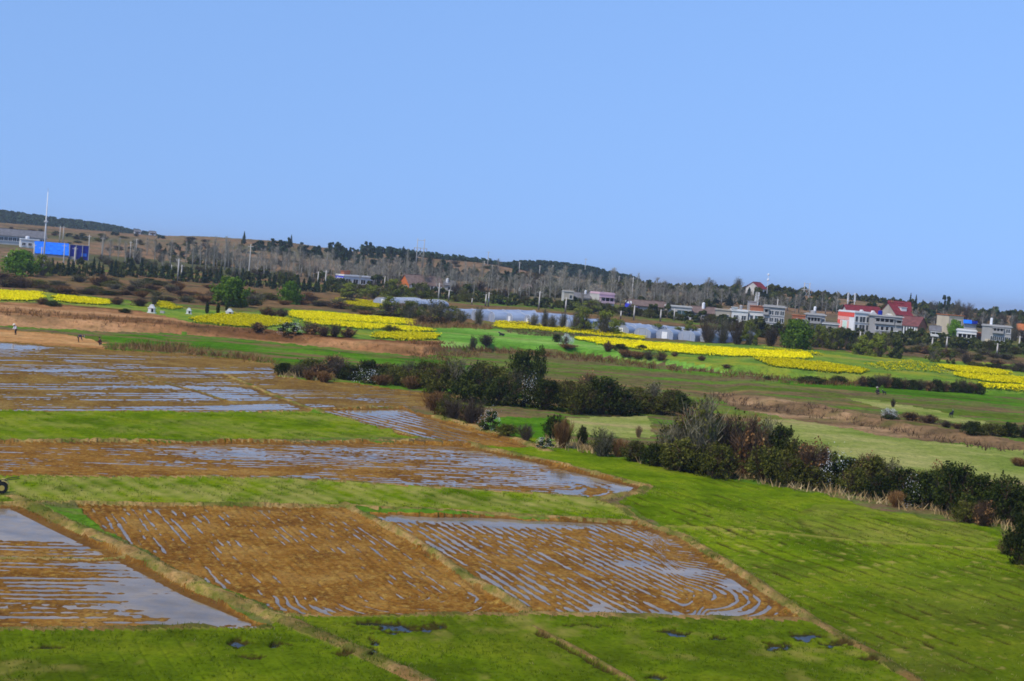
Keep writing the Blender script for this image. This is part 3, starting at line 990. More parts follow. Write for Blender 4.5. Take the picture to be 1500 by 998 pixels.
M_bark = wall_mat("bark", (0.10, 0.075, 0.05), 0.4, 3.0)
M_palebark = wall_mat("pale_bark", (0.40, 0.375, 0.32), 0.4, 1.2)
L_dark = leaf_mat("evergreen_leaf", (0.009, 0.017, 0.003), (0.028, 0.042, 0.007), (0.080, 0.094, 0.018))
L_olive = leaf_mat("olive_leaf", (0.026, 0.032, 0.005), (0.078, 0.082, 0.013), (0.165, 0.16, 0.032))
L_brown = leaf_mat("brown_twigs", (0.035, 0.020, 0.012), (0.085, 0.052, 0.030), (0.16, 0.105, 0.062), 0)
L_purple = leaf_mat("purple_twigs", (0.028, 0.020, 0.013), (0.068, 0.050, 0.034), (0.125, 0.098, 0.070), 0)
L_grey = leaf_mat("grey_twigs", (0.050, 0.046, 0.026), (0.115, 0.105, 0.062), (0.21, 0.19, 0.125), 0)
L_rust = leaf_mat("rust_reeds", (0.09, 0.040, 0.012), (0.20, 0.100, 0.035), (0.34, 0.205, 0.085), 0.1)
L_straw = leaf_mat("straw_reeds", (0.18, 0.12, 0.05), (0.32, 0.22, 0.10), (0.46, 0.35, 0.18), 0.1)
L_green = leaf_mat("spring_leaf", (0.035, 0.075, 0.006), (0.080, 0.150, 0.012), (0.16, 0.235, 0.025))
L_lime = leaf_mat("lime_leaf", (0.07, 0.15, 0.008), (0.12, 0.25, 0.014), (0.20, 0.34, 0.03))
L_willow = leaf_mat("willow_leaf", (0.08, 0.10, 0.012), (0.14, 0.165, 0.022), (0.21, 0.235, 0.04))
L_pine = leaf_mat("pine_needle", (0.014, 0.029, 0.013), (0.032, 0.058, 0.027), (0.064, 0.094, 0.042))
L_far = leaf_mat("belt_leaf", (0.020, 0.034, 0.010), (0.056, 0.072, 0.018), (0.120, 0.130, 0.034))
L_white = leaf_mat("white_blossom", (0.45, 0.46, 0.45), (0.66, 0.67, 0.66), (0.85, 0.85, 0.83), 0.15)
L_pole = leaf_mat("bare_poplar_twigs", (0.16, 0.14, 0.10), (0.28, 0.25, 0.19), (0.42, 0.39, 0.31), 0)
L_rape = leaf_mat("rape_flower", (0.55, 0.48, 0.0), (0.78, 0.66, 0.0), (0.95, 0.80, 0.01), 0.2)
L_rapeleaf = leaf_mat("rape_stem", (0.04, 0.10, 0.01), (0.08, 0.17, 0.015), (0.14, 0.23, 0.02))
L_grass = leaf_mat("grass_blade", (0.085, 0.135, 0.005), (0.135, 0.19, 0.008), (0.40, 0.34, 0.12), 0.4)

# --- prototypes: (list of variants; each a list of (part name, mesh)); unit radius, foot at z = 0, about 1.75 high
PROTO = {}


def variants(key, fn, n=3):
    PROTO[key] = [fn(k) for k in range(n)]


def leafy(mat, n, size, lobes, core=0.5, trunk=0.0, r=0.05, stretch=1.0, part="crown", tone=(0.5, 0.35), twigs=0, twmat=None, shoots=0.0):
    def fn(k):
        me, c = crown_mesh(part, mat, n, size, 100 * hash_name(mat.name) % 9973 + k, lobes, core, stretch, tone, shoots)
        c = c * np.array([1, 1, stretch])
        out = [(part, me), ("trunk" if trunk else "stem", stem_mesh("stem", M_bark, c, r, trunk, 9, k))]
        if twigs:
            out.append(("twigs", twig_mesh("twigs", twmat, twigs, k + 5, width=0.022, stems=12, height=1.8)))
        return out
    return fn


def hash_name(s):
    v = 0
    for ch in s:
        v = (v * 31 + ord(ch)) % 100003
    return v


def twiggy(mat, n, leafmat=None, nl=0, size=0.07, **kw):
    def fn(k):
        out = [("twigs", twig_mesh("twigs", mat, n, 31 * k + hash_name(mat.name), **kw))]
        if leafmat:
            out.append(("foliage", crown_mesh("foliage", leafmat, nl, size, 17 * k + 3, 18, 0.4)[0]))
        return out
    return fn


variants("dark", leafy(L_dark, 5200, 0.075, 34, 0.35, part="foliage", twigs=300, twmat=L_brown, shoots=0.5), 6)
variants("olive", leafy(L_olive, 4000, 0.072, 30, 0.35, part="foliage", twigs=520, twmat=L_brown, shoots=0.6), 6)
variants("tall", leafy(L_dark, 4200, 0.085, 24, 0.30, shoots=0.35, trunk=0.35, r=0.06, stretch=1.35, part="foliage", twigs=200, twmat=L_brown), 2)
variants("brown", twiggy(L_brown, 1500, L_rust, 260, 0.09, width=0.026, stems=26, spread=1.0, height=1.6), 3)
variants("purple", twiggy(L_purple, 1500, L_olive, 160, 0.09, width=0.024, stems=26, spread=1.0, height=1.7), 3)
variants("grey", twiggy(L_grey, 1500, L_olive, 420, 0.085, width=0.022, stems=30, spread=0.95, height=1.75, length=(0.3, 0.6)), 3)
variants("rust", twiggy(L_rust, 1700, None, 0, width=0.030, stems=60, spread=0.95, height=1.25, length=(0.35, 0.7), up=1.6), 3)
variants("straw", twiggy(L_straw, 1500, None, 0, width=0.028, stems=60, spread=0.95, height=1.2, length=(0.3, 0.6), up=1.8), 3)


def blossom(k):
    a = leafy(L_dark, 1300, 0.12, 22, 0.45, part="foliage")(k + 7)
    rng = np.random.default_rng(k + 900)
    pts, d, pick, c = crown_points(480, rng, 40, 0.8)
    pts[:, 2] = pts[:, 2] * 0.92 + 0.12
    k_ = np.isin(pick, rng.choice(40, 15, replace=False))
    pts[~k_] += rng.normal(size=pts[~k_].shape) * 0.25
    pts[:, 2] = np.abs(pts[:, 2])
    v, f = quads_from(pts * 1.04, d + rng.normal(size=d.shape) * 0.3, 0.050, rng)
    return a + [("blossoms", np_mesh("blossoms", v, f, L_white, tone=np.repeat(rng.uniform(0, 1, 480), 4)))]


PROTO["blossom"] = [blossom(k) for k in range(3)]


def blossomtree(k):
    rng = np.random.default_rng(k + 950)
    tw = twig_mesh("twigs", L_brown, 700, 77 + k, width=0.02, stems=22, spread=1.0, height=1.6)
    pts, d, pick, c = crown_points(1500, rng, 40, 0.45)
    pts += rng.normal(size=pts.shape) * 0.08
    pts[:, 2] = np.abs(pts[:, 2])
    v, f = quads_from(pts, d + rng.normal(size=d.shape) * 0.3, 0.055, rng)
    return [("twigs", tw), ("blossoms", np_mesh("blossoms", v, f, L_white, tone=np.repeat(rng.uniform(0, 0.7, 1500), 4)))]


PROTO["paleblossom"] = [blossomtree(k) for k in range(2)]
# far trees
variants("willow_round", leafy(L_green, 5200, 0.095, 90, 0.45, trunk=0.25, r=0.06, shoots=0.3), 2)
variants("lime", leafy(L_lime, 4000, 0.095, 80, 0.45, trunk=0.2, r=0.06, shoots=0.3), 2)
variants("willow", leafy(L_willow, 2000, 0.085, 26, 0.45, trunk=0.35, r=0.05, twigs=520, twmat=L_grey), 3)
variants("evergreen", leafy(L_far, 900, 0.20, 20, 0.5, trunk=0.3, r=0.06), 4)
variants("pine_round", leafy(L_pine, 800, 0.21, 18, 0.5, trunk=0.5, r=0.06), 4)
variants("baretree", twiggy(L_grey, 1100, None, 0, width=0.022, stems=18, spread=0.85, height=1.8, length=(0.3, 0.7)), 3)
variants("purpletree", twiggy(L_purple, 1300, None, 0, width=0.026, stems=22, spread=0.95, height=1.7, length=(0.3, 0.6)), 3)


def conifer(mat):
    def fn(k):
        rng = np.random.default_rng(k + 300 + hash_name(mat.name) % 50)
        n = 900
        z = rng.uniform(0.10, 1.0, n) ** 0.9
        lay = np.floor(z * 11) / 11 + 0.045
        th = rng.uniform(0, 2 * np.pi, n)
        r = (1 - lay) ** 0.85 * rng.uniform(0.25, 1.0, n) ** 0.5 * (0.75 + 0.35 * np.sin(th * 3 + lay * 40))
        pts = np.stack([r * np.cos(th), r * np.sin(th), (z - 0.10 * r) * 3.4], 1)
        nrm = np.stack([np.cos(th) * 0.6, np.sin(th) * 0.6, np.ones(n)], 1) + rng.normal(size=(n, 3)) * 0.5
        nrm /= np.linalg.norm(nrm, axis=1, keepdims=True)
        v, f = quads_from(pts, nrm, 0.26 * (1.15 - 0.7 * z), rng)
        me = np_mesh("crown", v, f, mat, tone=np.repeat(np.clip(rng.normal(0.45, 0.3, n), 0, 1), 4))
        tr = MB().tube([(0, 0, -0.1), (0, 0, 1.6), (0, 0, 3.35)], [0.09, 0.06, 0.015], 6).mesh("trunk", M_bark)
        return [("crown", me), ("trunk", tr)]
    return fn


variants("conifer", conifer(L_pine), 4)


def cypress(k):
    rng = np.random.default_rng(k + 340)
    n = 600
    z = rng.uniform(0.03, 1, n)
    th = rng.uniform(0, 2 * np.pi, n)
    r = np.sin(np.clip(z * 0.9 + 0.12, 0, 1) * np.pi) ** 0.6 * rng.uniform(0.5, 1, n)
    pts = np.stack([r * np.cos(th), r * np.sin(th), z * 5.2], 1)
    nrm = np.stack([np.cos(th), np.sin(th), 0.5 + 0 * th], 1) + rng.normal(size=(n, 3)) * 0.4
    v, f = quads_from(pts, nrm / np.linalg.norm(nrm, axis=1, keepdims=True), 0.42, rng)
    return [("crown", np_mesh("crown", v, f, L_dark, tone=np.repeat(rng.uniform(0, .7, n), 4))),
            ("trunk", MB().tube([(0, 0, -0.1), (0, 0, 4.0)], [0.16, 0.04], 6).mesh("trunk", M_bark))]


PROTO["cypress"] = [cypress(k) for k in range(2)]


def poplar(k):
    """leafless poplar, 1 unit = 1 m, 12 m tall: pale straight trunk, steep fine branches"""
    rng = np.random.default_rng(k + 500)
    mb = MB()
    bend = rng.uniform(-0.25, 0.25, 2)
    tr = [(0, 0, -0.2), (bend[0] * 0.4, bend[1] * 0.4, 4), (bend[0], bend[1], 8), (bend[0] * 1.1, bend[1] * 1.1, 12)]
    mb.tube(tr, [0.17 + 0.012 * k, 0.14, 0.09, 0.03], 7)
    n = 85
    zb = rng.uniform(2.4, 11.2, n)
    th = rng.uniform(0, 2 * np.pi, n)
    ln = (12.6 - zb) * rng.uniform(0.22, 0.42, n) + 0.5
    p0 = np.stack([bend[0] * zb / 9, bend[1] * zb / 9, zb], 1)
    hor = rng.uniform(0.35, 0.65, n)
    p1 = p0 + np.stack([np.cos(th) * hor * ln, np.sin(th) * hor * ln, ln * 0.95], 1)
    parts = [blades(p0, p1, 0.075, rng)]
    m_ = 700
    kk = rng.integers(0, n, m_)
    u = rng.uniform(0.2, 1, m_)[:, None]
    q0 = p0[kk] * (1 - u) + p1[kk] * u
    dd = (p1 - p0)[kk] * 0.25 + rng.normal(size=(m_, 3)) * 0.30
    parts.append(blades(q0, q0 + dd, 0.040, rng))
    v, f = join(parts)
    tn = np.repeat(rng.uniform(0, 1, len(v) // 4), 4)
    return [("crown", np_mesh("crown", v, f, L_pole, tone=tn)), ("trunk", mb.mesh("trunk", M_palebark, True))]


PROTO["poplar"] = [poplar(k) for k in range(6)]

UNIT_H = {"dark": 2.15, "olive": 2.15, "tall": 2.35, "brown": 1.6, "purple": 1.7, "grey": 1.8, "rust": 1.25, "straw": 1.2, "blossom": 1.75, "paleblossom": 1.75,
          "willow_round": 1.8, "lime": 1.8, "willow": 1.8, "evergreen": 1.8, "pine_round": 1.8, "baretree": 1.8, "purpletree": 1.7, "conifer": 3.4, "cypress": 5.2, "poplar": 12.4}
UNIT_W = {"cypress": 2.0, "conifer": 2.0, "poplar": 4.6}
_turn = {}
PLANTS = []


def plant(kind, px, py, wpx, hpx, name, label=None, cat="shrub", group=None, sink=0.12, loc=None, rng=random):
    """a plant whose foot stands where photo pixel (px, py) meets the ground, wpx by hpx photo pixels large"""
    p = at(px, py) if loc is None else loc
    m = mpp(p.y)
    k = _turn.get(kind, 0)
    _turn[kind] = k + 1
    var = PROTO[kind][k % len(PROTO[kind])]
    sx = wpx * m / UNIT_W.get(kind, 2.2)
    sz = hpx * m / UNIT_H[kind] * rng.uniform(0.82, 1.15)
    o = empty(name, (p.x, p.y, p.z - sink * sz), rng.uniform(0, 6.28), label, cat, group)
    o.scale = (sx, sx * rng.uniform(0.92, 1.08), sz)
    for part, me in var:
        obj(part, me, o)
    PLANTS.append((o, px, py, kind, hpx))
    return o


def scatter_px0(n, poly, seed):
    r = random.Random(seed)
    xs, ys = [p[0] for p in poly], [p[1] for p in poly]
    out = []
    while len(out) < n:
        x, y = r.uniform(min(xs), max(xs)), r.uniform(min(ys), max(ys))
        if inpoly(np.array([x]), np.array([y]), poly)[0]:
            out.append((x, y))
    return sorted(out, key=lambda p: p[1])


ORD = ["first", "second", "third", "fourth", "fifth", "sixth", "seventh", "eighth", "ninth", "tenth", "eleventh", "twelfth", "thirteenth", "fourteenth", "fifteenth", "sixteenth",
       "seventeenth", "eighteenth", "nineteenth", "twentieth"]


def ordinal_labels(items, what, where, group, most=20):
    """items: plants of one spot that look alike: each told apart by its turn along the row; a long row shares one label"""
    items = sorted(items, key=lambda o: o.location.x / o.location.y)
    for i, o in enumerate(items):
        if len(items) == 1:
            o["label"] = f"{what} {where}"
        elif len(items) <= most:
            o["label"] = f"{ORD[i]} {what} from left {where}"
        else:
            o["label"] = f"{what} {where}"
        o["group"] = group


# ------------------------------------------------------------------ the shrub line along the creek
CREEK = [  # kind, px, foot y, width, height, label
    ("dark", 416, 549, 34, 24, "dark rounded shrub at the far tip of the creek shrub line"),
    ("purple", 442, 553, 40, 24, "bare purplish shrub next to the dark tip of the creek line"),
    ("brown", 470, 556, 46, 30, "tall brown twiggy shrub near the far tip of the creek line"),
    ("rust", 452, 556, 26, 16, "low rust tuft in front of the bare purplish shrub"),
    ("purple", 498, 554, 50, 30, "broad bare shrub behind the white flowering thicket"),
    ("rust", 474, 559, 30, 20, "rust-coloured reed clump at the foot of brown twigs"),
    ("dark", 514, 556, 44, 26, "low dark bush just beside the white flowering thicket"),
    ("blossom", 537, 561, 40, 26, "dark thicket with white blossom at the field edge of the far hedge"),
    ("dark", 566, 556, 40, 24, "small dark shrub behind the white flowering thicket"),
    ("olive", 580, 564, 46, 34, "olive shrub between white thicket and rusty reeds"),
    ("rust", 560, 566, 40, 16, "low rusty weeds in front of the olive shrub"),
    ("olive", 612, 568, 54, 44, "olive-green shrub at the widening of the far hedge"),
    ("rust", 604, 570, 44, 20, "rusty reed patch along the muddy paddy margin"),
    ("olive", 640, 576, 60, 56, "large olive shrub above the rust-red reeds"),
    ("grey", 668, 578, 50, 52, "grey half-bare shrub among the olive ones"),
    ("dark", 690, 588, 66, 60, "dark dense shrub behind the small green clearing"),
    ("olive", 715, 580, 62, 62, "high olive shrub behind the tall ivy-dark tree"),
    ("dark", 735, 594, 66, 62, "dark shrub right under the tall creekside tree"),
    ("tall", 762, 572, 50, 72, "tall dark tree standing highest on the creek line"),
    ("tall", 788, 566, 30, 56, "slim dark tree beside the tallest creekside tree"),
    ("blossom", 774, 596, 28, 38, "small white-sprayed shrub inside the dark hedge"),
    ("dark", 800, 600, 60, 56, "dark evergreen bush beside the small white-sprayed shrub"),
    ("olive", 826, 598, 50, 48, "olive bush set between two dark evergreen ones"),
    ("olive", 845, 606, 60, 58, "dark evergreen bush above the pale clearing's near corner"),
    ("dark", 880, 606, 72, 66, "biggest rounded dark bush of the middle hedge"),
    ("dark", 912, 608, 54, 50, "dark bush above the pale clearing"),
    ("olive", 938, 606, 60, 50, "yellowish olive bush behind the pale clearing"),
    ("olive", 970, 608, 54, 44, "olive bush behind the grey twiggy giant"),
    ("dark", 996, 606, 50, 42, "dark bush peeping over the grey twiggy giant"),
    # nearer row
    ("rust", 640, 602, 60, 26, "wide rust-red reed bed at the end of the flooded wedge"),
    ("purple", 664, 616, 40, 34, "bare purplish shrub at the flooded wedge"),
    ("olive", 652, 612, 30, 40, "small olive shrub with dark foot by the reeds"),
    ("purple", 688, 624, 44, 46, "twiggy purple shrub leaning over the flooded wedge"),
    ("blossom", 718, 632, 34, 34, "small shrub dotted white in the green clearing"),
    ("olive", 742, 640, 40, 26, "low olive shrub on the creek bank by the dike"),
    ("purple", 770, 648, 30, 30, "small bare shrub before the round dark bush"),
    ("dark", 812, 642, 38, 48, "round dark bush standing alone by the pale clearing"),
    ("rust", 824, 656, 40, 44, "tall rust reeds at the foot of the round dark bush"),
    ("dark", 852, 652, 18, 34, "slim dark sapling between rust reeds and grey bush"),
    ("grey", 880, 668, 52, 44, "grey-green bush at the edge of the big green field"),
    ("blossom", 798, 660, 30, 16, "low white-flowered clump on the edge of the green field"),
    ("rust", 906, 670, 34, 28, "orange-brown reeds between two bushes by the field"),
    ("olive", 930, 676, 48, 44, "olive bush next to the orange-brown reeds"),
    ("dark", 958, 682, 50, 50, "dark bush at the foot of the grey twiggy giant"),
    ("grey", 985, 684, 80, 92, "grey twiggy giant shrub, the farther one of the pair"),
    ("grey", 1022, 690, 90, 112, "grey twiggy giant shrub, the nearer and taller one"),
    ("purple", 1070, 690, 80, 104, "tall purplish bare shrub behind the dark mound"),
    ("olive", 1000, 690, 70, 74, "olive bush at the foot of the farther grey giant"), ("dark", 1036, 676, 60, 92, "dark bush standing through the grey giants"),
    ("olive", 1050, 700, 70, 80, "olive bush under the tall purplish shrub"),
    ("brown", 1098, 698, 74, 84, "dark bulky shrub beneath the purple twigs"),
    ("dark", 1142, 684, 58, 66, "dark round-headed shrub at the edge of the pale pasture"),
    ("dark", 1016, 692, 50, 46, "dark low shrub in front of the grey giants"),
    ("olive", 1120, 706, 66, 62, "olive shrub facing the green field below purple twigs"),
    ("olive", 1158, 712, 66, 60, "dark shrub facing the green field near the rust tips"),
    ("brown", 1186, 704, 60, 56, "brown-tipped shrub rising against the pale pasture"),
    ("olive", 1196, 716, 54, 50, "dense olive shrub left of the white sprig"),
    ("blossom", 1222, 718, 46, 50, "dark shrub with one white sprig at its top"),
    ("olive", 1250, 724, 54, 50, "dark shrub just past the white sprig"),
    ("brown", 1268, 716, 50, 52, "feathery brown shrub against the pale pasture"),
    ("dark", 1286, 730, 56, 56, "dark shrub behind the rust tuft on the field margin"),
    ("rust", 1312, 742, 34, 24, "rust tuft on the margin of the green field"),
    ("blossom", 1338, 742, 40, 34, "low shrub with scattered white flowers by the rust tuft"),
    ("dark", 1322, 734, 64, 68, "dark shrub behind the scattered white flowers"),
    ("dark", 1358, 744, 70, 78, "large black-green shrub, first after the white flowers"),
    ("dark", 1396, 752, 76, 84, "large black-green shrub with frayed top"),
    ("olive", 1376, 742, 56, 74, "olive shrub between two black-green ones"),
    ("dark", 1432, 760, 76, 82, "large black-green shrub near the frame's edge dip"),
    ("olive", 1416, 764, 44, 40, "small olive shrub at the foot of the black-green row"),
    ("brown", 1440, 770, 44, 36, "brown brush at the foot of the black-green row"),
    ("dark", 1470, 766, 76, 80, "large black-green shrub before the row's open end"),
    ("dark", 1508, 772, 76, 78, "last black-green shrub of the row"),
    ("dark", 1550, 782, 80, 84, "black-green shrub of the row just past the last one"),
    ("dark", 1498, 828, 60, 92, "black bush nearest the viewer at the field corner"),
    ("dark", 1545, 846, 70, 110, "big black bush behind the field-corner bush"),
    ("brown", 1474, 812, 34, 26, "low brown brush at the field-corner bush"),
]
for kd, px, py, w, h, lb in CREEK:
    nm = {"rust": "reed_clump", "straw": "reed_clump", "tall": "creek_tree"}.get(kd, "shrub")
    plant(kd, px, py, w, h, nm, lb, {"reed_clump": "reeds", "creek_tree": "tree"}.get(nm, "shrub"), "shrubs along the creek")
# a second, darker rank behind closes the gaps
BACKROW = [(455, 546), (490, 548), (540, 552), (570, 552), (600, 556), (625, 560), (655, 566), (700, 572), (725, 578), (745, 578), (812, 588), (860, 592), (900, 596), (930, 596), (955, 598), (985, 602),
           (1010, 660), (1045, 664), (1085, 668), (1120, 672), (1165, 694), (1205, 704), (1240, 712), (1275, 718), (1305, 722), (1340, 730), (1375, 734), (1410, 744), (1450, 752), (1490, 760), (1530, 768)]
items = [plant(["olive", "brown", "dark", "olive", "grey"][i % 5], px, py, 50 + 10 * (px > 1000), [24, 26, 28, 30, 34, 38, 42, 46, 50, 50, 44, 46, 44, 40, 40, 40][i] if i < 16 else 62, "shrub", None, "shrub") for i, (px, py) in enumerate(BACKROW)]
ordinal_labels(items[:16], "leafy shrub", "filling the back of the far hedge", "back rank of the creek shrubs", 20)
ordinal_labels(items[16:], "leafy shrub", "filling the back of the near hedge", "back rank of the creek shrubs", 20)

# ------------------------------------------------------------------ shrubs, mounds and small trees in the middle fields
MID = [
    ("brown", 62, 446, 20, 12, "brown bush on the mound at the rapeseed strip"), ("dark", 78, 448, 22, 11, "dark bush on the mound at the rapeseed strip"),
    ("dark", 183, 458, 16, 8, "low black bush in the open dead grass"), ("grey", 226, 448, 14, 26, "small bare tree beside the white tomb"),
    ("brown", 172, 446, 26, 12, "brown brush at the end of the upper rapeseed strip"), ("brown", 205, 448, 26, 14, "brown brush next to the white tomb"),
    ("brown", 376, 485, 28, 17, "round brown bush in the middle of the rapeseed"), ("brown", 393, 464, 36, 16, "brown bush behind the rapeseed, the paler of two"),
    ("purple", 413, 464, 24, 18, "dark purple bush behind the rapeseed"), ("blossom", 424, 489, 32, 22, "round bush white with blossom among dead grass"),
    ("brown", 455, 489, 34, 18, "brown bush next to the white blossom bush"), ("brown", 474, 492, 26, 20, "brown twiggy bush beyond the blossom bush"),
    ("purple", 490, 493, 18, 26, "thin upright bush with pale tip in dead grass"), ("brown", 510, 494, 30, 18, "flat brown bush by the thin upright one"),
    ("olive", 573, 486, 26, 15, "round olive-brown bush between rapeseed strips"), ("dark", 664, 472, 10, 10, "small ball-shaped dark bush by the dead reeds"),
    ("brown", 640, 474, 40, 14, "dead brush behind the jade wheat, by the ball-shaped bush"), ("brown", 618, 474, 26, 14, "dead brush at the rapeseed tip"), ("dark", 648, 477, 10, 8, "tiny dark bush at the wheat edge"),
    ("purple", 712, 506, 30, 18, "grey-purple bush leaning on the terrace edge"), ("grey", 692, 512, 16, 24, "sparse grey bush on the terrace edge"),
    ("dark", 816, 501, 14, 14, "dark bush beside the pale domed one"), ("paleblossom", 829, 505, 20, 16, "pale domed bush in the jade wheat"), ("rust", 831, 510, 34, 7, "flat rust patch under the pale domed bush"),
    ("brown", 890, 515, 18, 16, "brown bush at the mound in the wheat"), ("dark", 909, 514, 22, 15, "dark bush on the mound in the wheat"), ("rust", 918, 522, 30, 13, "rusty grass on the mound in the wheat"),
    ("rust", 934, 524, 28, 12, "second rusty grass clump on the mound"), ("dark", 940, 512, 16, 9, "dark cap bush on top of the mound"), ("purple", 950, 526, 20, 17, "purple-grey bush at the mound"),
    ("brown", 968, 528, 20, 15, "round brown bush ending the mound"), ("brown", 988, 522, 12, 8, "small brown tuft below the long rapeseed strip"), ("brown", 1028, 528, 14, 9, "brown tuft in the meadow below rapeseed"),
    ("dark", 1125, 556, 12, 8, "little dark bush on the terrace below rapeseed"), ("brown", 1065, 538, 16, 6, "flat brown weeds on the terrace"),
    ("dark", 1190, 561, 40, 16, "dark bush starting the terrace hedge"), ("dark", 1228, 561, 26, 16, "pointed dark bush after the terrace hedge gap"),
    ("paleblossom", 1303, 613, 25, 21, "pale rounded blossom bush with dark foot in the meadow"), ("dark", 1304, 614, 24, 9, "dark brush at the pale blossom bush's foot"), ("purple", 1308, 596, 8, 14, "bare thin sapling behind the pale blossom bush"),
    ("brown", 1335, 616, 34, 13, "brown brush along the pale track near the blossom bush"), ("brown", 1362, 620, 30, 13, "brown brush further along the pale track"), ("purple", 1386, 625, 26, 11, "purplish brush along the pale track"), ("brown", 1404, 628, 22, 9, "low brush where the pale track narrows"),
    ("dark", 1424, 636, 30, 24, "dark bush at the bend of the pale track"), ("olive", 1452, 638, 34, 26, "olive bush between dark ones by the track"), ("dark", 1478, 640, 28, 25, "dark bush beyond the olive one by the track"), ("purple", 1500, 642, 26, 22, "purplish bush last along the track"), ("dark", 1530, 648, 34, 26, "dark bush past the purplish one"),
    ("rust", 1492, 682, 32, 16, "rust bush in the pale pasture"), ("purple", 1165, 664, 14, 12, "small purple bush at the pale pasture corner"), ("rust", 1188, 660, 14, 10, "small rust tuft in the pale pasture corner"),
    ("straw", 935, 640, 12, 18, "pointed stack-like straw clump in the pale clearing"),
    ("brown", 20, 510, 1, 1, None),
]
for kd, px, py, w, h, lb in MID:
    if lb is None:
        continue
    nm = {"rust": "reed_clump", "straw": "reed_clump"}.get(kd, "bush")
    plant(kd, px, py + 0.5, w * 1.2, h * 0.95, nm, lb, {"reed_clump": "reeds"}.get(nm, "bush"), "bushes in the fields")
# terrace hedge on the right
items = []
for i in range(15):
    px = 1262 + i * 12.2
    items.append(plant(["brown", "dark", "purple", "brown", "dark"][i % 5], px, 566 + (px - 1262) * 0.068, 24, 15 + 7 * abs(math.sin(i * 1.9)), "hedge_bush", None, "bush"))
ordinal_labels(items, "brown and dark hedge bush", "on the terrace below the rapeseed", "terrace hedge below the rapeseed")
plant("dark", 1416, 577, 20, 15, "bush", "fresh dark-green bush closing the terrace hedge", "bush", "bushes in the fields")
# low brush that breaks up the brown scrub
lr = random.Random(91)
pts = scatter_px0(60, [(0, 405), (300, 418), (480, 434), (640, 450), (650, 472), (560, 464), (430, 452), (345, 456), (270, 446), (190, 438), (0, 424)], 92)
items = [plant(lr.choice(["brown", "purple", "grey", "olive", "rust", "dark"]), px, py, lr.uniform(22, 40), lr.uniform(6, 11), "scrub_bush", None, "bush") for px, py in pts]
for where, a, b in [("between the blue shed and the upper rapeseed", 0, 160), ("between paired poles and the white tombs", 160, 300), ("around the broad green tree", 300, 400), ("around the lime-green tree", 400, 500), ("behind the long curving rapeseed strip", 500, 700)]:
    ordinal_labels([o for o, px, py, k, h in PLANTS if o in items and a <= px < b], "low brush clump", where, "low brush in the scrub")
pts = scatter_px0(34, [(1040, 500), (1110, 506), (1200, 511), (1350, 523), (1500, 543), (1500, 526), (1350, 510), (1150, 496), (1040, 488)], 93)
items = [plant(lr.choice(["brown", "purple", "grey", "olive", "dark"]), px, py, lr.uniform(22, 40), lr.uniform(8, 15), "scrub_bush", None, "bush") for px, py in pts]
for where, a, b in [("below the grey storeyed house", 1000, 1160), ("below the red and white wall", 1160, 1270), ("below the grey concrete house", 1270, 1360), ("below the cream house", 1360, 1430), ("below the last grey house", 1430, 1600)]:
    ordinal_labels([o for o, px, py, k, h in PLANTS if o in items and a <= px < b], "low brush clump", where, "low brush in the scrub")
# scrub on the far left
LEFT = [(10, 420, 30, 20), (32, 421, 30, 20), (55, 422, 26, 18), (78, 428, 26, 12), (100, 430, 30, 10), (128, 430, 34, 12), (150, 418, 30, 20), (165, 420, 26, 18), (205, 420, 28, 16), (222, 424, 26, 12), (252, 428, 22, 14), (268, 434, 30, 12), (292, 436, 26, 10), (115, 412, 30, 14), (185, 432, 30, 10), (240, 442, 30, 10), (318, 434, 26, 14), (395, 438, 30, 14), (372, 440, 30, 12), (450, 442, 30, 12), (470, 448, 34, 12), (500, 452, 36, 14), (530, 456, 36, 14), (560, 462, 36, 12), (590, 464, 34, 14), (-20, 418, 30, 20)]
items = [plant(["purple", "brown", "olive", "grey", "brown"][i % 5], px, py + 1, w * 1.45, h * 0.85, "scrub_bush", None, "bush") for i, (px, py, w, h) in enumerate(LEFT)]
ordinal_labels(items[:13], "dull brown scrub bush", "above the upper rapeseed strip", "scrub above the rapeseed")
ordinal_labels(items[13:], "dull scrub bush", "scattered behind the middle rapeseed", "scrub above the rapeseed")

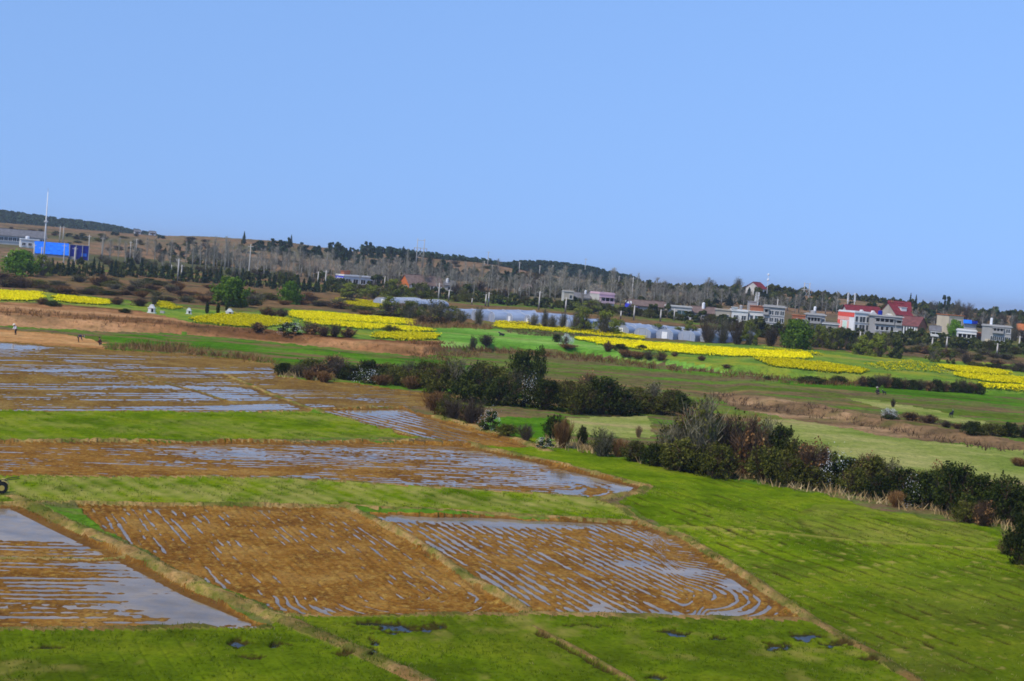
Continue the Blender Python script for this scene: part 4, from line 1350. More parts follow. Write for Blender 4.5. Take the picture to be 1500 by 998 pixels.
# ------------------------------------------------------------------ trees that stand out one by one
TREES = [
    ("willow_round", 337, 449, 60, 54, "broad_tree", "broad round-crowned green tree standing alone behind the rapeseed"),
    ("lime", 424, 446, 37, 36, "broad_tree", "bright lime-green small tree next to the broad green tree"),
    ("willow_round", 1166, 511, 52, 52, "broad_tree", "round deep-green tree in front of the village houses"),
    ("lime", 30, 404, 54, 44, "broad_tree", "fresh green bushy tree below the blue shed"), ("willow", 62, 404, 36, 34, "willow_tree", "half-green willow below the blue shed"),
    ("evergreen", 1110, 490, 32, 32, "evergreen_tree", "rounded evergreen in front of the grey storeyed house"),
    ("willow", 512, 436, 40, 26, "willow_tree", "yellowish willow in front of the white and blue house"), ("willow", 546, 438, 40, 24, "willow_tree", "low willow at the greenhouse's first gable"),
    ("willow", 580, 440, 46, 32, "willow_tree", "yellow-green willow below the orange-gabled house"), ("willow", 612, 444, 44, 30, "willow_tree", "willow below the long tiled roof"),
    ("willow", 600, 468, 46, 36, "willow_tree", "grey-green willow hiding the greenhouse's near end"), ("grey", 636, 474, 50, 36, "willow_tree", "misty grey willow before the greenhouse"), ("willow", 570, 462, 40, 30, "willow_tree", "pale willow between rapeseed strips and greenhouse"),
    ("willow", 862, 459, 46, 24, "willow_tree", "green willow below the pink-fronted house"), ("willow", 885, 490, 46, 42, "willow_tree", "dense olive willow in the greenhouse gap"), ("willow", 852, 484, 36, 30, "willow_tree", "thin willow at the greenhouse gap"),
    ("baretree", 700, 479, 30, 30, "bare_tree", "bare grey tree in front of the greenhouse doors"), ("baretree", 655, 474, 24, 24, "bare_tree", "smaller bare tree by the greenhouse's near end"),
    ("baretree", 798, 480, 22, 28, "bare_tree", "bare sapling before the greenhouse middle"), ("baretree", 824, 482, 26, 30, "bare_tree", "wider bare sapling before the greenhouse middle"), ("baretree", 780, 478, 22, 24, "bare_tree", "short bare sapling before the greenhouse middle"),
    ("grey", 676, 474, 34, 24, "bare_tree", "grey misty shrub tree at the greenhouse's near half"), ("baretree", 842, 484, 30, 30, "bare_tree", "bare sapling just before the greenhouse gap"), ("baretree", 808, 482, 26, 26, "bare_tree", "low bare sapling between two before the greenhouse"), ("willow", 905, 488, 30, 26, "willow_tree", "low willow beside the dense olive one"), ("willow", 930, 491, 34, 16, "willow_tree", "low bushy willow before the last greenhouse, nearer the gap"), ("willow", 1010, 497, 36, 26, "willow_tree", "greyish willow over the last greenhouse's end"), ("willow", 656, 466, 50, 22, "willow_tree", "wide low willow at the long greenhouse's start"),
    ("willow", 962, 494, 34, 22, "willow_tree", "low green willow before the last greenhouse"), ("willow", 990, 496, 30, 18, "willow_tree", "faint willow before the last greenhouse's end"), ("conifer", 1014, 499, 15, 18, "conifer_tree", "little dark cone-shaped tree at the greenhouse end"),
    ("purpletree", 1036, 502, 36, 38, "bare_tree", "grey-brown thicket tree at the greenhouse end"), ("baretree", 1058, 503, 36, 42, "bare_tree", "pale thicket tree next to the grey-brown one"), ("purpletree", 1080, 505, 38, 44, "bare_tree", "wide dusky thicket tree below the white houses"), ("willow", 1098, 506, 30, 40, "willow_tree", "greenish tree in the dusky thicket"),
    ("purpletree", 1128, 507, 30, 38, "bare_tree", "mauve bare tree beside the round green tree"), ("willow", 1200, 509, 36, 36, "willow_tree", "dull willow behind the round green tree's shade"), ("willow", 1222, 512, 36, 34, "willow_tree", "dull willow below the low white roof"),
    ("evergreen", 1238, 512, 26, 30, "evergreen_tree", "dark shrubby tree below the red and white wall"), ("willow", 1262, 520, 34, 30, "willow_tree", "olive tree below the white two-storey front"), ("willow", 1288, 523, 40, 38, "willow_tree", "broad olive tree below the grey concrete house"), ("evergreen", 1312, 525, 24, 34, "evergreen_tree", "dark tree ending the olive clump"),
    ("willow", 1368, 530, 30, 34, "willow_tree", "yellow-green tree in the brown scrub below the cream house"), ("evergreen", 1394, 533, 16, 20, "evergreen_tree", "small round black-green tree in the brown scrub"), ("purpletree", 1415, 533, 26, 18, "bare_tree", "low bare tree beside the small black-green one"),
    ("lime", 1398, 494, 28, 24, "broad_tree", "green tree in leaf before the cream house"), ("willow", 1352, 488, 16, 24, "willow_tree", "pale tree beside the brick-ended row"),
    ("conifer", 357, 358, 10, 22, "conifer_tree", "spire-like conifer on the skyline, the bigger of two"), ("conifer", 426, 362, 9, 18, "conifer_tree", "spire-like conifer on the skyline, the smaller of two"),
    ("cypress", 303, 459, 6, 16, "cypress_tree", "dark column cypress left of its twin by the tombs"), ("cypress", 319, 460, 6, 16, "cypress_tree", "dark column cypress right of its twin by the tombs"), ("cypress", 332, 456, 5, 12, "cypress_tree", "leaning little cypress behind the last tomb"),
    ("purpletree", 780, 430, 56, 42, "bare_tree", "large dark purple bare tree on the slope"), ("baretree", 1082, 424, 26, 24, "bare_tree", "round bare tree cut out against the sky by the villa"), ("baretree", 1042, 420, 26, 16, "bare_tree", "thin bare tree on the skyline near the villa"),
    ("conifer", 1332, 458, 10, 28, "conifer_tree", "first dark conifer of three by the red-roofed villa"), ("conifer", 1340, 460, 11, 28, "conifer_tree", "second dark conifer of three by the red-roofed villa"), ("conifer", 1350, 462, 10, 27, "conifer_tree", "third dark conifer of three by the red-roofed villa"),
    ("pine_round", 1384, 462, 22, 30, "pine_tree", "tall loose green tree behind the cream house"), ("baretree", 1366, 460, 22, 26, "bare_tree", "misty bare tree behind the cream house"), ("baretree", 1402, 464, 26, 26, "bare_tree", "bare tree beyond the tall loose green one"), ("purpletree", 1418, 466, 26, 22, "bare_tree", "mauve bare tree behind the blue-topped house"),
    ("pine_round", 1458, 474, 30, 28, "pine_tree", "big dome-shaped pine behind the grey house"), ("pine_round", 1480, 474, 20, 22, "pine_tree", "pointed pine beside the dome-shaped one"), ("conifer", 1436, 468, 10, 14, "conifer_tree", "short conifer by the dome-shaped pine"),
    ("baretree", 1486, 500, 26, 30, "bare_tree", "grey bare tree at the grey house's far corner"), ("baretree", 1478, 502, 22, 26, "bare_tree", "lower bare tree at the grey house's far corner"), ("purpletree", 1500, 502, 26, 28, "bare_tree", "bare tree by the small brick house"),
]
for kd, px, py, w, h, nm, lb in TREES:
    plant(kd, px, py, w, h, nm, lb, "tree", "trees standing apart")

# ------------------------------------------------------------------ belts, groves and woods
def row(kinds, pts, wr, hr, name, cat, seed, jx=3, jy=2):
    r = random.Random(seed)
    out = []
    for px, py in pts:
        kd = r.choice(kinds)
        out.append(plant(kd, px + r.uniform(-jx, jx), py + r.uniform(-jy, jy), r.uniform(*wr), r.uniform(*hr), name, None, cat, rng=r))
    return out


def along(poly, step):
    x0, x1 = poly[0][0], poly[-1][0]
    xs = np.arange(x0, x1, step)
    return [(x, float(np.interp(x, [p[0] for p in poly], [p[1] for p in poly]))) for x in xs]


# road-side evergreen belt below the houses
belt = row(["evergreen", "evergreen", "olive"], along([(478, 424), (640, 438), (760, 447), (900, 461), (1060, 474)], 10), (17, 25), (13, 20), "belt_tree", "tree", 1)
spots = [("in front of the white and blue house", 478, 580), ("below the orange-gabled house", 580, 680), ("behind the first greenhouse half", 680, 810), ("below the pink-fronted house", 810, 900), ("below the blue-banded wall", 900, 985), ("below the glass-fronted house", 985, 1070)]
for where, a, b in spots:
    ordinal_labels([o for o, px, py, k, h in PLANTS if o in belt and a <= px < b], "dark belt tree", where, "evergreen belt below the houses")
belt2 = row(["evergreen", "evergreen", "evergreen", "olive"], along([(1062, 484), (1150, 492), (1235, 500), (1330, 505), (1400, 510), (1520, 522)], 9), (17, 26), (16, 24), "belt_tree", "tree", 2)
for where, a, b in [("before the storeyed grey house", 1050, 1160), ("before the red and white wall", 1160, 1262), ("before the grey concrete house", 1262, 1350), ("before the cream house", 1350, 1430), ("before the last grey house", 1430, 1600)]:
    ordinal_labels([o for o, px, py, k, h in PLANTS if o in belt2 and a <= px < b], "dark belt tree", where, "evergreen belt below the village")
hed = row(["olive", "purple", "dark"], along([(1425, 537), (1540, 548)], 10), (16, 22), (8, 11), "hedge_bush", "bush", 22)
ordinal_labels(hed, "low dark hedge bush", "at the edge of the brown scrub", "low hedge by the scrub")
# dark young conifers on the left below the slope
cb = row(["conifer", "conifer", "evergreen"], along([(70, 402), (200, 406), (300, 414), (420, 424), (500, 430)], 7.5), (11, 17), (18, 27), "conifer_tree", "tree", 3)
for where, a, b in [("below the blue shed", 60, 160), ("between the blue shed and the paired poles", 160, 255), ("by the paired poles", 255, 340), ("behind the broad and lime trees", 340, 430), ("beyond the lime tree", 430, 520)]:
    ordinal_labels([o for o, px, py, k, h in PLANTS if o in cb and a <= px < b], "dark young conifer", where, "young conifers along the road")
# leafless poplars
pr = random.Random(5)
pts = []
for x in np.arange(150, 300, 11):
    pts.append((x, 372 + (x - 150) * 0.15 + pr.uniform(-8, 14)))
for x in np.arange(300, 1040, 4.3):
    pts.append((x + pr.uniform(-2, 2), float(np.interp(x, [300, 480, 600, 760, 900, 1040], [402, 415, 424, 440, 450, 460])) + pr.choice([-13, -9, -5, -2, 0]) + pr.uniform(-2, 2)))
for x in np.arange(1050, 1240, 8):
    pts.append((x + pr.uniform(-2, 2), float(np.interp(x, [1050, 1240], [446, 462])) + pr.uniform(-4, 4)))
for x in np.arange(1340, 1500, 14):
    pts.append((x, float(np.interp(x, [1340, 1500], [476, 490])) + pr.uniform(-4, 4)))
pop = row(["poplar"], pts, (11, 24), (24, 48), "poplar_tree", "tree", 6, 1, 1)
for o in pop:
    px = 750 + FPX * o.location.x / o.location.y
    if px > 1040:
        o.scale.z *= 0.7
zones = [("on the bare slope by the blue shed", 0, 300), ("behind the broad green tree", 300, 400), ("behind the lime-green tree", 400, 490), ("behind the white and blue house", 490, 570), ("behind the orange-gabled house", 570, 670),
         ("above the greenhouse", 670, 760), ("beside the purple bare tree", 760, 850), ("behind the pink-fronted house", 850, 915), ("behind the blue-banded wall", 915, 985), ("behind the glass-fronted house", 985, 1050), ("below the hilltop villa", 1050, 1150), ("behind the dark veranda house", 1150, 1300), ("behind the last village houses", 1300, 1600)]
for where, a, b in zones:
    ordinal_labels([o for o, px, py, k, h in PLANTS if o in pop and a <= px < b], "leafless poplar", where, "leafless poplars " + where, 20)
# grey-brown understorey beneath the poplars
ur = random.Random(77)
pts = []
for x in np.arange(150, 1050, 6.0):
    yb = float(np.interp(x, [150, 300, 480, 600, 760, 900, 1050], [392, 404, 417, 426, 442, 452, 462]))
    pts.append((x + ur.uniform(-3, 3), yb - ur.choice([0, 4, 9, 15])))
und = row(["baretree", "purpletree", "olive", "grey", "evergreen"], pts, (16, 26), (10, 18), "understorey_bush", "bush", 78, 1, 1)
for where, a, b in zones[:10]:
    ordinal_labels([o for o, px, py, k, h in PLANTS if o in und and a <= px < b], "dull understorey bush", where, "understorey " + where, 20)
# dark pines and evergreens on the slope and the skyline
def scatter_px(n, poly, seed):
    r = random.Random(seed)
    xs, ys = [p[0] for p in poly], [p[1] for p in poly]
    out = []
    pa = np.array(poly, float)
    while len(out) < n:
        x, y = r.uniform(min(xs), max(xs)), r.uniform(min(ys), max(ys))
        if inpoly(np.array([x]), np.array([y]), pa)[0]:
            out.append((x, y))
    return sorted(out, key=lambda p: p[1])


WOODS = [
    ("on the skyline behind the skyline conifers", 44, [(372, 362), (450, 362), (520, 370), (610, 382), (610, 392), (520, 386), (440, 378), (372, 372)], (14, 20), (13, 20), ["pine_round", "pine_round", "conifer"]),
    ("scattered on the brown hill", 24, [(225, 362), (300, 372), (350, 372), (350, 384), (300, 384), (230, 372)], (9, 14), (9, 16), ["pine_round", "conifer"]),
    ("on the slope above the orange-gabled house", 40, [(500, 388), (600, 394), (680, 398), (680, 412), (600, 408), (500, 400)], (13, 20), (14, 22), ["pine_round", "conifer"]),
    ("on the slope above the greenhouse", 46, [(680, 396), (790, 412), (900, 420), (900, 434), (790, 428), (680, 414)], (14, 20), (12, 18), ["pine_round", "olive"]),
    ("on the slope behind the pink-fronted house", 34, [(790, 420), (870, 426), (870, 436), (790, 436)], (13, 19), (12, 18), ["pine_round", "evergreen"]),
    ("on the slope behind the blue-banded wall", 34, [(870, 412), (1010, 428), (1010, 440), (900, 434), (870, 424)], (10, 16), (9, 14), ["pine_round", "purpletree", "conifer"]),
    ("around the hilltop villa", 46, [(1020, 436), (1090, 436), (1230, 450), (1230, 458), (1100, 450), (1020, 448)], (14, 22), (15, 24), ["pine_round", "evergreen", "olive", "conifer"]),
    ("behind the red roofs", 28, [(1180, 448), (1330, 462), (1330, 468), (1180, 456)], (14, 22), (14, 20), ["pine_round", "evergreen", "olive"]),
    ("behind the last village houses", 46, [(1345, 466), (1540, 482), (1540, 492), (1345, 474)], (14, 24), (14, 26), ["pine_round", "evergreen", "purpletree", "baretree"]),
    ("just behind the low roof row", 26, [(930, 444), (1060, 452), (1060, 460), (930, 452)], (14, 20), (12, 17), ["olive", "purpletree", "evergreen"]),
]
for wi, (where, n, poly, wr, hr, kinds) in enumerate(WOODS):
    it = row(kinds, scatter_px(n, poly, 60 + wi), wr, hr, "hill_tree", "tree", 80 + wi, 0, 0)
    ordinal_labels(it, "dark hill tree", where, "hill trees " + where, 20)

# low scrub dotted over the bare hill
hr_ = random.Random(140)
pts = scatter_px0(70, [(0, 334), (120, 342), (300, 352), (440, 372), (440, 392), (300, 384), (140, 366), (0, 352)], 141)
hs_ = [plant(hr_.choice(["brown", "olive", "purple", "pine_round", "grey"]), px, py, hr_.uniform(9, 20), hr_.uniform(3.5, 7), "hill_bush", None, "bush") for px, py in pts]
for where, a, b in [("above the factory", 0, 110), ("on the brown hill past the blue sheds", 110, 220), ("on the brown hill above the paired poles", 220, 330), ("on the brown hill by the skyline conifers", 330, 500)]:
    ordinal_labels([o for o, px, py, k, h in PLANTS if o in hs_ and a <= px < b], "low hill bush", where, "low bushes on the brown hill")
pts = scatter_px0(50, [(600, 386), (680, 394), (780, 410), (900, 416), (1040, 432), (1300, 462), (1300, 456), (1040, 424), (900, 410), (780, 402), (680, 386), (620, 380)], 143)
hs_ = [plant(hr_.choice(["brown", "olive", "purple", "pine_round", "grey"]), px, py, hr_.uniform(9, 18), hr_.uniform(4, 8), "hill_bush", None, "bush") for px, py in pts]
for where, a, b in [("high behind the orange gable", 0, 720), ("high above the greenhouse", 720, 870), ("high behind the blue-banded wall", 870, 1030), ("high around the hilltop villa", 1030, 1400)]:
    ordinal_labels([o for o, px, py, k, h in PLANTS if o in hs_ and a <= px < b], "low hill bush", where, "low bushes on the far slope")
# the far wooded crests: one mass to the eye
def far_wood(name, label, px0, px1, n, dlo, dhi, seed, hm=(6, 10), mat=L_pine):
    rng = np.random.default_rng(seed)
    t = rng.uniform((px0 - 750) / FPX, (px1 - 750) / FPX, n)
    y = rng.uniform(dlo, dhi, n)
    x = t * y
    z = ground_z(x, y)
    src, _ = crown_mesh("far_wood_clump", mat, 90, 0.42, seed, 14)
    co = np.empty(len(src.vertices) * 3, np.float32)
    src.vertices.foreach_get("co", co)
    co = co.reshape(-1, 3)
    hh = rng.uniform(hm[0], hm[1], n) / 1.8
    wv = hh * rng.uniform(0.8, 1.2, n)
    v = co[None] * np.stack([wv, wv, hh], -1)[:, None, :] + np.stack([x, y, z - 0.3], -1)[:, None, :]
    nf = len(co) // 4
    f = np.arange(n * nf * 4).reshape(-1, 4)
    tn = np.repeat(np.clip(rng.normal(0.5, 0.3, n * nf), 0, 1), 4)
    me = np_mesh(name, v.reshape(-1, 3), f, mat, tone=tn)
    bpy.data.meshes.remove(src)
    return tag(obj(name, me), label, "wood", kind="stuff")


far_wood("far_woods", "dark blue-green wood along the farthest crest above the brown hill", -260, 255, 1500, 1330, 1500, 201, (7, 11))
far_wood("far_woods", "dark wooded hump on the skyline above the greenhouse", 655, 930, 900, 1010, 1150, 202, (5, 9))
far_wood("far_woods", "low dark wood along the skyline over the left end of the hump", 520, 740, 240, 895, 930, 203, (3.0, 5))
far_wood("far_woods", "low wood on the brown skyline beyond the village", 880, 1620, 330, 700, 760, 204, (3, 5.5), L_olive)

# ------------------------------------------------------------------ rapeseed, grasses and reeds (what nobody could count)
def scatter_world(poly, dens, rng, jag=0.6, maxn=200000, feather=0.0):
    """points on the ground inside a photo outline, dens to the square metre"""
    pts = [at(*p) for p in poly]
    x0, x1 = min(p.x for p in pts), max(p.x for p in pts)
    y0, y1 = min(p.y for p in pts) - 1, max(p.y for p in pts) + 1
    n = int(min((x1 - x0) * (y1 - y0) * dens, maxn * 8))
    x, y = rng.uniform(x0, x1, n), rng.uniform(y0, y1, n)
    z = ground_z(x, y)
    qx, qy = project(x + jag * fnoise(x / 3, y / 3, 301, 2), y + jag * 2 * fnoise(x / 3, y / 3, 302, 2), z)
    if feather:
        qx = qx + rng.normal(size=n) * feather * 3
        qy = qy + rng.normal(size=n) * feather
    k = inpoly(qx, qy, poly)
    return x[k], y[k], surf_z(x[k], y[k])


def rape(poly, label, dens=22.0, height=0.50, seed=0, cover=1.0):
    rng = np.random.default_rng(seed + 400)
    x, y, z = scatter_world(poly, dens, rng, 1.5, feather=0.75)
    pat = fnoise(x / 4, y / 3, 310 + seed, 3)
    hh = height * (0.9 + 0.10 * pat + rng.uniform(-0.06, 0.06, len(x)))
    keep = pat > -0.62 * cover - 0.1
    x, y, z, hh = x[keep], y[keep], z[keep], hh[keep]
    n = len(x)
    cen = np.stack([x, y, z + hh], 1)
    cen2 = cen + rng.normal(size=(n, 3)) * np.array([0.14, 0.14, 0.07]) - np.array([0, 0, 0.10])
    up = np.array([0, 0, 1.0]) + rng.normal(size=(n, 3)) * 0.55
    v1, f1 = quads_from(np.concatenate([cen, cen2]), np.concatenate([up, up[::-1]]), 0.23, rng)
    flowers = np_mesh("blossoms", v1, f1, L_rape, tone=np.repeat(rng.uniform(0, 1, 2 * n), 4))
    p0 = np.concatenate([np.stack([x, y, z - 0.05], 1)] * 2) + rng.normal(size=(2 * n, 3)) * np.array([0.16, 0.16, 0])
    p1 = np.concatenate([cen, cen]) * np.array([1, 1, 1]) + rng.normal(size=(2 * n, 3)) * np.array([0.1, 0.1, 0.02])
    p1[:, 2] -= rng.uniform(0.2, 0.5, 2 * n)
    v2, f2 = blades(p0[::2], p1[::2], 0.30, rng)
    o = obj("rapeseed", np_mesh("rapeseed", v2, f2, L_rapeleaf, tone=np.repeat(rng.uniform(0, 1, n), 4)))
    tag(o, label, "rapeseed", "rapeseed in flower", "stuff")
    obj("blossoms", flowers, o)["kind"] = "stuff"


RAPE = [
    ([(-120, 425), (0, 428), (60, 430), (60, 441), (0, 440), (-120, 438)], "yellow rapeseed strip cut by the frame, left of the brown mound"),
    ([(84, 434), (120, 438), (160, 442), (160, 447), (110, 445), (82, 441)], "thin yellow rapeseed strip running on past the brown mound"),
    ([(228, 443), (250, 447), (266, 453), (250, 454), (230, 449)], "tiny yellow rapeseed patch behind the tombs"),
    ([(280, 468), (300, 464), (345, 462), (368, 463), (420, 469), (430, 474), (400, 479), (365, 480), (300, 475)], "bright rapeseed field in front of the last tomb"),
    ([(424, 458), (450, 458), (500, 462), (605, 470), (606, 477), (520, 472), (440, 468), (424, 464)], "long rapeseed strip curving up beneath the lime-green tree"),
    ([(440, 472), (480, 473), (570, 478), (640, 486), (600, 486), (500, 480)], "thin broken rapeseed strip behind the brown bushes"),
    ([(545, 490), (600, 489), (640, 491), (640, 498), (600, 499), (552, 497)], "short blunt rapeseed strip on the terrace edge"),
    ([(492, 438), (530, 442), (560, 446), (556, 452), (520, 449), (498, 445)], "pale patchy rapeseed behind the willows"),
    ([(725, 473), (760, 474), (800, 478), (870, 485), (944, 492), (942, 498), (860, 490), (790, 484), (728, 481)], "long rapeseed strip right under the greenhouse"),
    ([(840, 496), (880, 497), (920, 501), (1000, 508), (1100, 515), (1186, 519), (1182, 526), (1100, 524), (1010, 519), (950, 514), (880, 505)], "longest rapeseed strip behind the mound in the wheat"),
    ([(1107, 528), (1150, 528), (1200, 533), (1272, 544), (1262, 548), (1200, 545), (1140, 538)], "leaf-shaped rapeseed patch above the terrace hedge"),
    ([(1366, 536), (1420, 539), (1474, 545), (1472, 550), (1410, 546)], "small rapeseed strip at the scrub edge, the uppermost on its side"),
    ([(1398, 548), (1450, 552), (1600, 562), (1600, 572), (1450, 560), (1405, 553)], "rapeseed strip running out of the frame, the middle one"),
    ([(1436, 565), (1500, 567), (1600, 572), (1600, 580), (1500, 575), (1440, 571)], "rapeseed strip running out of the frame, the lowest one"),
]
for i, (poly, lb) in enumerate(RAPE):
    rape(poly, lb, seed=i)
rape([(1118, 511), (1185, 516), (1210, 522), (1150, 519)], "faint thin rapeseed line behind the longest strip", 2.5, seed=30)
rape([(1260, 534), (1340, 530), (1380, 538), (1380, 546), (1300, 544)], "thin yellow-green rapeseed only starting to flower", 1.6, seed=31)


def tufts(poly, dens, h, w, mat, name, label, seed, tone=(0.3, 0.3), mask=None, jag=0.6, cat="grass", zoff=0.0, lean=0.4):
    rng = np.random.default_rng(seed + 700)
    x, y, z = scatter_world(poly, dens, rng, jag)
    if mask is not None:
        k = mask(x, y, rng) & (z > -0.09)
        x, y, z = x[k], y[k], z[k]
    n = len(x)
    if n == 0:
        return
    p0 = np.repeat(np.stack([x, y, z + zoff - 0.03], 1), 4, 0) + rng.normal(size=(4 * n, 3)) * np.array([w * 2, w * 2, 0])
    hh = rng.uniform(h[0], h[1], 4 * n) * np.repeat(rng.uniform(0.7, 1.3, n), 4)
    d = rng.normal(size=(4 * n, 3)) * lean
    d[:, 2] = 1
    v, f = blades(p0, p0 + d * hh[:, None], w, rng)
    tn = np.clip(np.repeat(rng.normal(tone[0], tone[1], n), 4) + rng.normal(0, 0.1, 4 * n), 0, 1)
    me = np_mesh(name, v, f, mat, tone=np.repeat(tn, 4))
    return tag(obj(name, me), label, cat, kind="stuff")


def patchy(sc, seed, thr):
    return lambda x, y, rng: fnoise(x / sc, y / sc, seed, 3) + rng.uniform(-0.25, 0.25, len(x)) > thr


def rowmask(x, y, rng):
    ac = -x * rd[1] + y * rd[0]
    saw = np.abs(((ac / 1.55 + 0.12 * fnoise((x * rd[0] + y * rd[1]) / 9, ac / 3, 95, 2)) % 1.0) - 0.5) * 2
    return (saw > 0.35) & (fnoise(x / 4, y / 4, 333, 3) + rng.uniform(-0.4, 0.4, len(x)) > 0.0)


G4near = [(905, 735), (1000, 700), (1200, 730), (1310, 756), (1450, 776), (1480, 800), (1700, 860), (1700, 1200), (1600, 1200), (1340, 1000), (1195, 912), (1000, 786)]
tufts(G4near, 11, (0.05, 0.13), 0.035, L_grass, "grass_tufts", "straw and green tufts standing in the sown rows of the big field", 1, (0.45, 0.33), rowmask)
tufts([(-300, 930), (385, 926), (440, 912), (760, 908), (1190, 916), (1330, 1010), (1500, 1150), (-300, 1150)], 14, (0.05, 0.12), 0.035, L_grass, "grass_tufts", "rough tufted grass below the dikes", 2, (0.28, 0.25), patchy(2.5, 341, -0.15))
tufts(G2, 9, (0.06, 0.14), 0.04, L_grass, "grass_tufts", "stubble standing on the slanting-swath strip", 3, (0.5, 0.3), patchy(1.5, 342, 0.0))
tufts(G1, 4, (0.06, 0.14), 0.05, L_grass, "grass_tufts", "short growth on the smooth green strip", 4, (0.25, 0.2), patchy(3, 343, 0.1))


def on_bunds(lo, hi):
    def f(x, y, rng):
        best = np.full(x.shape, 9.0)
        for pl, w, h in BUNDS[:14]:
            d = line_dist(x, y, [tuple(at(*p).xy) for p in pl])
            best = np.minimum(best, d / w)
        return (best > lo) & (best < hi) & (fnoise(x / 1.2, y / 1.2, 351, 3) + rng.uniform(-0.4, 0.4, len(x)) > 0.0)
    return f


tufts([(-300, 640), (640, 590), (960, 700), (1200, 910), (1500, 1090), (-300, 1090)], 10, (0.06, 0.15), 0.04, L_grass, "dike_grass", "dry and green grass fringing the paddy dikes", 5, (0.62, 0.3), on_bunds(0.0, 1.35))
# dead reeds and tall weeds
REED = [
    ([(596, 504), (665, 503), (705, 511), (705, 524), (640, 528), (596, 524)], 1.3, (0.3, 0.8), L_rust, "dark dead weeds hanging over the terrace corner"),
    ([(560, 572), (640, 590), (720, 618), (700, 628), (640, 606), (560, 582)], 3.0, (0.5, 1.1), L_rust, "rust reeds fringing the upper paddy under the far hedge"),
    ([(400, 545), (480, 560), (560, 568), (600, 578), (560, 578), (470, 566), (400, 556)], 2.6, (0.4, 0.9), L_straw, "straw-coloured reeds along the far hedge foot"),
    ([(130, 512), (260, 518), (330, 528), (405, 534), (400, 528), (330, 516), (260, 506), (180, 506)], 2.0, (0.4, 1.0), L_rust, "brown reeds on the upper paddy margin near the workers"),
    ([(780, 652), (850, 664), (960, 684), (1100, 708), (1240, 732), (1310, 746), (1450, 772), (1500, 790), (1500, 775), (1310, 735), (1100, 696), (860, 652), (800, 640)], 2.2, (0.3, 0.8), L_straw, "pale dead grass along the near hedge foot"),
    ([(0, 462), (60, 470), (130, 478), (260, 484), (350, 492), (430, 498), (560, 512), (640, 518), (640, 510), (500, 500), (300, 476), (0, 450)], 0.55, (0.35, 0.8), L_rust, "rusty dead grass on the terrace above the wheat strip"),
    ([(690, 511), (800, 517), (950, 531), (1050, 543), (1150, 554), (1260, 561), (1260, 568), (1150, 562), (1050, 552), (950, 540), (800, 524), (690, 516)], 1.6, (0.4, 0.9), L_rust, "brown weeds on the long terrace bank"),
    ([(1040, 575), (1200, 596), (1400, 640), (1500, 662), (1500, 672), (1380, 648), (1180, 612), (1040, 590)], 0.8, (0.3, 0.7), L_brown, "dull dead weeds along the bank above the pale pasture"),
    ([(590, 470), (720, 478), (720, 484), (600, 480)], 1.6, (0.5, 1.0), L_rust, "dead reeds between greenhouse and jade wheat"),
    ([(740, 484), (860, 492), (940, 502), (940, 506), (850, 498), (740, 488)], 1.6, (0.3, 0.7), L_brown, "dark weeds under the greenhouse rapeseed strip"),
]
for i, (poly, dn, hh, mt, lb) in enumerate(REED):
    tufts(poly, dn, hh, 0.09, mt, "dry_grass", lb, 40 + i, (0.5, 0.3), patchy(3.5, 360 + i, -0.25), cat="dead grass", lean=0.45)

# ------------------------------------------------------------------ buildings
def plain(name, c, rough=0.8, spec=0.3, metal=0.0):
    m, nt, b = new_mat(name)
    n = noise_node(nt, obj_vec(nt), 1.3, 5, 0.65)
    nt.links.new(mixc(nt, n, scl(c, 0.8), scl(c, 1.15)), b.inputs["Base Color"])
    b.inputs["Roughness"].default_value = rough
    b.inputs["Specular IOR Level"].default_value = spec
    b.inputs["Metallic"].default_value = metal
    return m


def tile_mat(name, c, pitch=3.0):
    m, nt, b = new_mat(name)
    w = nt.nodes.new("ShaderNodeTexWave")
    w.inputs["Scale"].default_value = pitch
    w.inputs["Distortion"].default_value = 0.6
    nt.links.new(obj_vec(nt), w.inputs["Vector"])
    n = noise_node(nt, obj_vec(nt), 0.9, 5, 0.7)
    col = mixc(nt, ramp(nt, n, [(0.35, (0, 0, 0)), (0.7, (1, 1, 1))]), scl(c, 0.65), scl(c, 1.25))
    col = mixc(nt, w.outputs["Fac"], mixc(nt, 1.0, col, (0.7, 0.7, 0.7), 'MULTIPLY'), col)
    nt.links.new(col, b.inputs["Base Color"])
    b.inputs["Roughness"].default_value = 0.8
    b.inputs["Specular IOR Level"].default_value = 0.1
    return m


WHITE = wall_mat("white_plaster", (0.74, 0.74, 0.73), 0.3)
OFFW = wall_mat("offwhite_plaster", (0.62, 0.60, 0.55), 0.4)
CREAM = wall_mat("cream_plaster", (0.66, 0.56, 0.40), 0.3)
BEIGE = wall_mat("beige_plaster", (0.46, 0.41, 0.33), 0.45)
GREY = wall_mat("grey_cement", (0.40, 0.39, 0.38), 0.5)
DGREY = wall_mat("raw_cement", (0.33, 0.31, 0.29), 0.5)
PINK = wall_mat("pink_plaster", (0.72, 0.50, 0.55), 0.25)
BRICK = wall_mat("red_brick", (0.42, 0.15, 0.075), 0.4, 0.8)
ORANGE = wall_mat("orange_brick", (0.62, 0.17, 0.045), 0.3, 0.8)
GLASS = plain("window_glass", (0.045, 0.055, 0.065), 0.15, 0.5)
GGLASS = plain("green_glass", (0.06, 0.11, 0.11), 0.15, 0.5)
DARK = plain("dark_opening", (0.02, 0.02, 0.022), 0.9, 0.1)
FRAME = plain("window_frame_paint", (0.68, 0.68, 0.67))
DOORP = plain("door_paint", (0.12, 0.08, 0.06))
R_BROWN = tile_mat("brown_tiles", (0.21, 0.145, 0.12))
R_GREY = tile_mat("grey_tiles", (0.19, 0.185, 0.19))
R_RED = tile_mat("maroon_tiles", (0.22, 0.032, 0.04))
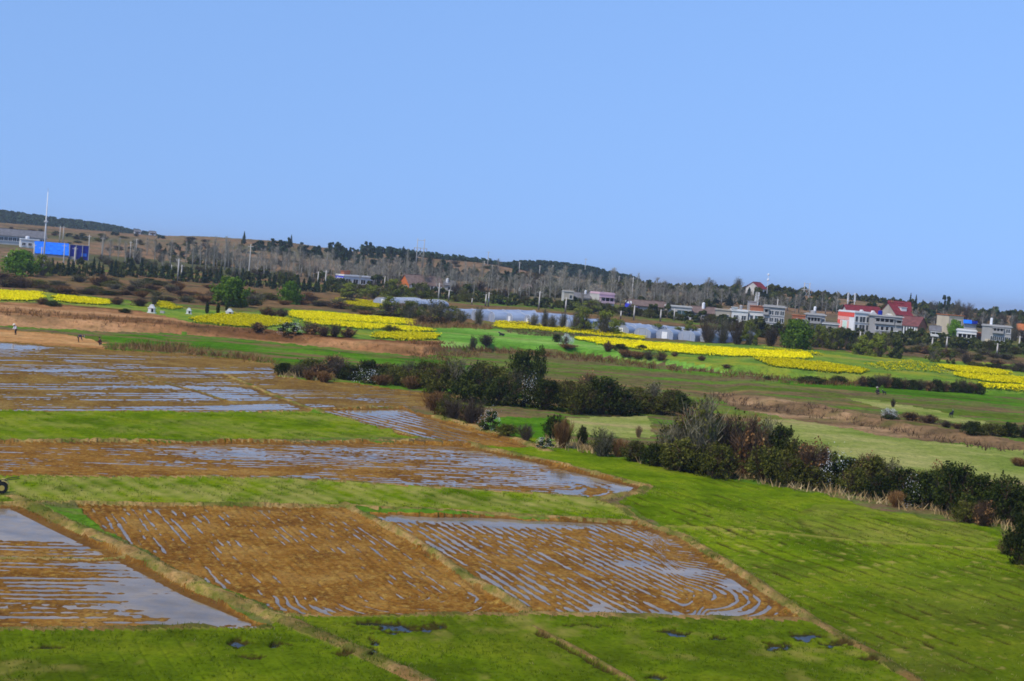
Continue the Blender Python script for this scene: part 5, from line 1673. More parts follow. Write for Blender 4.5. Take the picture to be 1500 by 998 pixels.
R_MAROON = tile_mat("dull_maroon_tiles", (0.20, 0.075, 0.07))
R_ORANGE = tile_mat("orange_tiles", (0.55, 0.18, 0.06))
SLAB = plain("concrete_slab", (0.45, 0.44, 0.42))
BLUE_L = tile_mat("bright_blue_sheet", (0.02, 0.21, 0.95), 2.0)
BLUE_D = tile_mat("deep_blue_sheet", (0.012, 0.028, 0.33), 6.0)
SIGNBLUE = plain("sign_blue", (0.05, 0.06, 0.62))
SIGNWHITE = plain("sign_white", (0.80, 0.80, 0.80))
SIGNYEL = plain("sign_yellow", (0.80, 0.66, 0.15))
SIGNRED = plain("sign_red", (0.78, 0.10, 0.07))
SIGNPINK = plain("sign_pink", (0.85, 0.42, 0.36))
SIGNGREEN = plain("sign_pale_green", (0.60, 0.78, 0.66))


class House:
    """x along the front (to the right and away), y into the depth, origin at the near corner"""

    def __init__(self, name, label, cat, mx, my, we, wf, hpx, D=8.0, wall=None, right_end=False, yaw=None, group="village buildings", dz=-0.4):
        p = at(mx, my)
        self.m = mpp(p.y)
        if yaw is None:
            yaw = math.asin(min(0.85, max(we, 0.3) * self.m / D))
        self.mirror = right_end
        self.L = wf * self.m / math.cos(yaw)
        self.D, self.H = D, hpx * self.m
        bear = math.atan2(p.x, p.y)
        self.root = empty(name, (p.x, p.y, p.z + dz), (-yaw if right_end else yaw) - bear, label, cat, group)
        self.H -= dz
        self.sx = -1 if right_end else 1       # a mirrored house has its near corner on the right and runs to the left
        self.wallmat = wall or WHITE

    def part(self, name, mat, mb, parent=None, label=None):
        if self.sx < 0:
            mb.v = [(-v[0], v[1], v[2]) for v in mb.v]
            mb.f = [tuple(reversed(f)) for f in mb.f]
        return mb.build(name, mat, parent or self.root, label=label)

    def body(self, mat=None):
        return self.part("wall", mat or self.wallmat, MB().box(0, self.L, 0, self.D, 0, self.H))

    def end_wall(self, mat, h0=0.0, h1=None, gable=0.0, label=None, name="end_wall"):
        h1 = self.H if h1 is None else h1
        mb = MB().box(-0.12, -0.004, 0.0, self.D, h0, h1)
        if gable:
            mb.poly([(-0.12, 0, h1), (-0.12, self.D, h1), (-0.12, self.D / 2, h1 + gable - 0.15), (0.0, 0, h1), (0.0, self.D, h1), (0.0, self.D / 2, h1 + gable - 0.15)],
                    [(0, 2, 1), (3, 4, 5), (0, 3, 5, 2), (1, 2, 5, 4)])
        return self.part(name, mat, mb, label=label)

    def front(self, mat, h0, h1, x0=0.0, x1=None, name="front_wall"):
        return self.part(name, mat, MB().box(x0, self.L if x1 is None else x1, -0.12, -0.004, h0, h1))

    def flat(self, mat=None, parapet=0.5, over=0.25):
        mb = MB().box(-over, self.L + over, -over, self.D + over, self.H + 0.003, self.H + 0.22)
        r = self.part("roof", mat or SLAB, mb)
        if parapet:
            t = 0.18
            q = MB()
            z0, z1 = self.H + 0.224, self.H + 0.22 + parapet
            q.box(0, self.L, 0, t, z0, z1).box(0, self.L, self.D - t, self.D, z0, z1).box(0, t, t, self.D - t, z0, z1).box(self.L - t, self.L, t, self.D - t, z0, z1)
            self.part("parapet", self.wallmat, q, r)
        return r

    def gable(self, mat, rise, over=0.45, hip=0.0):
        L, D, H = self.L, self.D, self.H
        o = over
        s = rise / (D / 2)
        z0 = H - o * s + 0.02
        th = 0.16
        a, b = -o + hip, L + o - hip
        top = [(-o, -o, z0), (L + o, -o, z0), (b, D / 2, H + rise), (a, D / 2, H + rise), (-o, D + o, z0), (L + o, D + o, z0)]
        bot = [(x, y, z - th) for x, y, z in top]
        mb = MB().poly(top + bot, [(0, 1, 2, 3), (4, 3, 2, 5), (6, 9, 8, 7), (10, 11, 8, 9), (0, 6, 7, 1), (4, 5, 11, 10), (0, 3, 9, 6), (3, 4, 10, 9), (1, 7, 8, 2), (2, 8, 11, 5)])
        r = self.part("roof", mat, mb)
        mb = MB().box(0.1, L - 0.1, D / 2 - 0.12, D / 2 + 0.12, H + rise + 0.002, H + rise + 0.16) if not hip else None
        if mb:
            self.part("ridge", mat, mb, r)
        if not hip:
            g = MB()
            for x0, x1 in ((0.0, 0.15), (L - 0.15, L)):
                g.poly([(x0, 0, H), (x0, D, H), (x0, D / 2, H + rise - th - 0.03), (x1, 0, H), (x1, D, H), (x1, D / 2, H + rise - th - 0.03)],
                       [(0, 2, 1), (3, 4, 5), (0, 3, 5, 2), (1, 2, 5, 4)])
            self.part("gable_wall", self.wallmat, g)
        return r

    def window(self, x, z, w, h, mat=None, frame=True, name="window"):
        """a pane set in a frame on the front"""
        f = MB()
        t = 0.09
        f.box(x - t, x + w + t, -0.10, -0.003, z - t, z).box(x - t, x + w + t, -0.10, -0.003, z + h, z + h + t)
        f.box(x - t, x, -0.10, -0.003, z, z + h).box(x + w, x + w + t, -0.10, -0.003, z, z + h)
        if w > 1.0:
            f.box(x + w / 2 - 0.04, x + w / 2 + 0.04, -0.09, -0.035, z, z + h)
        f.box(x - 0.2, x + w + 0.2, -0.22, -0.101, z - 0.16, z - 0.06)
        fr = self.part(name, FRAME if frame else SLAB, f)
        self.part("pane", mat or GLASS, MB().box(x, x + w, -0.03, -0.002, z, z + h), fr)

    def windows(self, n, z, w, h, x0=None, x1=None, mat=None, frame=True):
        x0 = 0.0 if x0 is None else x0
        x1 = self.L if x1 is None else x1
        for i in range(n):
            self.window(x0 + (i + 0.5) * (x1 - x0) / n - w / 2, z, w, h, mat, frame)

    def end_windows(self, n, z, w, h, mat=None):
        for i in range(n):
            y = (i + 0.5) * self.D / n - w / 2
            self.part("window", mat or GLASS, MB().box(-0.06, -0.003, y, y + w, z, z + h))

    def door(self, x, w=1.0, h=2.1, mat=None, z=0.4):
        self.part("door", mat or DOORP, MB().box(x, x + w, -0.07, -0.003, z, z + h))

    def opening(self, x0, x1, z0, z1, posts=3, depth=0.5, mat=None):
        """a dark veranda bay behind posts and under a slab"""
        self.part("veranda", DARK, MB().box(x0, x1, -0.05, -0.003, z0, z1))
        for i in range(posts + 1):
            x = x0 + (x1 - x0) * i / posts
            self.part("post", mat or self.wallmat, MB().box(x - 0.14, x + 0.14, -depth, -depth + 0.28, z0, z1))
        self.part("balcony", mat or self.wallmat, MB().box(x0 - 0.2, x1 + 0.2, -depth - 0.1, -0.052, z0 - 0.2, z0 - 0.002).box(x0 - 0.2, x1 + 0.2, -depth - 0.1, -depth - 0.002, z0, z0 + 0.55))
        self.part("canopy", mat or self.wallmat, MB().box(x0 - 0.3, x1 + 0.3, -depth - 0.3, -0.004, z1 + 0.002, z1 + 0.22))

    def bands(self, spec, letters=None):
        """painted bands on the end wall: (low, high, material) as shares of the wall's height"""
        for i, (a, b, mt) in enumerate(spec):
            self.part("painted_band", mt, MB().box(-0.20, -0.125, 0.1, self.D - 0.1, self.H * a, self.H * b - 0.004))
        if letters:
            for a, b, n, mt in letters:
                mb = MB()
                r = random.Random(n)
                st = (self.D - 0.8) / n
                for i in range(n):
                    y = 0.4 + i * st
                    zz0, zz1 = self.H * a, self.H * b
                    mb.box(-0.23, -0.202, y, y + st * 0.16, zz0, zz1)
                    mb.box(-0.23, -0.202, y + st * 0.18, y + st * 0.72, zz0 + (zz1 - zz0) * r.choice((0.1, 0.45, 0.8)), zz0 + (zz1 - zz0) * r.choice((0.3, 0.62, 0.98)))
                    mb.box(-0.23, -0.202, y + st * 0.55, y + st * 0.71, zz0, zz0 + (zz1 - zz0) * r.uniform(0.5, 0.95))
                self.part("painted_lettering", mt, mb)

    def tank(self, x, y, r=0.6, h=1.3, mat=None):
        z = self.H + 0.23
        self.part("water_tank", mat or SIGNWHITE, MB().tube([(x, y, z), (x, y, z + 0.15), (x, y, z + h), (x, y, z + h + 0.18)], [r * 0.9, r, r, r * 0.35], 10))

    def chimney(self, x, y, h=1.2, mat=None):
        z = self.H
        self.part("chimney", mat or BRICK, MB().box(x, x + 0.7, y, y + 0.7, z + 0.02, z + h).box(x - 0.08, x + 0.78, y - 0.08, y + 0.78, z + h + 0.002, z + h + 0.12))

    def upper(self, x0, x1, y0, y1, h, mat, name="upper_storey"):
        z = self.H + 0.23
        return self.part(name, mat, MB().box(x0, x1, y0, y1, z, z + h).box(x0 - 0.2, x1 + 0.2, y0 - 0.2, y1 + 0.2, z + h + 0.002, z + h + 0.18))


# -- the far left: a low factory, walls and the blue sheds
h = House("factory", "long white factory with dark grey roof behind the blue shed", "factory", -14, 357, 6, 78, 14, 12, OFFW)
h.body(); h.gable(R_GREY, 3.0)
h.windows(13, h.H * 0.48, 1.5, 1.6)
h.front(WHITE, h.H * 0.40, h.H * 0.46)
h = House("warehouse", "small white-fronted store at the end of the factory wall", "building", 30, 362, 2, 26, 11, 7, WHITE)
h.body(); h.flat(SLAB, 0.4); h.windows(3, h.H * 0.35, 1.4, 1.2, mat=DARK); h.tank(3.0, 2.5, 0.9, 1.4)
h = House("shed", "bright blue steel-clad shed with one clear blue face", "shed", 51, 375, 0.8, 47, 21, 6, BLUE_L)
h.H -= 0.2
h.part("wall", DGREY, MB().poly([(0, 0, 0), (h.L, 0, 0), (h.L, h.D, 0), (0, h.D, 0), (0, 0, h.H * 0.2), (h.L, 0, h.H * 0.2), (h.L, h.D, h.H - 0.1), (0, h.D, h.H - 0.1)],
       [(0, 3, 2, 1), (4, 5, 6, 7), (0, 1, 5, 4), (1, 2, 6, 5), (2, 3, 7, 6), (3, 0, 4, 7)]))
h.part("roof", BLUE_L, MB().poly([(-0.2, -0.2, h.H * 0.2 + 0.02), (h.L + 0.2, -0.2, h.H * 0.2 + 0.02), (h.L + 0.2, h.D, h.H), (-0.2, h.D, h.H), (-0.2, -0.2, h.H * 0.2 + 0.14), (h.L + 0.2, -0.2, h.H * 0.2 + 0.14), (h.L + 0.2, h.D, h.H + 0.12), (-0.2, h.D, h.H + 0.12)],
       [(0, 3, 2, 1), (4, 5, 6, 7), (0, 1, 5, 4), (1, 2, 6, 5), (2, 3, 7, 6), (3, 0, 4, 7)]), label="large sloping roof of bright blue sheet")
h = House("shed", "deep blue open-bayed shed beside the bright blue one", "shed", 101, 380, 0.5, 27, 21, 8, BLUE_D)
h.body(); h.flat(DGREY, 0.0, 0.2)
for i in range(4):
    h.part("post", GREY, MB().box(h.L * i / 3 - 0.15, h.L * i / 3 + 0.15, -0.55, -0.25, 0, h.H))
h.front(DGREY, 0.0, h.H * 0.25, h.L * 0.05, h.L * 0.3, "base_wall"); h.front(BLUE_L, h.H * 0.3, h.H * 0.5, h.L * 0.62, h.L * 0.9, "sheet_panel")
for mx, my, wf, lb in ((197, 341, 9, "small white hut on the brown crest, the lower of two"), (219, 343, 9, "bright white cottage on the brown crest")):
    h = House("cottage", lb, "house", mx, my, 1, wf, 4, 5, WHITE); h.body(); h.gable(R_GREY, 1.2); h.windows(2, 1.3, 0.9, 0.9); h.door(h.L * 0.5 - 0.4)

# -- middle: house with a blue end, orange gable, and the row on to the right
h = House("house", "low white flat-roofed house with blue lettered end wall", "house", 503, 417, 12, 46, 13, 7, WHITE)
h.body(); h.flat(WHITE, 0.35); h.end_wall(SIGNBLUE, label="blue painted end wall with white lettering")
h.bands([], [(0.62, 0.86, 5, SIGNWHITE), (0.18, 0.46, 6, SIGNWHITE)])
h.windows(4, h.H * 0.32, 1.9, 1.5, h.L * 0.02, h.L * 0.98, DARK); h.chimney(h.L * 0.28, 4.0, 2.0); h.upper(h.L * 0.12, h.L * 0.26, 3.5, 6.4, 1.5, BRICK)
h = House("house", "long brown-tiled house with bright orange gable end", "house", 599, 425, 14, 50, 10, 8, OFFW)
h.body(); h.gable(R_BROWN, 3.2); h.end_wall(ORANGE, h.H * 0.36, gable=3.2, label="orange brick gable end"); h.end_wall(SIGNWHITE, 0, h.H * 0.34, name="plinth")
h.part("painted_band", SIGNWHITE, MB().box(-0.2, -0.125, h.D * 0.1, h.D * 0.62, h.H * 0.52, h.H * 0.66))
h.part("veranda", DARK, MB().box(0.8, h.L - 0.8, -0.05, -0.003, 0.5, h.H * 0.86))
for i in range(9):
    x = 0.9 + (h.L - 1.8) * i / 8
    h.part("pillar", WHITE, MB().box(x - 0.3, x + 0.3, -0.42, -0.052, 0.3, h.H * 0.86))
h = House("house", "grey annex with a white flank after the long tiled roof", "house", 650, 428, 2, 15, 11, 7, GREY)
h.body(); h.gable(R_GREY, 1.6); h.windows(2, h.H * 0.35, 1.0, 1.2, h.L * 0.3); h.part("buttress", WHITE, MB().box(h.L - 0.6, h.L + 0.5, -0.5, -0.004, 0, h.H * 0.7)); h.tank(h.L * 0.3, 2, 0.5, 2.0)
h = House("house", "little white-walled cottage half hidden by the purple bare tree", "house", 764, 432, 5, 14, 9, 7, OFFW)
h.body(); h.gable(R_BROWN, 2.0); h.end_wall(WHITE); h.windows(2, h.H * 0.35, 1.0, 1.1)
h = House("house", "tall plain beige block house beside the dark-doored row", "house", 825, 447, 3, 14, 20, 7, BEIGE)
h.body(); h.flat(SLAB, 0.3); h.end_wall(OFFW); h.windows(1, h.H * 0.55, 0.9, 1.2, h.L * 0.55, h.L * 0.9)
h = House("house", "low white row with tall dark doors and tiled roof", "house", 839, 446, 0.5, 25, 11, 7, WHITE)
h.body(); h.gable(R_GREY, 1.6)
for i in range(5):
    h.door(h.L * (0.08 + 0.18 * i), 1.2, h.H * 0.66, DARK)
h.tank(h.L * 0.7, 3, 0.4, 2.2)
h = House("house", "pink-fronted house with cream side wall", "house", 877, 450, 14, 22, 19, 7.5, PINK)
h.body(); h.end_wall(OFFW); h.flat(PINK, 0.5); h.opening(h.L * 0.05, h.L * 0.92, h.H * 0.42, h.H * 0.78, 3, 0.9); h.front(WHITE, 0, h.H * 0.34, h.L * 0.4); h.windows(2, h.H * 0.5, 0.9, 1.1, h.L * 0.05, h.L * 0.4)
h = House("house", "brown-roofed row whose end wall is banded blue white and yellow", "house", 924, 461, 9, 52, 15, 7, BEIGE)
h.body(); h.gable(R_BROWN, 1.6); h.end_wall(SIGNWHITE, 0, h.H + 1.0)
h.bands([(0.72, 1.06, SIGNBLUE), (0.46, 0.58, SIGNBLUE), (0.24, 0.45, SIGNYEL), (0.04, 0.22, SIGNBLUE)], [(0.6, 0.69, 6, SIGNBLUE), (0.29, 0.41, 5, SIGNWHITE)])
h.front(SIGNBLUE, h.H * 0.72, h.H * 0.95, 0.0, h.L * 0.22, "painted_band")
h.windows(6, h.H * 0.34, 1.0, 1.3, h.L * 0.2, h.L); h.front(WHITE, 0.3, h.H * 0.3, h.L * 0.78)
h = House("house", "beige shop-house with one wide greenish window", "house", 978, 466, 8, 34, 17, 7, OFFW)
h.body(); h.end_wall(BEIGE); h.flat(SLAB, 0.3); h.window(h.L * 0.38, h.H * 0.38, h.L * 0.40, h.H * 0.40, GGLASS); h.window(h.L * 0.12, h.H * 0.45, 0.9, 1.2); h.front(WHITE, 0, h.H * 0.28, h.L * 0.3)
h = House("house", "low dull brown-roofed barn after the glass-fronted house", "barn", 1010, 468, 1, 38, 12, 8, DGREY)
h.body(); h.gable(R_BROWN, 1.8); h.windows(3, h.H * 0.35, 0.9, 1.0); h.door(h.L * 0.6); h.tank(h.L * 0.5, 3, 0.5, 2.8)
h = House("house", "blank grey-beige wall house next to the white houses", "house", 1048, 474, 2, 21, 20, 7, BEIGE)
h.body(); h.flat(BEIGE, 0.2); h.windows(1, h.H * 0.5, 0.8, 1.0, h.L * 0.6, h.L)
h = House("house", "white flat-roofed house with pillar-like left corner", "house", 1071, 476, 4, 23, 20, 7, WHITE)
h.body(); h.flat(WHITE, 0.4); h.windows(2, h.H * 0.46, 1.3, 1.3); h.windows(2, h.H * 0.16, 1.3, 1.2); h.upper(0, 1.6, 0, 2.0, 0.9, WHITE, "corner_turret"); h.tank(h.L * 0.6, 3, 0.5, 1.6, GREY)
h = House("house", "white house topped by a raw brick storey and grey stair tower", "house", 1096, 477, 3, 20, 21, 8, WHITE)
h.body(); h.flat(WHITE, 0.0); h.upper(0.5, h.L, 0.3, 6.5, 1.5, BRICK); h.upper(-0.2, h.L * 0.55, 5.0, 7.8, 2.8, GREY, "stair_tower"); h.window(h.L * 0.42, h.H * 0.45, h.L * 0.42, h.H * 0.3, GGLASS); h.window(h.L * 0.08, h.H * 0.5, 0.9, 1.2)
h = House("house", "grey three-storey house with rows of dark windows", "house", 1117, 482, 1, 30, 33, 9, GREY)
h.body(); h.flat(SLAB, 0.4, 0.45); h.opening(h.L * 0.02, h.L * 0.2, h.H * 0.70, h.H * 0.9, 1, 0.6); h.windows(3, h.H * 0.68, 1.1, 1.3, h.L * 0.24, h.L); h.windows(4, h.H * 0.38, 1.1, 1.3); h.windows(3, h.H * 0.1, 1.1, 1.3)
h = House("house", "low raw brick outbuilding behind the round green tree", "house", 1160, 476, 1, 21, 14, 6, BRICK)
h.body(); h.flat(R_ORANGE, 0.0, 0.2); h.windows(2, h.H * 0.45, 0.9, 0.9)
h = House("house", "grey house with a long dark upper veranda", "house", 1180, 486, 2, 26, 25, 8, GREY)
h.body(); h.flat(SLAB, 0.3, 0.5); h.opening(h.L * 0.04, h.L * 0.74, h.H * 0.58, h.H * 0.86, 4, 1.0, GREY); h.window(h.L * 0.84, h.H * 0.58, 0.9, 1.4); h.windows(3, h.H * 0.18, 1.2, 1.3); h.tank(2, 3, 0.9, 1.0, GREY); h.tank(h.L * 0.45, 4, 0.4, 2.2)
h = House("house", "low white-roofed side building by the red and white wall", "house", 1204, 489, 1, 23, 15, 7, DGREY)
h.body(); h.flat(WHITE, 0.35, 0.3); h.windows(3, h.H * 0.4, 1.0, 1.1)
h = House("house", "white two-storey house with red and white painted end wall", "house", 1250, 489, 24, 21, 31, 10, WHITE)
h.body(); h.flat(WHITE, 0.35); h.end_wall(SIGNWHITE)
h.part("painted_band", SIGNRED, MB().box(-0.2, -0.125, 0.1, h.D - 0.1, h.H * 0.80, h.H * 0.995), label="red band along the wall's top")
h.part("painted_band", SIGNPINK, MB().box(-0.2, -0.125, h.D * 0.30, h.D - 0.1, h.H * 0.64, h.H * 0.796))
h.part("painted_band", SIGNRED, MB().box(-0.2, -0.125, h.D * 0.84, h.D - 0.1, h.H * 0.06, h.H * 0.636))
h.part("painted_band", SIGNRED, MB().box(-0.2, -0.125, h.D * 0.3, h.D * 0.836, h.H * 0.04, h.H * 0.14))
h.part("painted_figure", SIGNGREEN, MB().box(-0.2, -0.125, h.D * 0.44, h.D * 0.66, h.H * 0.24, h.H * 0.58))
for a, b in ((0.30, 0.40), (0.70, 0.80)):
    h.part("painted_band", SIGNPINK, MB().box(-0.2, -0.125, h.D * a, h.D * b, h.H * 0.2, h.H * 0.6))
for z in (0.60, 0.24):
    h.window(h.L * 0.05, h.H * z, 0.9, 1.7); h.window(h.L * 0.34, h.H * z, 2.0, 1.7); h.window(h.L * 0.80, h.H * z, 0.9, 1.7)
h = House("house", "big grey raw concrete house with dark open attic", "house", 1272, 491, 1, 46, 29, 9, GREY)
h.body(); h.flat(SLAB, 0.15, 0.5)
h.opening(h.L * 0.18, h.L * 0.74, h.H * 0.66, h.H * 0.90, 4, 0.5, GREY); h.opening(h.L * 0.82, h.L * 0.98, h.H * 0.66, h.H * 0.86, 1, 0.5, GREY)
h.windows(4, h.H * 0.34, 0.9, 1.2, h.L * 0.18, h.L * 0.78, DARK); h.front(WHITE, h.H * 0.18, h.H * 0.36, h.L * 0.80, h.L * 0.99, "white_panel"); h.tank(h.L * 0.32, 5, 0.7, 1.3, BLUE_D)
h = House("house", "brick-ended row with maroon roof and white pillars", "house", 1343, 492, 12, 26, 15, 8, OFFW, right_end=True)
h.body(); h.gable(R_MAROON, 2.8); h.end_wall(BRICK, gable=2.8); h.part("veranda", DARK, MB().box(0.8, h.L - 0.8, -0.05, -0.003, 0.8, h.H * 0.8))
for i in range(6):
    x = 0.8 + (h.L - 1.6) * i / 5
    h.part("pillar", WHITE, MB().box(x - 0.2, x + 0.2, -0.42, -0.052, 0.3, h.H * 0.8))
h = House("villa", "red-roofed terrace behind the red and white wall", "house", 1241, 470, 10, 48, 12, 9, OFFW)
h.body(); h.gable(R_RED, 3.0); h.windows(5, h.H * 0.4, 1.3, 1.4)
for x in (0.28, 0.62):
    d = MB().poly([(h.L * x, -0.8, h.H - 0.2), (h.L * x + 3.4, -0.8, h.H - 0.2), (h.L * x + 1.7, -0.8, h.H + 1.5), (h.L * x, 2.2, h.H - 0.2), (h.L * x + 3.4, 2.2, h.H - 0.2), (h.L * x + 1.7, 3.2, h.H + 1.5)], [(0, 1, 2), (3, 5, 4), (0, 2, 5, 3), (1, 4, 5, 2)])
    h.part("dormer", WHITE, d)
h = House("villa", "large cream villa with steep maroon roof and double gable", "house", 1311, 482, 24, 22, 22, 11, BEIGE)
h.body(); h.gable(R_RED, 3.8); h.end_wall(BEIGE, gable=3.8); h.end_windows(3, h.H * 0.6, 1.0, 1.3); h.windows(3, h.H * 0.5, 1.2, 1.5)
h.part("porch_gable", OFFW, MB().poly([(-2.0, 0.3, 0), (-2.0, 5.6, 0), (-2.0, 5.6, h.H * 0.7), (-2.0, 2.95, h.H * 0.98), (-2.0, 0.3, h.H * 0.7), (-0.13, 0.3, 0), (-0.13, 5.6, 0), (-0.13, 5.6, h.H * 0.7), (-0.13, 2.95, h.H * 0.98), (-0.13, 0.3, h.H * 0.7)],
       [(0, 4, 3, 2, 1), (5, 6, 7, 8, 9), (0, 5, 9, 4), (1, 2, 7, 6), (4, 9, 8, 3), (2, 3, 8, 7)]))
h.part("dormer", WHITE, MB().box(h.L * 0.45, h.L * 0.8, 1.6, 4.0, h.H + 0.8, h.H + 2.4).box(h.L * 0.42, h.L * 0.83, 1.4, 4.1, h.H + 2.402, h.H + 2.55)); h.chimney(h.L * 0.2, h.D * 0.5, 4.6)
h = House("villa", "red-roofed villa farther up behind the cream double gable", "house", 1302, 464, 4, 30, 12, 8, OFFW)
h.body(); h.gable(R_RED, 3.4); h.windows(3, h.H * 0.4, 1.1, 1.3)
h = House("house", "cream tall house with orange roof edge behind a leafy tree", "house", 1388, 493, 17, 20, 31, 9, BEIGE)
h.body(); h.end_wall(CREAM); h.flat(R_ORANGE, 0.0, 0.35); h.windows(2, h.H * 0.62, 1.1, 1.3); h.windows(2, h.H * 0.3, 1.1, 1.3); h.front(CREAM, h.H * 0.92, h.H, 0, h.L)
h = House("house", "small grey hut with white posts below the cream house", "hut", 1362, 494, 1, 14, 11, 5, GREY)
h.body(); h.gable(R_GREY, 1.4); h.opening(h.L * 0.1, h.L * 0.95, h.H * 0.35, h.H * 0.75, 2, 0.5, WHITE)
h = House("house", "white house with bright blue awning on its upper floor", "house", 1401, 500, 1, 27, 16, 8, WHITE)
h.body(); h.flat(WHITE, 0.35, 0.3); h.opening(h.L * 0.05, h.L * 0.95, h.H * 0.30, h.H * 0.76, 4, 0.6); h.upper(h.L * 0.35, h.L * 0.95, 1.5, 6.0, 2.0, GREY)
z = h.H + 2.45
h.part("awning", BLUE_L, MB().poly([(h.L * 0.28, 0.6, z), (h.L * 0.72, 0.6, z), (h.L * 0.72, 4.5, z + 1.1), (h.L * 0.28, 4.5, z + 1.1), (h.L * 0.28, 0.6, z - 0.06), (h.L * 0.72, 0.6, z - 0.06), (h.L * 0.72, 4.5, z + 1.04), (h.L * 0.28, 4.5, z + 1.04)], [(0, 1, 2, 3), (4, 7, 6, 5), (0, 4, 5, 1), (1, 5, 6, 2), (2, 6, 7, 3), (3, 7, 4, 0)]))
h.part("awning", BLUE_D, MB().box(h.L * 0.725, h.L * 1.0, 0.6, 4.5, z, z + 0.9))
h = House("outhouse", "small raw brick outhouse beside the blue-awning house", "outhouse", 1429, 501, 1, 9, 13, 5, BRICK)
h.body(); h.flat(R_ORANGE, 0.0, 0.2); h.door(h.L * 0.3, 0.9, 1.9)
h = House("house", "wide grey flat-roofed house, last of the village row", "house", 1437, 504, 1, 40, 27, 9, GREY)
h.body(); h.flat(SLAB, 0.3, 0.3); h.opening(h.L * 0.38, h.L * 0.72, h.H * 0.70, h.H * 0.92, 3, 0.7, GREY); h.windows(1, h.H * 0.72, 1.2, 1.2, h.L * 0.8, h.L * 0.98); h.windows(5, h.H * 0.30, 1.1, 1.3, h.L * 0.3, h.L); h.front(CREAM, 0, h.H * 0.34, h.L * 0.12, h.L * 0.3, "cream_panel"); h.tank(h.L * 0.3, 4, 0.4, 2.2)
h = House("house", "small orange-tiled brick house behind bare trees by the last grey house", "house", 1490, 492, 1, 26, 10, 7, BEIGE)
h.body(); h.gable(R_ORANGE, 2.0); h.windows(2, h.H * 0.4, 1.0, 1.1)
h = House("villa", "hilltop villa with maroon roof above the white houses", "villa", 1112, 433, 20, 10, 11, 9, OFFW)
h.body(); h.gable(R_RED, 2.8); h.end_wall(OFFW, gable=2.8); h.end_windows(3, h.H * 0.5, 1.0, 1.2, DARK); h.windows(2, h.H * 0.45, 0.9, 1.2)
h = House("stairs", "white stepped garden stair below the hilltop villa", "stairs", 1103, 448, 1, 7, 3, 4, WHITE)
for i in range(6):
    h.part("step", WHITE, MB().box(h.L * 0.1 + i * 0.2, h.L * 0.9 + i * 0.2, i * 1.2, i * 1.2 + 1.2, 0, 0.8 + i * 1.1))

# ------------------------------------------------------------------ polytunnels
M_film, _nt, _b = new_mat("greenhouse_film")
_v = obj_vec(_nt, (1, 1, 1))
_n = noise_node(_nt, _v, 0.35, 4, 0.6)
_nt.links.new(ramp(_nt, _n, [(0.3, (0.18, 0.225, 0.31)), (0.7, (0.29, 0.34, 0.43))]), _b.inputs["Base Color"])
_b.inputs["Roughness"].default_value = 0.5
_b.inputs["Specular IOR Level"].default_value = 0.6
M_skirt = plain("greenhouse_skirt", (0.31, 0.345, 0.43), 0.6)
STEEL = plain("galvanised_steel", (0.5, 0.5, 0.5), 0.5)


def polytunnel(p, rz, length, width, hgt, rise, label, seed=0):
    """an arched plastic tunnel: local x along its axis from the near end at p, y across it"""
    root = empty("polytunnel", (p[0], p[1], p[2] - 0.2), rz, label, "greenhouse", "plastic greenhouses")
    r = random.Random(seed)
    nb, na = max(int(length / 2), 4), 14
    prof = lambda k, n, h: (width / 2 - width / 2 * math.cos(math.pi * k / n), 1.0 + (h - 1.0) * math.sin(math.pi * k / n) ** 0.8)
    V, F = [], []
    for i in range(nb + 1):
        x = length * i / nb
        h = hgt + r.uniform(-0.06, 0.06) - (0.05 if i % 2 else 0.0)
        for k in range(na + 1):
            yy, zz = prof(k, na, h)
            V.append((x, yy, zz + rise * x))
    for i in range(nb):
        for k in range(na):
            q = i * (na + 1) + k
            F.append((q, q + na + 1, q + na + 2, q + 1))
    MB().poly(V, F).build("cover", M_film, root, smooth=True)
    sk = MB()
    for yy in (0.02, width - 0.07):
        sk.poly([(0, yy, -0.6), (length, yy, rise * length - 0.6), (length, yy, 1.0 + rise * length), (0, yy, 1.0), (0, yy + 0.05, -0.6), (length, yy + 0.05, rise * length - 0.6), (length, yy + 0.05, 1.0 + rise * length), (0, yy + 0.05, 1.0)],
                [(0, 1, 2, 3), (4, 7, 6, 5), (0, 4, 5, 1), (2, 6, 7, 3), (0, 3, 7, 4), (1, 5, 6, 2)])
    sk.build("skirt", M_skirt, root)
    for xx in (0.0, length):
        pts = [prof(k, na, hgt - 0.05) for k in range(na + 1)]
        pts = [(xx, 0, -0.6 + rise * xx)] + [(xx, y, z + rise * xx) for y, z in pts] + [(xx, width, -0.6 + rise * xx)]
        g = MB().poly(pts, [tuple(range(len(pts)))]).build("end_wall", M_skirt, root)
        if xx == 0.0:
            MB().box(-0.1, -0.02, width * 0.5 - 0.7, width * 0.5 + 0.7, -0.2, 1.9).build("door", SIGNWHITE if r.random() < 0.6 else M_skirt, g)
            for t in (0.25, 0.75):
                MB().box(-0.09, -0.02, width * t - 0.05, width * t + 0.05, -0.4, 1.0 + (hgt - 1.1) * math.sin(math.pi * t) ** 0.8).build("post", STEEL, g)
    for i in range(0, nb + 1, max(nb // 5, 1)):
        x = length * i / nb
        pts = [(x,) + prof(k, 10, hgt + 0.06) for k in range(11)]
        MB().tube([(a, b, c + rise * x) for a, b, c in pts], [0.05] * 11, 6).build("hoop", STEEL, root)


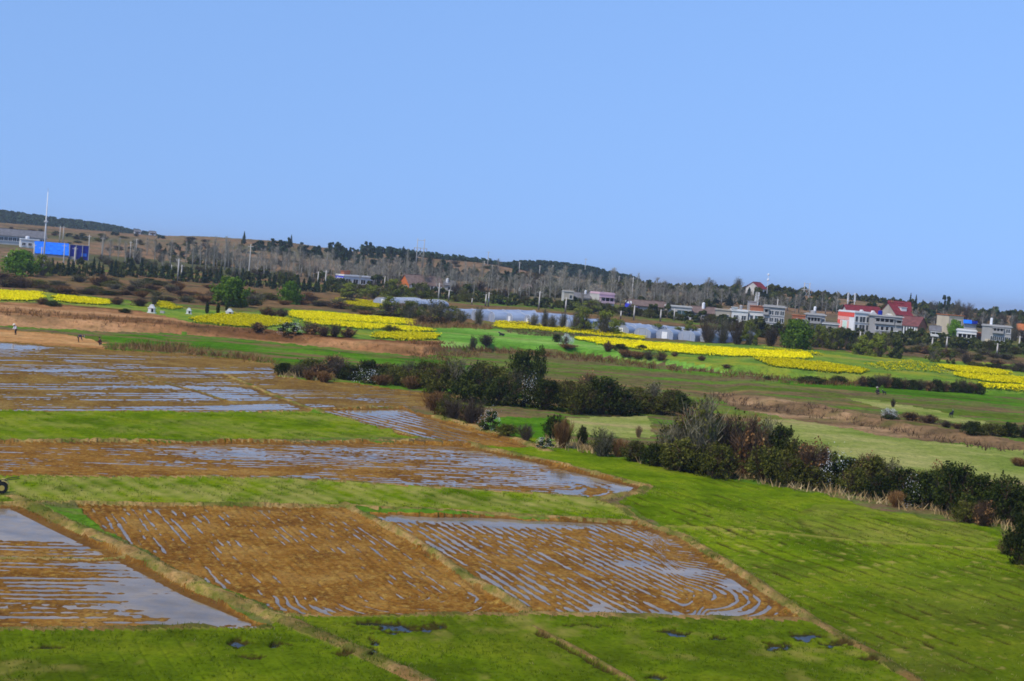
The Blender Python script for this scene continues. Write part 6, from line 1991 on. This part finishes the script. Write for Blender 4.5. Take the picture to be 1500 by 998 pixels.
def tunnel_row(x0, y0, x1, y1, span, depth, hgt, where, slant, seed):
    """tunnels side by side along a line of ground pixels, their arched near ends facing the fields"""
    a, b = at(x0, y0), at(x1, y1)
    d = Vector((b.x - a.x, b.y - a.y, 0))
    n = max(int(round(d.length / span)), 1)
    w = d.length / n
    u = d.normalized()
    ax = math.atan2(u.y, u.x) + math.pi / 2 - slant
    for i in range(n):
        q = a.lerp(b, (i + 1) / n)
        f = Vector((math.cos(ax), math.sin(ax), 0)) * depth
        rise = (gz(q.x + f.x, q.y + f.y) - gz(q.x, q.y)) / depth
        lb = f"{ORD[i]} plastic tunnel from left {where}" if n > 1 else f"single plastic tunnel {where}"
        r = random.Random(seed * 31 + i)
        polytunnel((q.x, q.y, min(gz(q.x, q.y), q.z)), ax, depth * r.uniform(0.92, 1.0), w * math.cos(slant) * 0.985, hgt * r.uniform(0.93, 1.06), max(rise, 0), lb, seed * 31 + i)


tunnel_row(540, 445, 612, 452, 6.5, 16, 2.5, "behind the yellow-green willows", 0.25, 1)
tunnel_row(624, 462, 860, 484, 5.2, 26, 2.6, "in the long row behind the bare saplings", 0.6, 2)
tunnel_row(888, 487, 1050, 503, 5.2, 28, 2.5, "in the row past the olive willow", 0.6, 4)

# ------------------------------------------------------------------ tombs in the fields
TOMBW = wall_mat("whitewashed_stone", (0.72, 0.72, 0.70), 0.35, 0.8)
def tomb(px, py, w, h, label, slab=False):
    p = at(px, py)
    m = mpp(p.y)
    W, H = w * m, h * m
    root = empty("tomb", (p.x, p.y, p.z - 0.15), -0.25, label, "tomb", "white field tombs")
    MB().box(-W * 0.5, W * 0.5, 0, W * 0.4, 0, H * 0.18).build("base", TOMBW, root)
    if slab:
        MB().box(-W * 0.35, W * 0.35, 0.05, W * 0.3, H * 0.182, H * 0.9).build("slab", GREY, root)
        return
    fr = MB().poly([(-W * .38, 0, H * .182), (W * .38, 0, H * .182), (W * .38, 0, H * .62), (W * .1, 0, H), (-W * .1, 0, H), (-W * .38, 0, H * .62)] + [(-W * .38, W * .3, H * .182), (W * .38, W * .3, H * .182), (W * .38, W * .3, H * .62), (W * .1, W * .3, H), (-W * .1, W * .3, H), (-W * .38, W * .3, H * .62)],
                  [(0, 1, 2, 3, 4, 5), (11, 10, 9, 8, 7, 6), (0, 6, 7, 1), (1, 7, 8, 2), (2, 8, 9, 3), (3, 9, 10, 4), (4, 10, 11, 5), (5, 11, 6, 0)]).build("gable_wall", TOMBW, root)
    MB().box(W * 0.02, W * 0.30, -0.06, -0.003, H * 0.2, H * 0.55).build("niche", DARK, fr)
    MB().box(-W * 0.46, W * 0.46, -0.12, W * 0.34, H * 0.60, H * 0.66).build("cornice", TOMBW, root)


tomb(221, 459, 13, 14, "white gabled tomb standing beside the small bare tree")
tomb(237, 459, 9, 5, "low lavender-grey grave slab between two white tombs", True)
tomb(276, 460, 9, 10, "smaller white tomb at the tiny rapeseed patch")
tomb(335, 463, 13, 12, "white tomb with dark niche behind the bright rapeseed")

# ------------------------------------------------------------------ poles, masts
CONC = wall_mat("pole_concrete", (0.50, 0.47, 0.42), 0.3, 0.8)
PORC = plain("porcelain", (0.35, 0.16, 0.10), 0.3)
_pole_cache = {}


def pole_parts():
    if not _pole_cache:
        _pole_cache["shaft"] = MB().tube([(0, 0, -0.3), (0, 0, 4), (0, 0, 9)], [0.22, 0.19, 0.13], 10).mesh("shaft", CONC, True)
        _pole_cache["arm"] = MB().box(-0.85, 0.85, -0.06, 0.06, 8.3, 8.42).mesh("crossarm", STEEL)
        ins = MB()
        _pole_cache["ins"] = [MB().tube([(x, 0, 8.425), (x, 0, 8.5), (x, 0, 8.62)], [0.05, 0.09, 0.04], 8).mesh("insulator", PORC) for x in (-0.75, 0, 0.75)]
    return _pole_cache


def pole(px, y0, y1, label, width=1.0, arm=True):
    """a concrete pole from its foot at (px, y1) up to photo row y0"""
    p = at(px, y1)
    c = pole_parts()
    o = empty("utility_pole", p, random.Random(px).uniform(-0.4, 0.4), label, "utility pole", "concrete utility poles")
    s = (y1 - y0) * mpp(p.y) / 9.0
    o.scale = (width * 1.15, width * 1.15, s)
    obj("shaft", c["shaft"], o)
    if arm:
        a = obj("crossarm", c["arm"], o)
        for me in c["ins"]:
            obj("insulator", me, a)


POLES = [
    (8, 374, 398, "short pole at the frame edge below the factory"), (49, 358, 384, "pole at the bright blue shed's corner"), (60, 362, 386, "shorter pole before the bright blue shed"),
    (87, 331, 356, "taller one of the twin poles above the bright blue shed"), (92, 331, 356, "second of the twin poles above the bright blue shed"), (92, 358, 401, "tall thin pole before the blue sheds' gap"),
    (108, 362, 398, "pale pole before the deep blue shed"), (129, 344, 379, "pole at the deep blue shed's far end"), (149, 347, 377, "leaning pale pole past the blue sheds"), (190, 353, 382, "pole on the bare slope, thinner"), (199, 349, 373, "pole on the bare slope, paler"),
    (260, 379, 412, "taller pole of the transformer pair"), (265, 388, 412, "shorter pole of the transformer pair"), (364, 358, 409, "tall pale pole behind the broad green tree"), (250, 388, 409, "dim pole next to the transformer pair"),
    (465, 398, 419, "stout pole beyond the lime-green tree"), (476, 396, 423, "second stout pole beyond the lime-green tree"), (563, 404, 421, "pole between white house and orange gable"),
    (642, 414, 441, "stout pole before the grey annex"), (657, 424, 441, "shorter pole before the grey annex"), (711, 431, 449, "pole behind the greenhouse, left of the pair"), (715, 428, 449, "pole behind the greenhouse, right of the pair"), (691, 437, 447, "short thin pole behind the greenhouse"),
    (789, 427, 454, "lone stout pole behind the greenhouse middle"), (828, 436, 458, "pole before the tall beige block house"), (909, 455, 467, "little pole at the greenhouse gap"), (928, 448, 470, "pole before the blue-banded wall"), (967, 454, 472, "pole before the brown-roofed row"), (987, 452, 470, "thin pole before the glass-fronted house"),
    (714, 368, 392, "skyline pole, first after the twin-pole pylon"), (709, 382, 392, "low skyline pole beside the first one"), (760, 384, 402, "skyline pole before the wooded hump"), (790, 388, 404, "skyline pole on the wooded hump's crest"), (809, 388, 404, "skyline pole just past the hump's crest"), (856, 378, 408, "tallest skyline pole at the hump's end"), (906, 404, 418, "faint skyline pole past the hump"), (925, 407, 442, "tall pole above the blue-banded wall"),
    (1138, 438, 458, "pole above the grey storeyed house"), (1259, 486, 504, "pole in front of the white two-storey front"), (1386, 493, 512, "pole in front of the cream house"), (1460, 503, 521, "pole before the last grey house"), (1492, 492, 516, "stout pole at the frame edge by the village"), (1365, 494, 510, "short pole by the small grey hut"),
]
for px, y0, y1, lb in POLES:
    pole(px, y0, y1, lb, 0.8 if "thin" in lb or "dim" in lb or "faint" in lb else 1.0)


def hframe(px, w, y0, y1, label):
    p = at(px, y1)
    m = mpp(p.y)
    H, W = (y1 - y0) * m, w * m
    o = empty("pylon", p, 0.1, label, "pylon", "twin-pole pylons")
    for s in (-1, 1):
        MB().tube([(s * W / 2, 0, -0.3), (s * W / 2, 0, H * 0.5), (s * W / 2, 0, H)], [0.26, 0.22, 0.16], 9).build("pole", CONC, o, True)
    MB().box(-W * 1.0, W * 1.0, -0.12, 0.12, H * 0.66, H * 0.66 + 0.3).build("crossarm", STEEL, o)
    MB().box(-W * 0.62, W * 0.62, -0.1, 0.1, H * 0.93, H * 0.93 + 0.22).build("top_arm", STEEL, o)
    MB().tube([(-W / 2, 0, H * 0.66), (W / 2, 0, H * 0.3)], [0.08, 0.08], 6).tube([(W / 2, 0.15, H * 0.66), (-W / 2, 0.15, H * 0.3)], [0.08, 0.08], 6).build("brace", STEEL, o)
    for x in (-W * 0.9, 0, W * 0.9):
        MB().tube([(x, 0, H * 0.66 - 0.02), (x, 0, H * 0.66 - 1.2)], [0.13, 0.13], 6).build("insulator", PORC, o)


hframe(614, 10, 350, 392, "twin-pole pylon with crossarms on the skyline behind the orange gable")
hframe(1180, 8, 414, 446, "twin-pole pylon rising over the village skyline")
# the tall radio mast and the phone masts
WPAINT = plain("mast_paint", (0.72, 0.72, 0.72), 0.5)


def mast(px, y0, y1, label, head, r=0.25):
    p = at(px, y1)
    m = mpp(p.y)
    H = (y1 - y0) * m
    o = empty("mast", p, 0, label, "mast", "masts")
    MB().tube([(0, 0, -0.5), (0, 0, H * 0.6), (0, 0, H)], [r, r * 0.75, r * 0.35], 10).build("shaft", WPAINT, o, True)
    if head == "panels":
        for k in range(3):
            a = k * 2.094
            MB().box(-0.14, 0.14, 0.22, 0.34, H * 0.62, H * 1.0).build("antenna", SIGNWHITE, o).rotation_euler = (0, 0, a)
    elif head == "ball":
        for z in (0.80, 0.97):
            MB().tube([(0, 0, H * z - 0.5), (0, 0, H * z - 0.3), (0, 0, H * z + 0.3), (0, 0, H * z + 0.5)], [0.15, 0.45, 0.45, 0.15], 12).build("antenna", SIGNWHITE, o)
    else:
        MB().tube([(0, 0, H * 0.995), (0, 0, H * 1.05)], [0.07, 0.03], 6).build("aerial", STEEL, o)
        MB().box(-0.5, 0.5, -0.5, 0.5, H * 0.62, H * 0.64).build("platform", STEEL, o)


mast(63, 281, 398, "very tall slim white mast behind the blue shed", "aerial", 0.3)
mast(1240, 428, 462, "white panel phone mast, first of two over the red roofs", "panels", 0.2)
mast(1250, 429, 462, "white panel phone mast, second of two over the red roofs", "panels", 0.2)
mast(1122, 401, 446, "faint white mast with round heads beside the hilltop villa", "ball", 0.15)

# ------------------------------------------------------------------ people and animals
def skin_body(name, joints, bones, mat, parent, root=0, sub=1):
    """one continuous body: joints {name: (x, y, z, radius)}, grown over the bones"""
    names = list(joints)
    me = bpy.data.meshes.new(name)
    me.from_pydata([joints[n][:3] for n in names], [(names.index(a), names.index(b)) for a, b in bones], [])
    o = bpy.data.objects.new(name, me)
    link(o, parent)
    sk = o.modifiers.new("skin", 'SKIN')
    for i, n in enumerate(names):
        r = joints[n][3]
        me.skin_vertices[0].data[i].radius = (r, r)
        me.skin_vertices[0].data[i].use_root = (i == root)
    sb = o.modifiers.new("smooth", 'SUBSURF')
    sb.levels = sb.render_levels = sub
    me.materials.append(mat)
    return o


SKIN = plain("skin", (0.36, 0.20, 0.13), 0.6)
C_WHITE = plain("white_shirt_cloth", (0.75, 0.75, 0.78))
C_BLACK = plain("black_cloth", (0.012, 0.012, 0.018))
C_NAVY = plain("navy_cloth", (0.02, 0.018, 0.06))
C_DRED = plain("dark_red_cloth", (0.10, 0.025, 0.015))
C_HAT = plain("pale_hat_straw", (0.62, 0.58, 0.48))
HAIR = plain("dark_hair", (0.012, 0.010, 0.009))
HIDE = plain("black_hide", (0.010, 0.009, 0.009), 0.7)
HIDEW = plain("pale_muzzle", (0.35, 0.31, 0.27))


def person(px, py, label, pose, face, top, legs, hat):
    p = at(px, py)
    o = empty("person", (p.x, p.y, gz(p.x, p.y) + 0.02), face, label, "person")
    o.scale = (1.08, 1.08, 1.08)
    # the pose in the figure's own frame: +y is where it faces
    if pose == "stoop":
        hip, chest, head = (0, 0, 0.86), (0, 0.18, 1.22), (0, 0.33, 1.47)
        knee, foot, hand = (0.13, 0.07, 0.46), (0.16, -0.02, 0.07), (0.20, 0.42, 0.80)
    elif pose == "bend":
        hip, chest, head = (0, -0.12, 0.84), (0, 0.30, 1.00), (0, 0.58, 0.94)
        knee, foot, hand = (0.13, -0.02, 0.45), (0.17, -0.02, 0.07), (0.15, 0.50, 0.35)
    else:
        hip, chest, head = (0, -0.12, 0.34), (0, 0.10, 0.74), (0, 0.20, 1.02)
        knee, foot, hand = (0.20, 0.26, 0.48), (0.17, 0.02, 0.07), (0.16, 0.48, 0.42)
    V = lambda a, b, t: tuple(a[i] + (b[i] - a[i]) * t for i in range(3))
    J = {"hip": hip + (0.165,), "waist": V(hip, chest, 0.45) + (0.145,), "chest": chest + (0.17,), "neck": V(chest, head, 0.55) + (0.065,),
         "head": head + (0.105,), "crown": V(chest, head, 1.38) + (0.085,)}
    B = [("hip", "waist"), ("waist", "chest"), ("chest", "neck"), ("neck", "head"), ("head", "crown")]
    JL = {"hip": (hip[0], hip[1] + 0.01, hip[2] + 0.05, 0.13)}
    BL = []
    for s in (-1, 1):
        k = "l" if s < 0 else "r"
        sh = (s * 0.19, chest[1] - 0.01, chest[2] + 0.06)
        hd = (s * hand[0], hand[1], hand[2])
        el = tuple((sh[i] + hd[i]) / 2 + (s * 0.09, -0.05, -0.03)[i] for i in range(3))
        J["sh" + k], J["el" + k], J["wr" + k], J["ha" + k] = sh + (0.075,), el + (0.052,), hd + (0.038,), V(el, hd, 1.22) + (0.036,)
        B += [("chest", "sh" + k), ("sh" + k, "el" + k), ("el" + k, "wr" + k), ("wr" + k, "ha" + k)]
        th = (s * 0.105, hip[1] + 0.02, hip[2] - 0.10)
        JL["th" + k], JL["kn" + k], JL["an" + k] = th + (0.105,), (s * knee[0], knee[1], knee[2], 0.072), (s * foot[0], foot[1], foot[2] + 0.03, 0.05)
        JL["to" + k] = (s * foot[0], foot[1] + 0.17, 0.05, 0.04)
        J["hl" + k], J["kn" + k], J["an" + k], J["to" + k] = th + (0.085,), (s * knee[0], knee[1], knee[2], 0.055), (s * foot[0], foot[1], foot[2] + 0.03, 0.04), (s * foot[0], foot[1] + 0.17, 0.05, 0.032)
        B += [("hip", "hl" + k), ("hl" + k, "kn" + k), ("kn" + k, "an" + k), ("an" + k, "to" + k)]
        BL += [("hip", "th" + k), ("th" + k, "kn" + k), ("kn" + k, "an" + k), ("an" + k, "to" + k)]
    skin_body("body", J, B, SKIN, o)
    skin_body("trousers", JL, BL, legs, o)
    JS = {"hip": V(hip, chest, 0.05) + (0.205,), "waist": V(hip, chest, 0.5) + (0.19,), "chest": chest + (0.195,), "collar": V(chest, head, 0.42) + (0.10,)}
    BS = [("hip", "waist"), ("waist", "chest"), ("chest", "collar")]
    for k in "lr":
        sh, el, wr = J["sh" + k], J["el" + k], J["wr" + k]
        JS["sh" + k], JS["el" + k], JS["cu" + k] = sh[:3] + (0.095,), el[:3] + (0.07,), V(el, wr, 0.8) + (0.056,)
        BS += [("chest", "sh" + k), ("sh" + k, "el" + k), ("el" + k, "cu" + k)]
    skin_body("shirt", JS, BS, top, o)
    up = (Vector(head) - Vector(chest)).normalized()
    hv = Vector(head)
    f = Vector((0, 1, 0)) - up * up.y
    f.normalize()
    MB().tube([hv - up * 0.02 - f * 0.03, hv + up * 0.06 - f * 0.02, hv + up * 0.13 - f * 0.01, hv + up * 0.17], [0.118, 0.125, 0.105, 0.03], 10).build("hair", HAIR, o, True)
    fm = MB()
    fm.tube([hv + f * 0.09 - up * 0.01, hv + f * 0.14 - up * 0.02], [0.022, 0.012], 6)
    fm.build("nose", SKIN, o)
    for s in (-1, 1):
        e = hv + f * 0.098 + up * 0.02 + Vector((s * 0.04, 0, 0))
        MB().tube([e, e + f * 0.012], [0.014, 0.006], 6).build("eye", HAIR, o)
        a = hv + Vector((s * 0.108, 0, 0))
        MB().tube([a, a + Vector((s * 0.022, 0, 0))], [0.032, 0.02], 7).build("ear", SKIN, o)
    m0 = hv + f * 0.098 - up * 0.055
    MB().box(m0.x - 0.028, m0.x + 0.028, m0.y - 0.008, m0.y + 0.012, m0.z - 0.007, m0.z + 0.007).build("mouth", C_DRED, o)
    if hat:
        MB().tube([hv + up * 0.10, hv + up * 0.115, hv + up * 0.15, hv + up * 0.24], [0.24, 0.22, 0.13, 0.06], 14).build("hat", hat, o, True)
    return o


person(23, 491, "person in white shirt and black trousers stooping on bare soil", "stoop", 2.4, C_WHITE, C_BLACK, C_HAT)
person(115, 502, "person in navy bent double with a pale hat at the paddy edge", "bend", -1.3, C_NAVY, C_BLACK, C_HAT)
person(147, 506, "person in dark red clothes crouching by the green wheat", "squat", 1.5, C_DRED, C_BLACK, None)
person(1286, 580, "person in black with a pale hat crouching on the green terrace", "squat", 0.8, C_BLACK, C_BLACK, C_HAT)


def goat(px, py, label, face, s=1.0, lying=False):
    p = at(px, py)
    o = empty("goat", (p.x, p.y, gz(p.x, p.y)), face, label, "goat")
    o.scale = (s, s, s)
    dz = -0.30 if lying else 0.0
    J = {"pelvis": (-0.38, 0, 0.66 + dz, 0.17), "belly": (-0.05, 0, 0.62 + dz, 0.20), "chest": (0.30, 0, 0.66 + dz, 0.19), "neck": (0.50, 0, 0.84 + dz, 0.11), "poll": (0.64, 0, 0.98 + dz, 0.095), "muzzle": (0.84, 0, 0.90 + dz, 0.055), "tail": (-0.60, 0, 0.76 + dz, 0.03)}
    B = [("pelvis", "belly"), ("belly", "chest"), ("chest", "neck"), ("neck", "poll"), ("poll", "muzzle"), ("pelvis", "tail")]
    for k, y in (("l", -0.12), ("r", 0.12)):
        if lying:
            J.update({"sh" + k: (0.28, y * 1.2, 0.28, 0.085), "kn" + k: (0.50, y * 1.4, 0.12, 0.05), "ft" + k: (0.30, y * 1.5, 0.05, 0.035), "th" + k: (-0.38, y * 1.4, 0.28, 0.11), "st" + k: (-0.12, y * 1.9, 0.16, 0.06), "ho" + k: (-0.42, y * 1.9, 0.07, 0.04)})
            B += [("chest", "sh" + k), ("sh" + k, "kn" + k), ("kn" + k, "ft" + k), ("pelvis", "th" + k), ("th" + k, "st" + k), ("st" + k, "ho" + k)]
        else:
            J.update({"sh" + k: (0.28, y, 0.50, 0.085), "kn" + k: (0.30, y, 0.28, 0.045), "ft" + k: (0.29, y, 0.04, 0.035), "th" + k: (-0.34, y, 0.52, 0.10), "ho" + k: (-0.47, y, 0.27, 0.045), "hf" + k: (-0.43, y, 0.04, 0.035)})
            B += [("chest", "sh" + k), ("sh" + k, "kn" + k), ("kn" + k, "ft" + k), ("pelvis", "th" + k), ("th" + k, "ho" + k), ("ho" + k, "hf" + k)]
        J["ear" + k] = (0.58, y * 1.5, 0.97 + dz, 0.025)
        B.append(("poll", "ear" + k))
    skin_body("body", J, B, HIDE, o)
    for y in (-0.05, 0.05):
        MB().tube([(0.60, y, 1.05 + dz), (0.54, y * 1.6, 1.18 + dz), (0.44, y * 2.2, 1.24 + dz)], [0.028, 0.02, 0.006], 6).build("horn", GREY, o)
    MB().tube([(0.80, 0, 0.90 + dz), (0.90, 0, 0.87 + dz)], [0.062, 0.045], 8).build("muzzle", HIDEW, o)


goat(735, 493, "black goat lying in the jade-green wheat field", 2.6, 1.15, True)
goat(1393, 612, "black goat standing on the meadow by the pale track", 0.9, 0.95)
goat(1295, 579, "small dark goat beside the crouching person in black", 2.2, 0.7)

# a hand tractor half out of the frame on the green strip
TYRE = plain("tyre_rubber", (0.012, 0.012, 0.012), 0.8)
TRED = plain("faded_red_paint", (0.30, 0.10, 0.07), 0.5)
TYEL = plain("mud_yellow_paint", (0.45, 0.33, 0.08), 0.6)
p = at(-2, 724)
o = empty("hand_tractor", (p.x, p.y, p.z + 0.08), 0.35, "dark hand tractor with yellowish wheel guard, cut by the frame edge", "hand tractor")
for y in (-0.42, 0.42):
    w_ = MB()
    w_.tube([(0.15, y - 0.09, 0.36), (0.15, y - 0.07, 0.36), (0.15, y + 0.07, 0.36), (0.15, y + 0.09, 0.36)], [0.30, 0.36, 0.36, 0.30], 20)
    wh = w_.build("wheel", TYRE, o)
    MB().tube([(0.15, y - 0.10, 0.36), (0.15, y + 0.10, 0.36)], [0.17, 0.17], 14).build("rim", TYEL, wh)
g = MB()
for k in range(9):
    a0, a1 = -0.5 + k * 0.24, -0.5 + (k + 1) * 0.24
    c = lambda a, r: (0.15 + r * math.cos(a), 0.36 + r * math.sin(a))
    (xa, za), (xb, zb) = c(a0, 0.42), c(a1, 0.42)
    (xc, zc), (xd, zd) = c(a0, 0.45), c(a1, 0.45)
    for y0, y1 in ((-0.54, -0.30), (0.30, 0.54)):
        g.poly([(xa, y0, za), (xb, y0, zb), (xb, y1, zb), (xa, y1, za), (xc, y0, zc), (xd, y0, zd), (xd, y1, zd), (xc, y1, zc)], [(0, 1, 2, 3), (4, 7, 6, 5), (0, 4, 5, 1), (1, 5, 6, 2), (2, 6, 7, 3), (3, 7, 4, 0)])
g.build("wheel_guard", TYEL, o)
MB().box(-0.75, 0.05, -0.20, 0.20, 0.38, 0.78).box(-0.80, -0.30, -0.17, 0.17, 0.782, 0.92).build("engine", C_BLACK, o)
MB().box(-0.62, -0.15, -0.26, -0.203, 0.45, 0.70).build("flywheel_cover", TRED, o)
for y in (-0.28, 0.28):
    MB().tube([(0.0, y * 0.5, 0.6), (0.5, y, 0.85), (1.15, y * 1.1, 0.95)], [0.03, 0.025, 0.025], 8).build("handlebar", C_BLACK, o)
MB().tube([(-0.35, 0.1, 0.922), (-0.35, 0.1, 1.15)], [0.035, 0.03], 8).build("exhaust_pipe", C_BLACK, o)

# ------------------------------------------------------------------ the air itself: thin even haze over the whole valley
M_haze = bpy.data.materials.new("valley_haze")
M_haze.use_nodes = True
_nt = M_haze.node_tree
_nt.nodes.remove(_nt.nodes["Principled BSDF"])
_pv = _nt.nodes.new("ShaderNodeVolumePrincipled")
_pv.inputs["Color"].default_value = (0.80, 0.88, 1.0, 1)
_pv.inputs["Density"].default_value = 0.00013
_pv.inputs["Anisotropy"].default_value = 0.2
_nt.links.new(_pv.outputs[0], _nt.nodes["Material Output"].inputs["Volume"])
hz = MB().box(-14200, 14200, -9200, 14200, -4.0, 72.0).build("haze", M_haze)
tag(hz, kind="stuff")
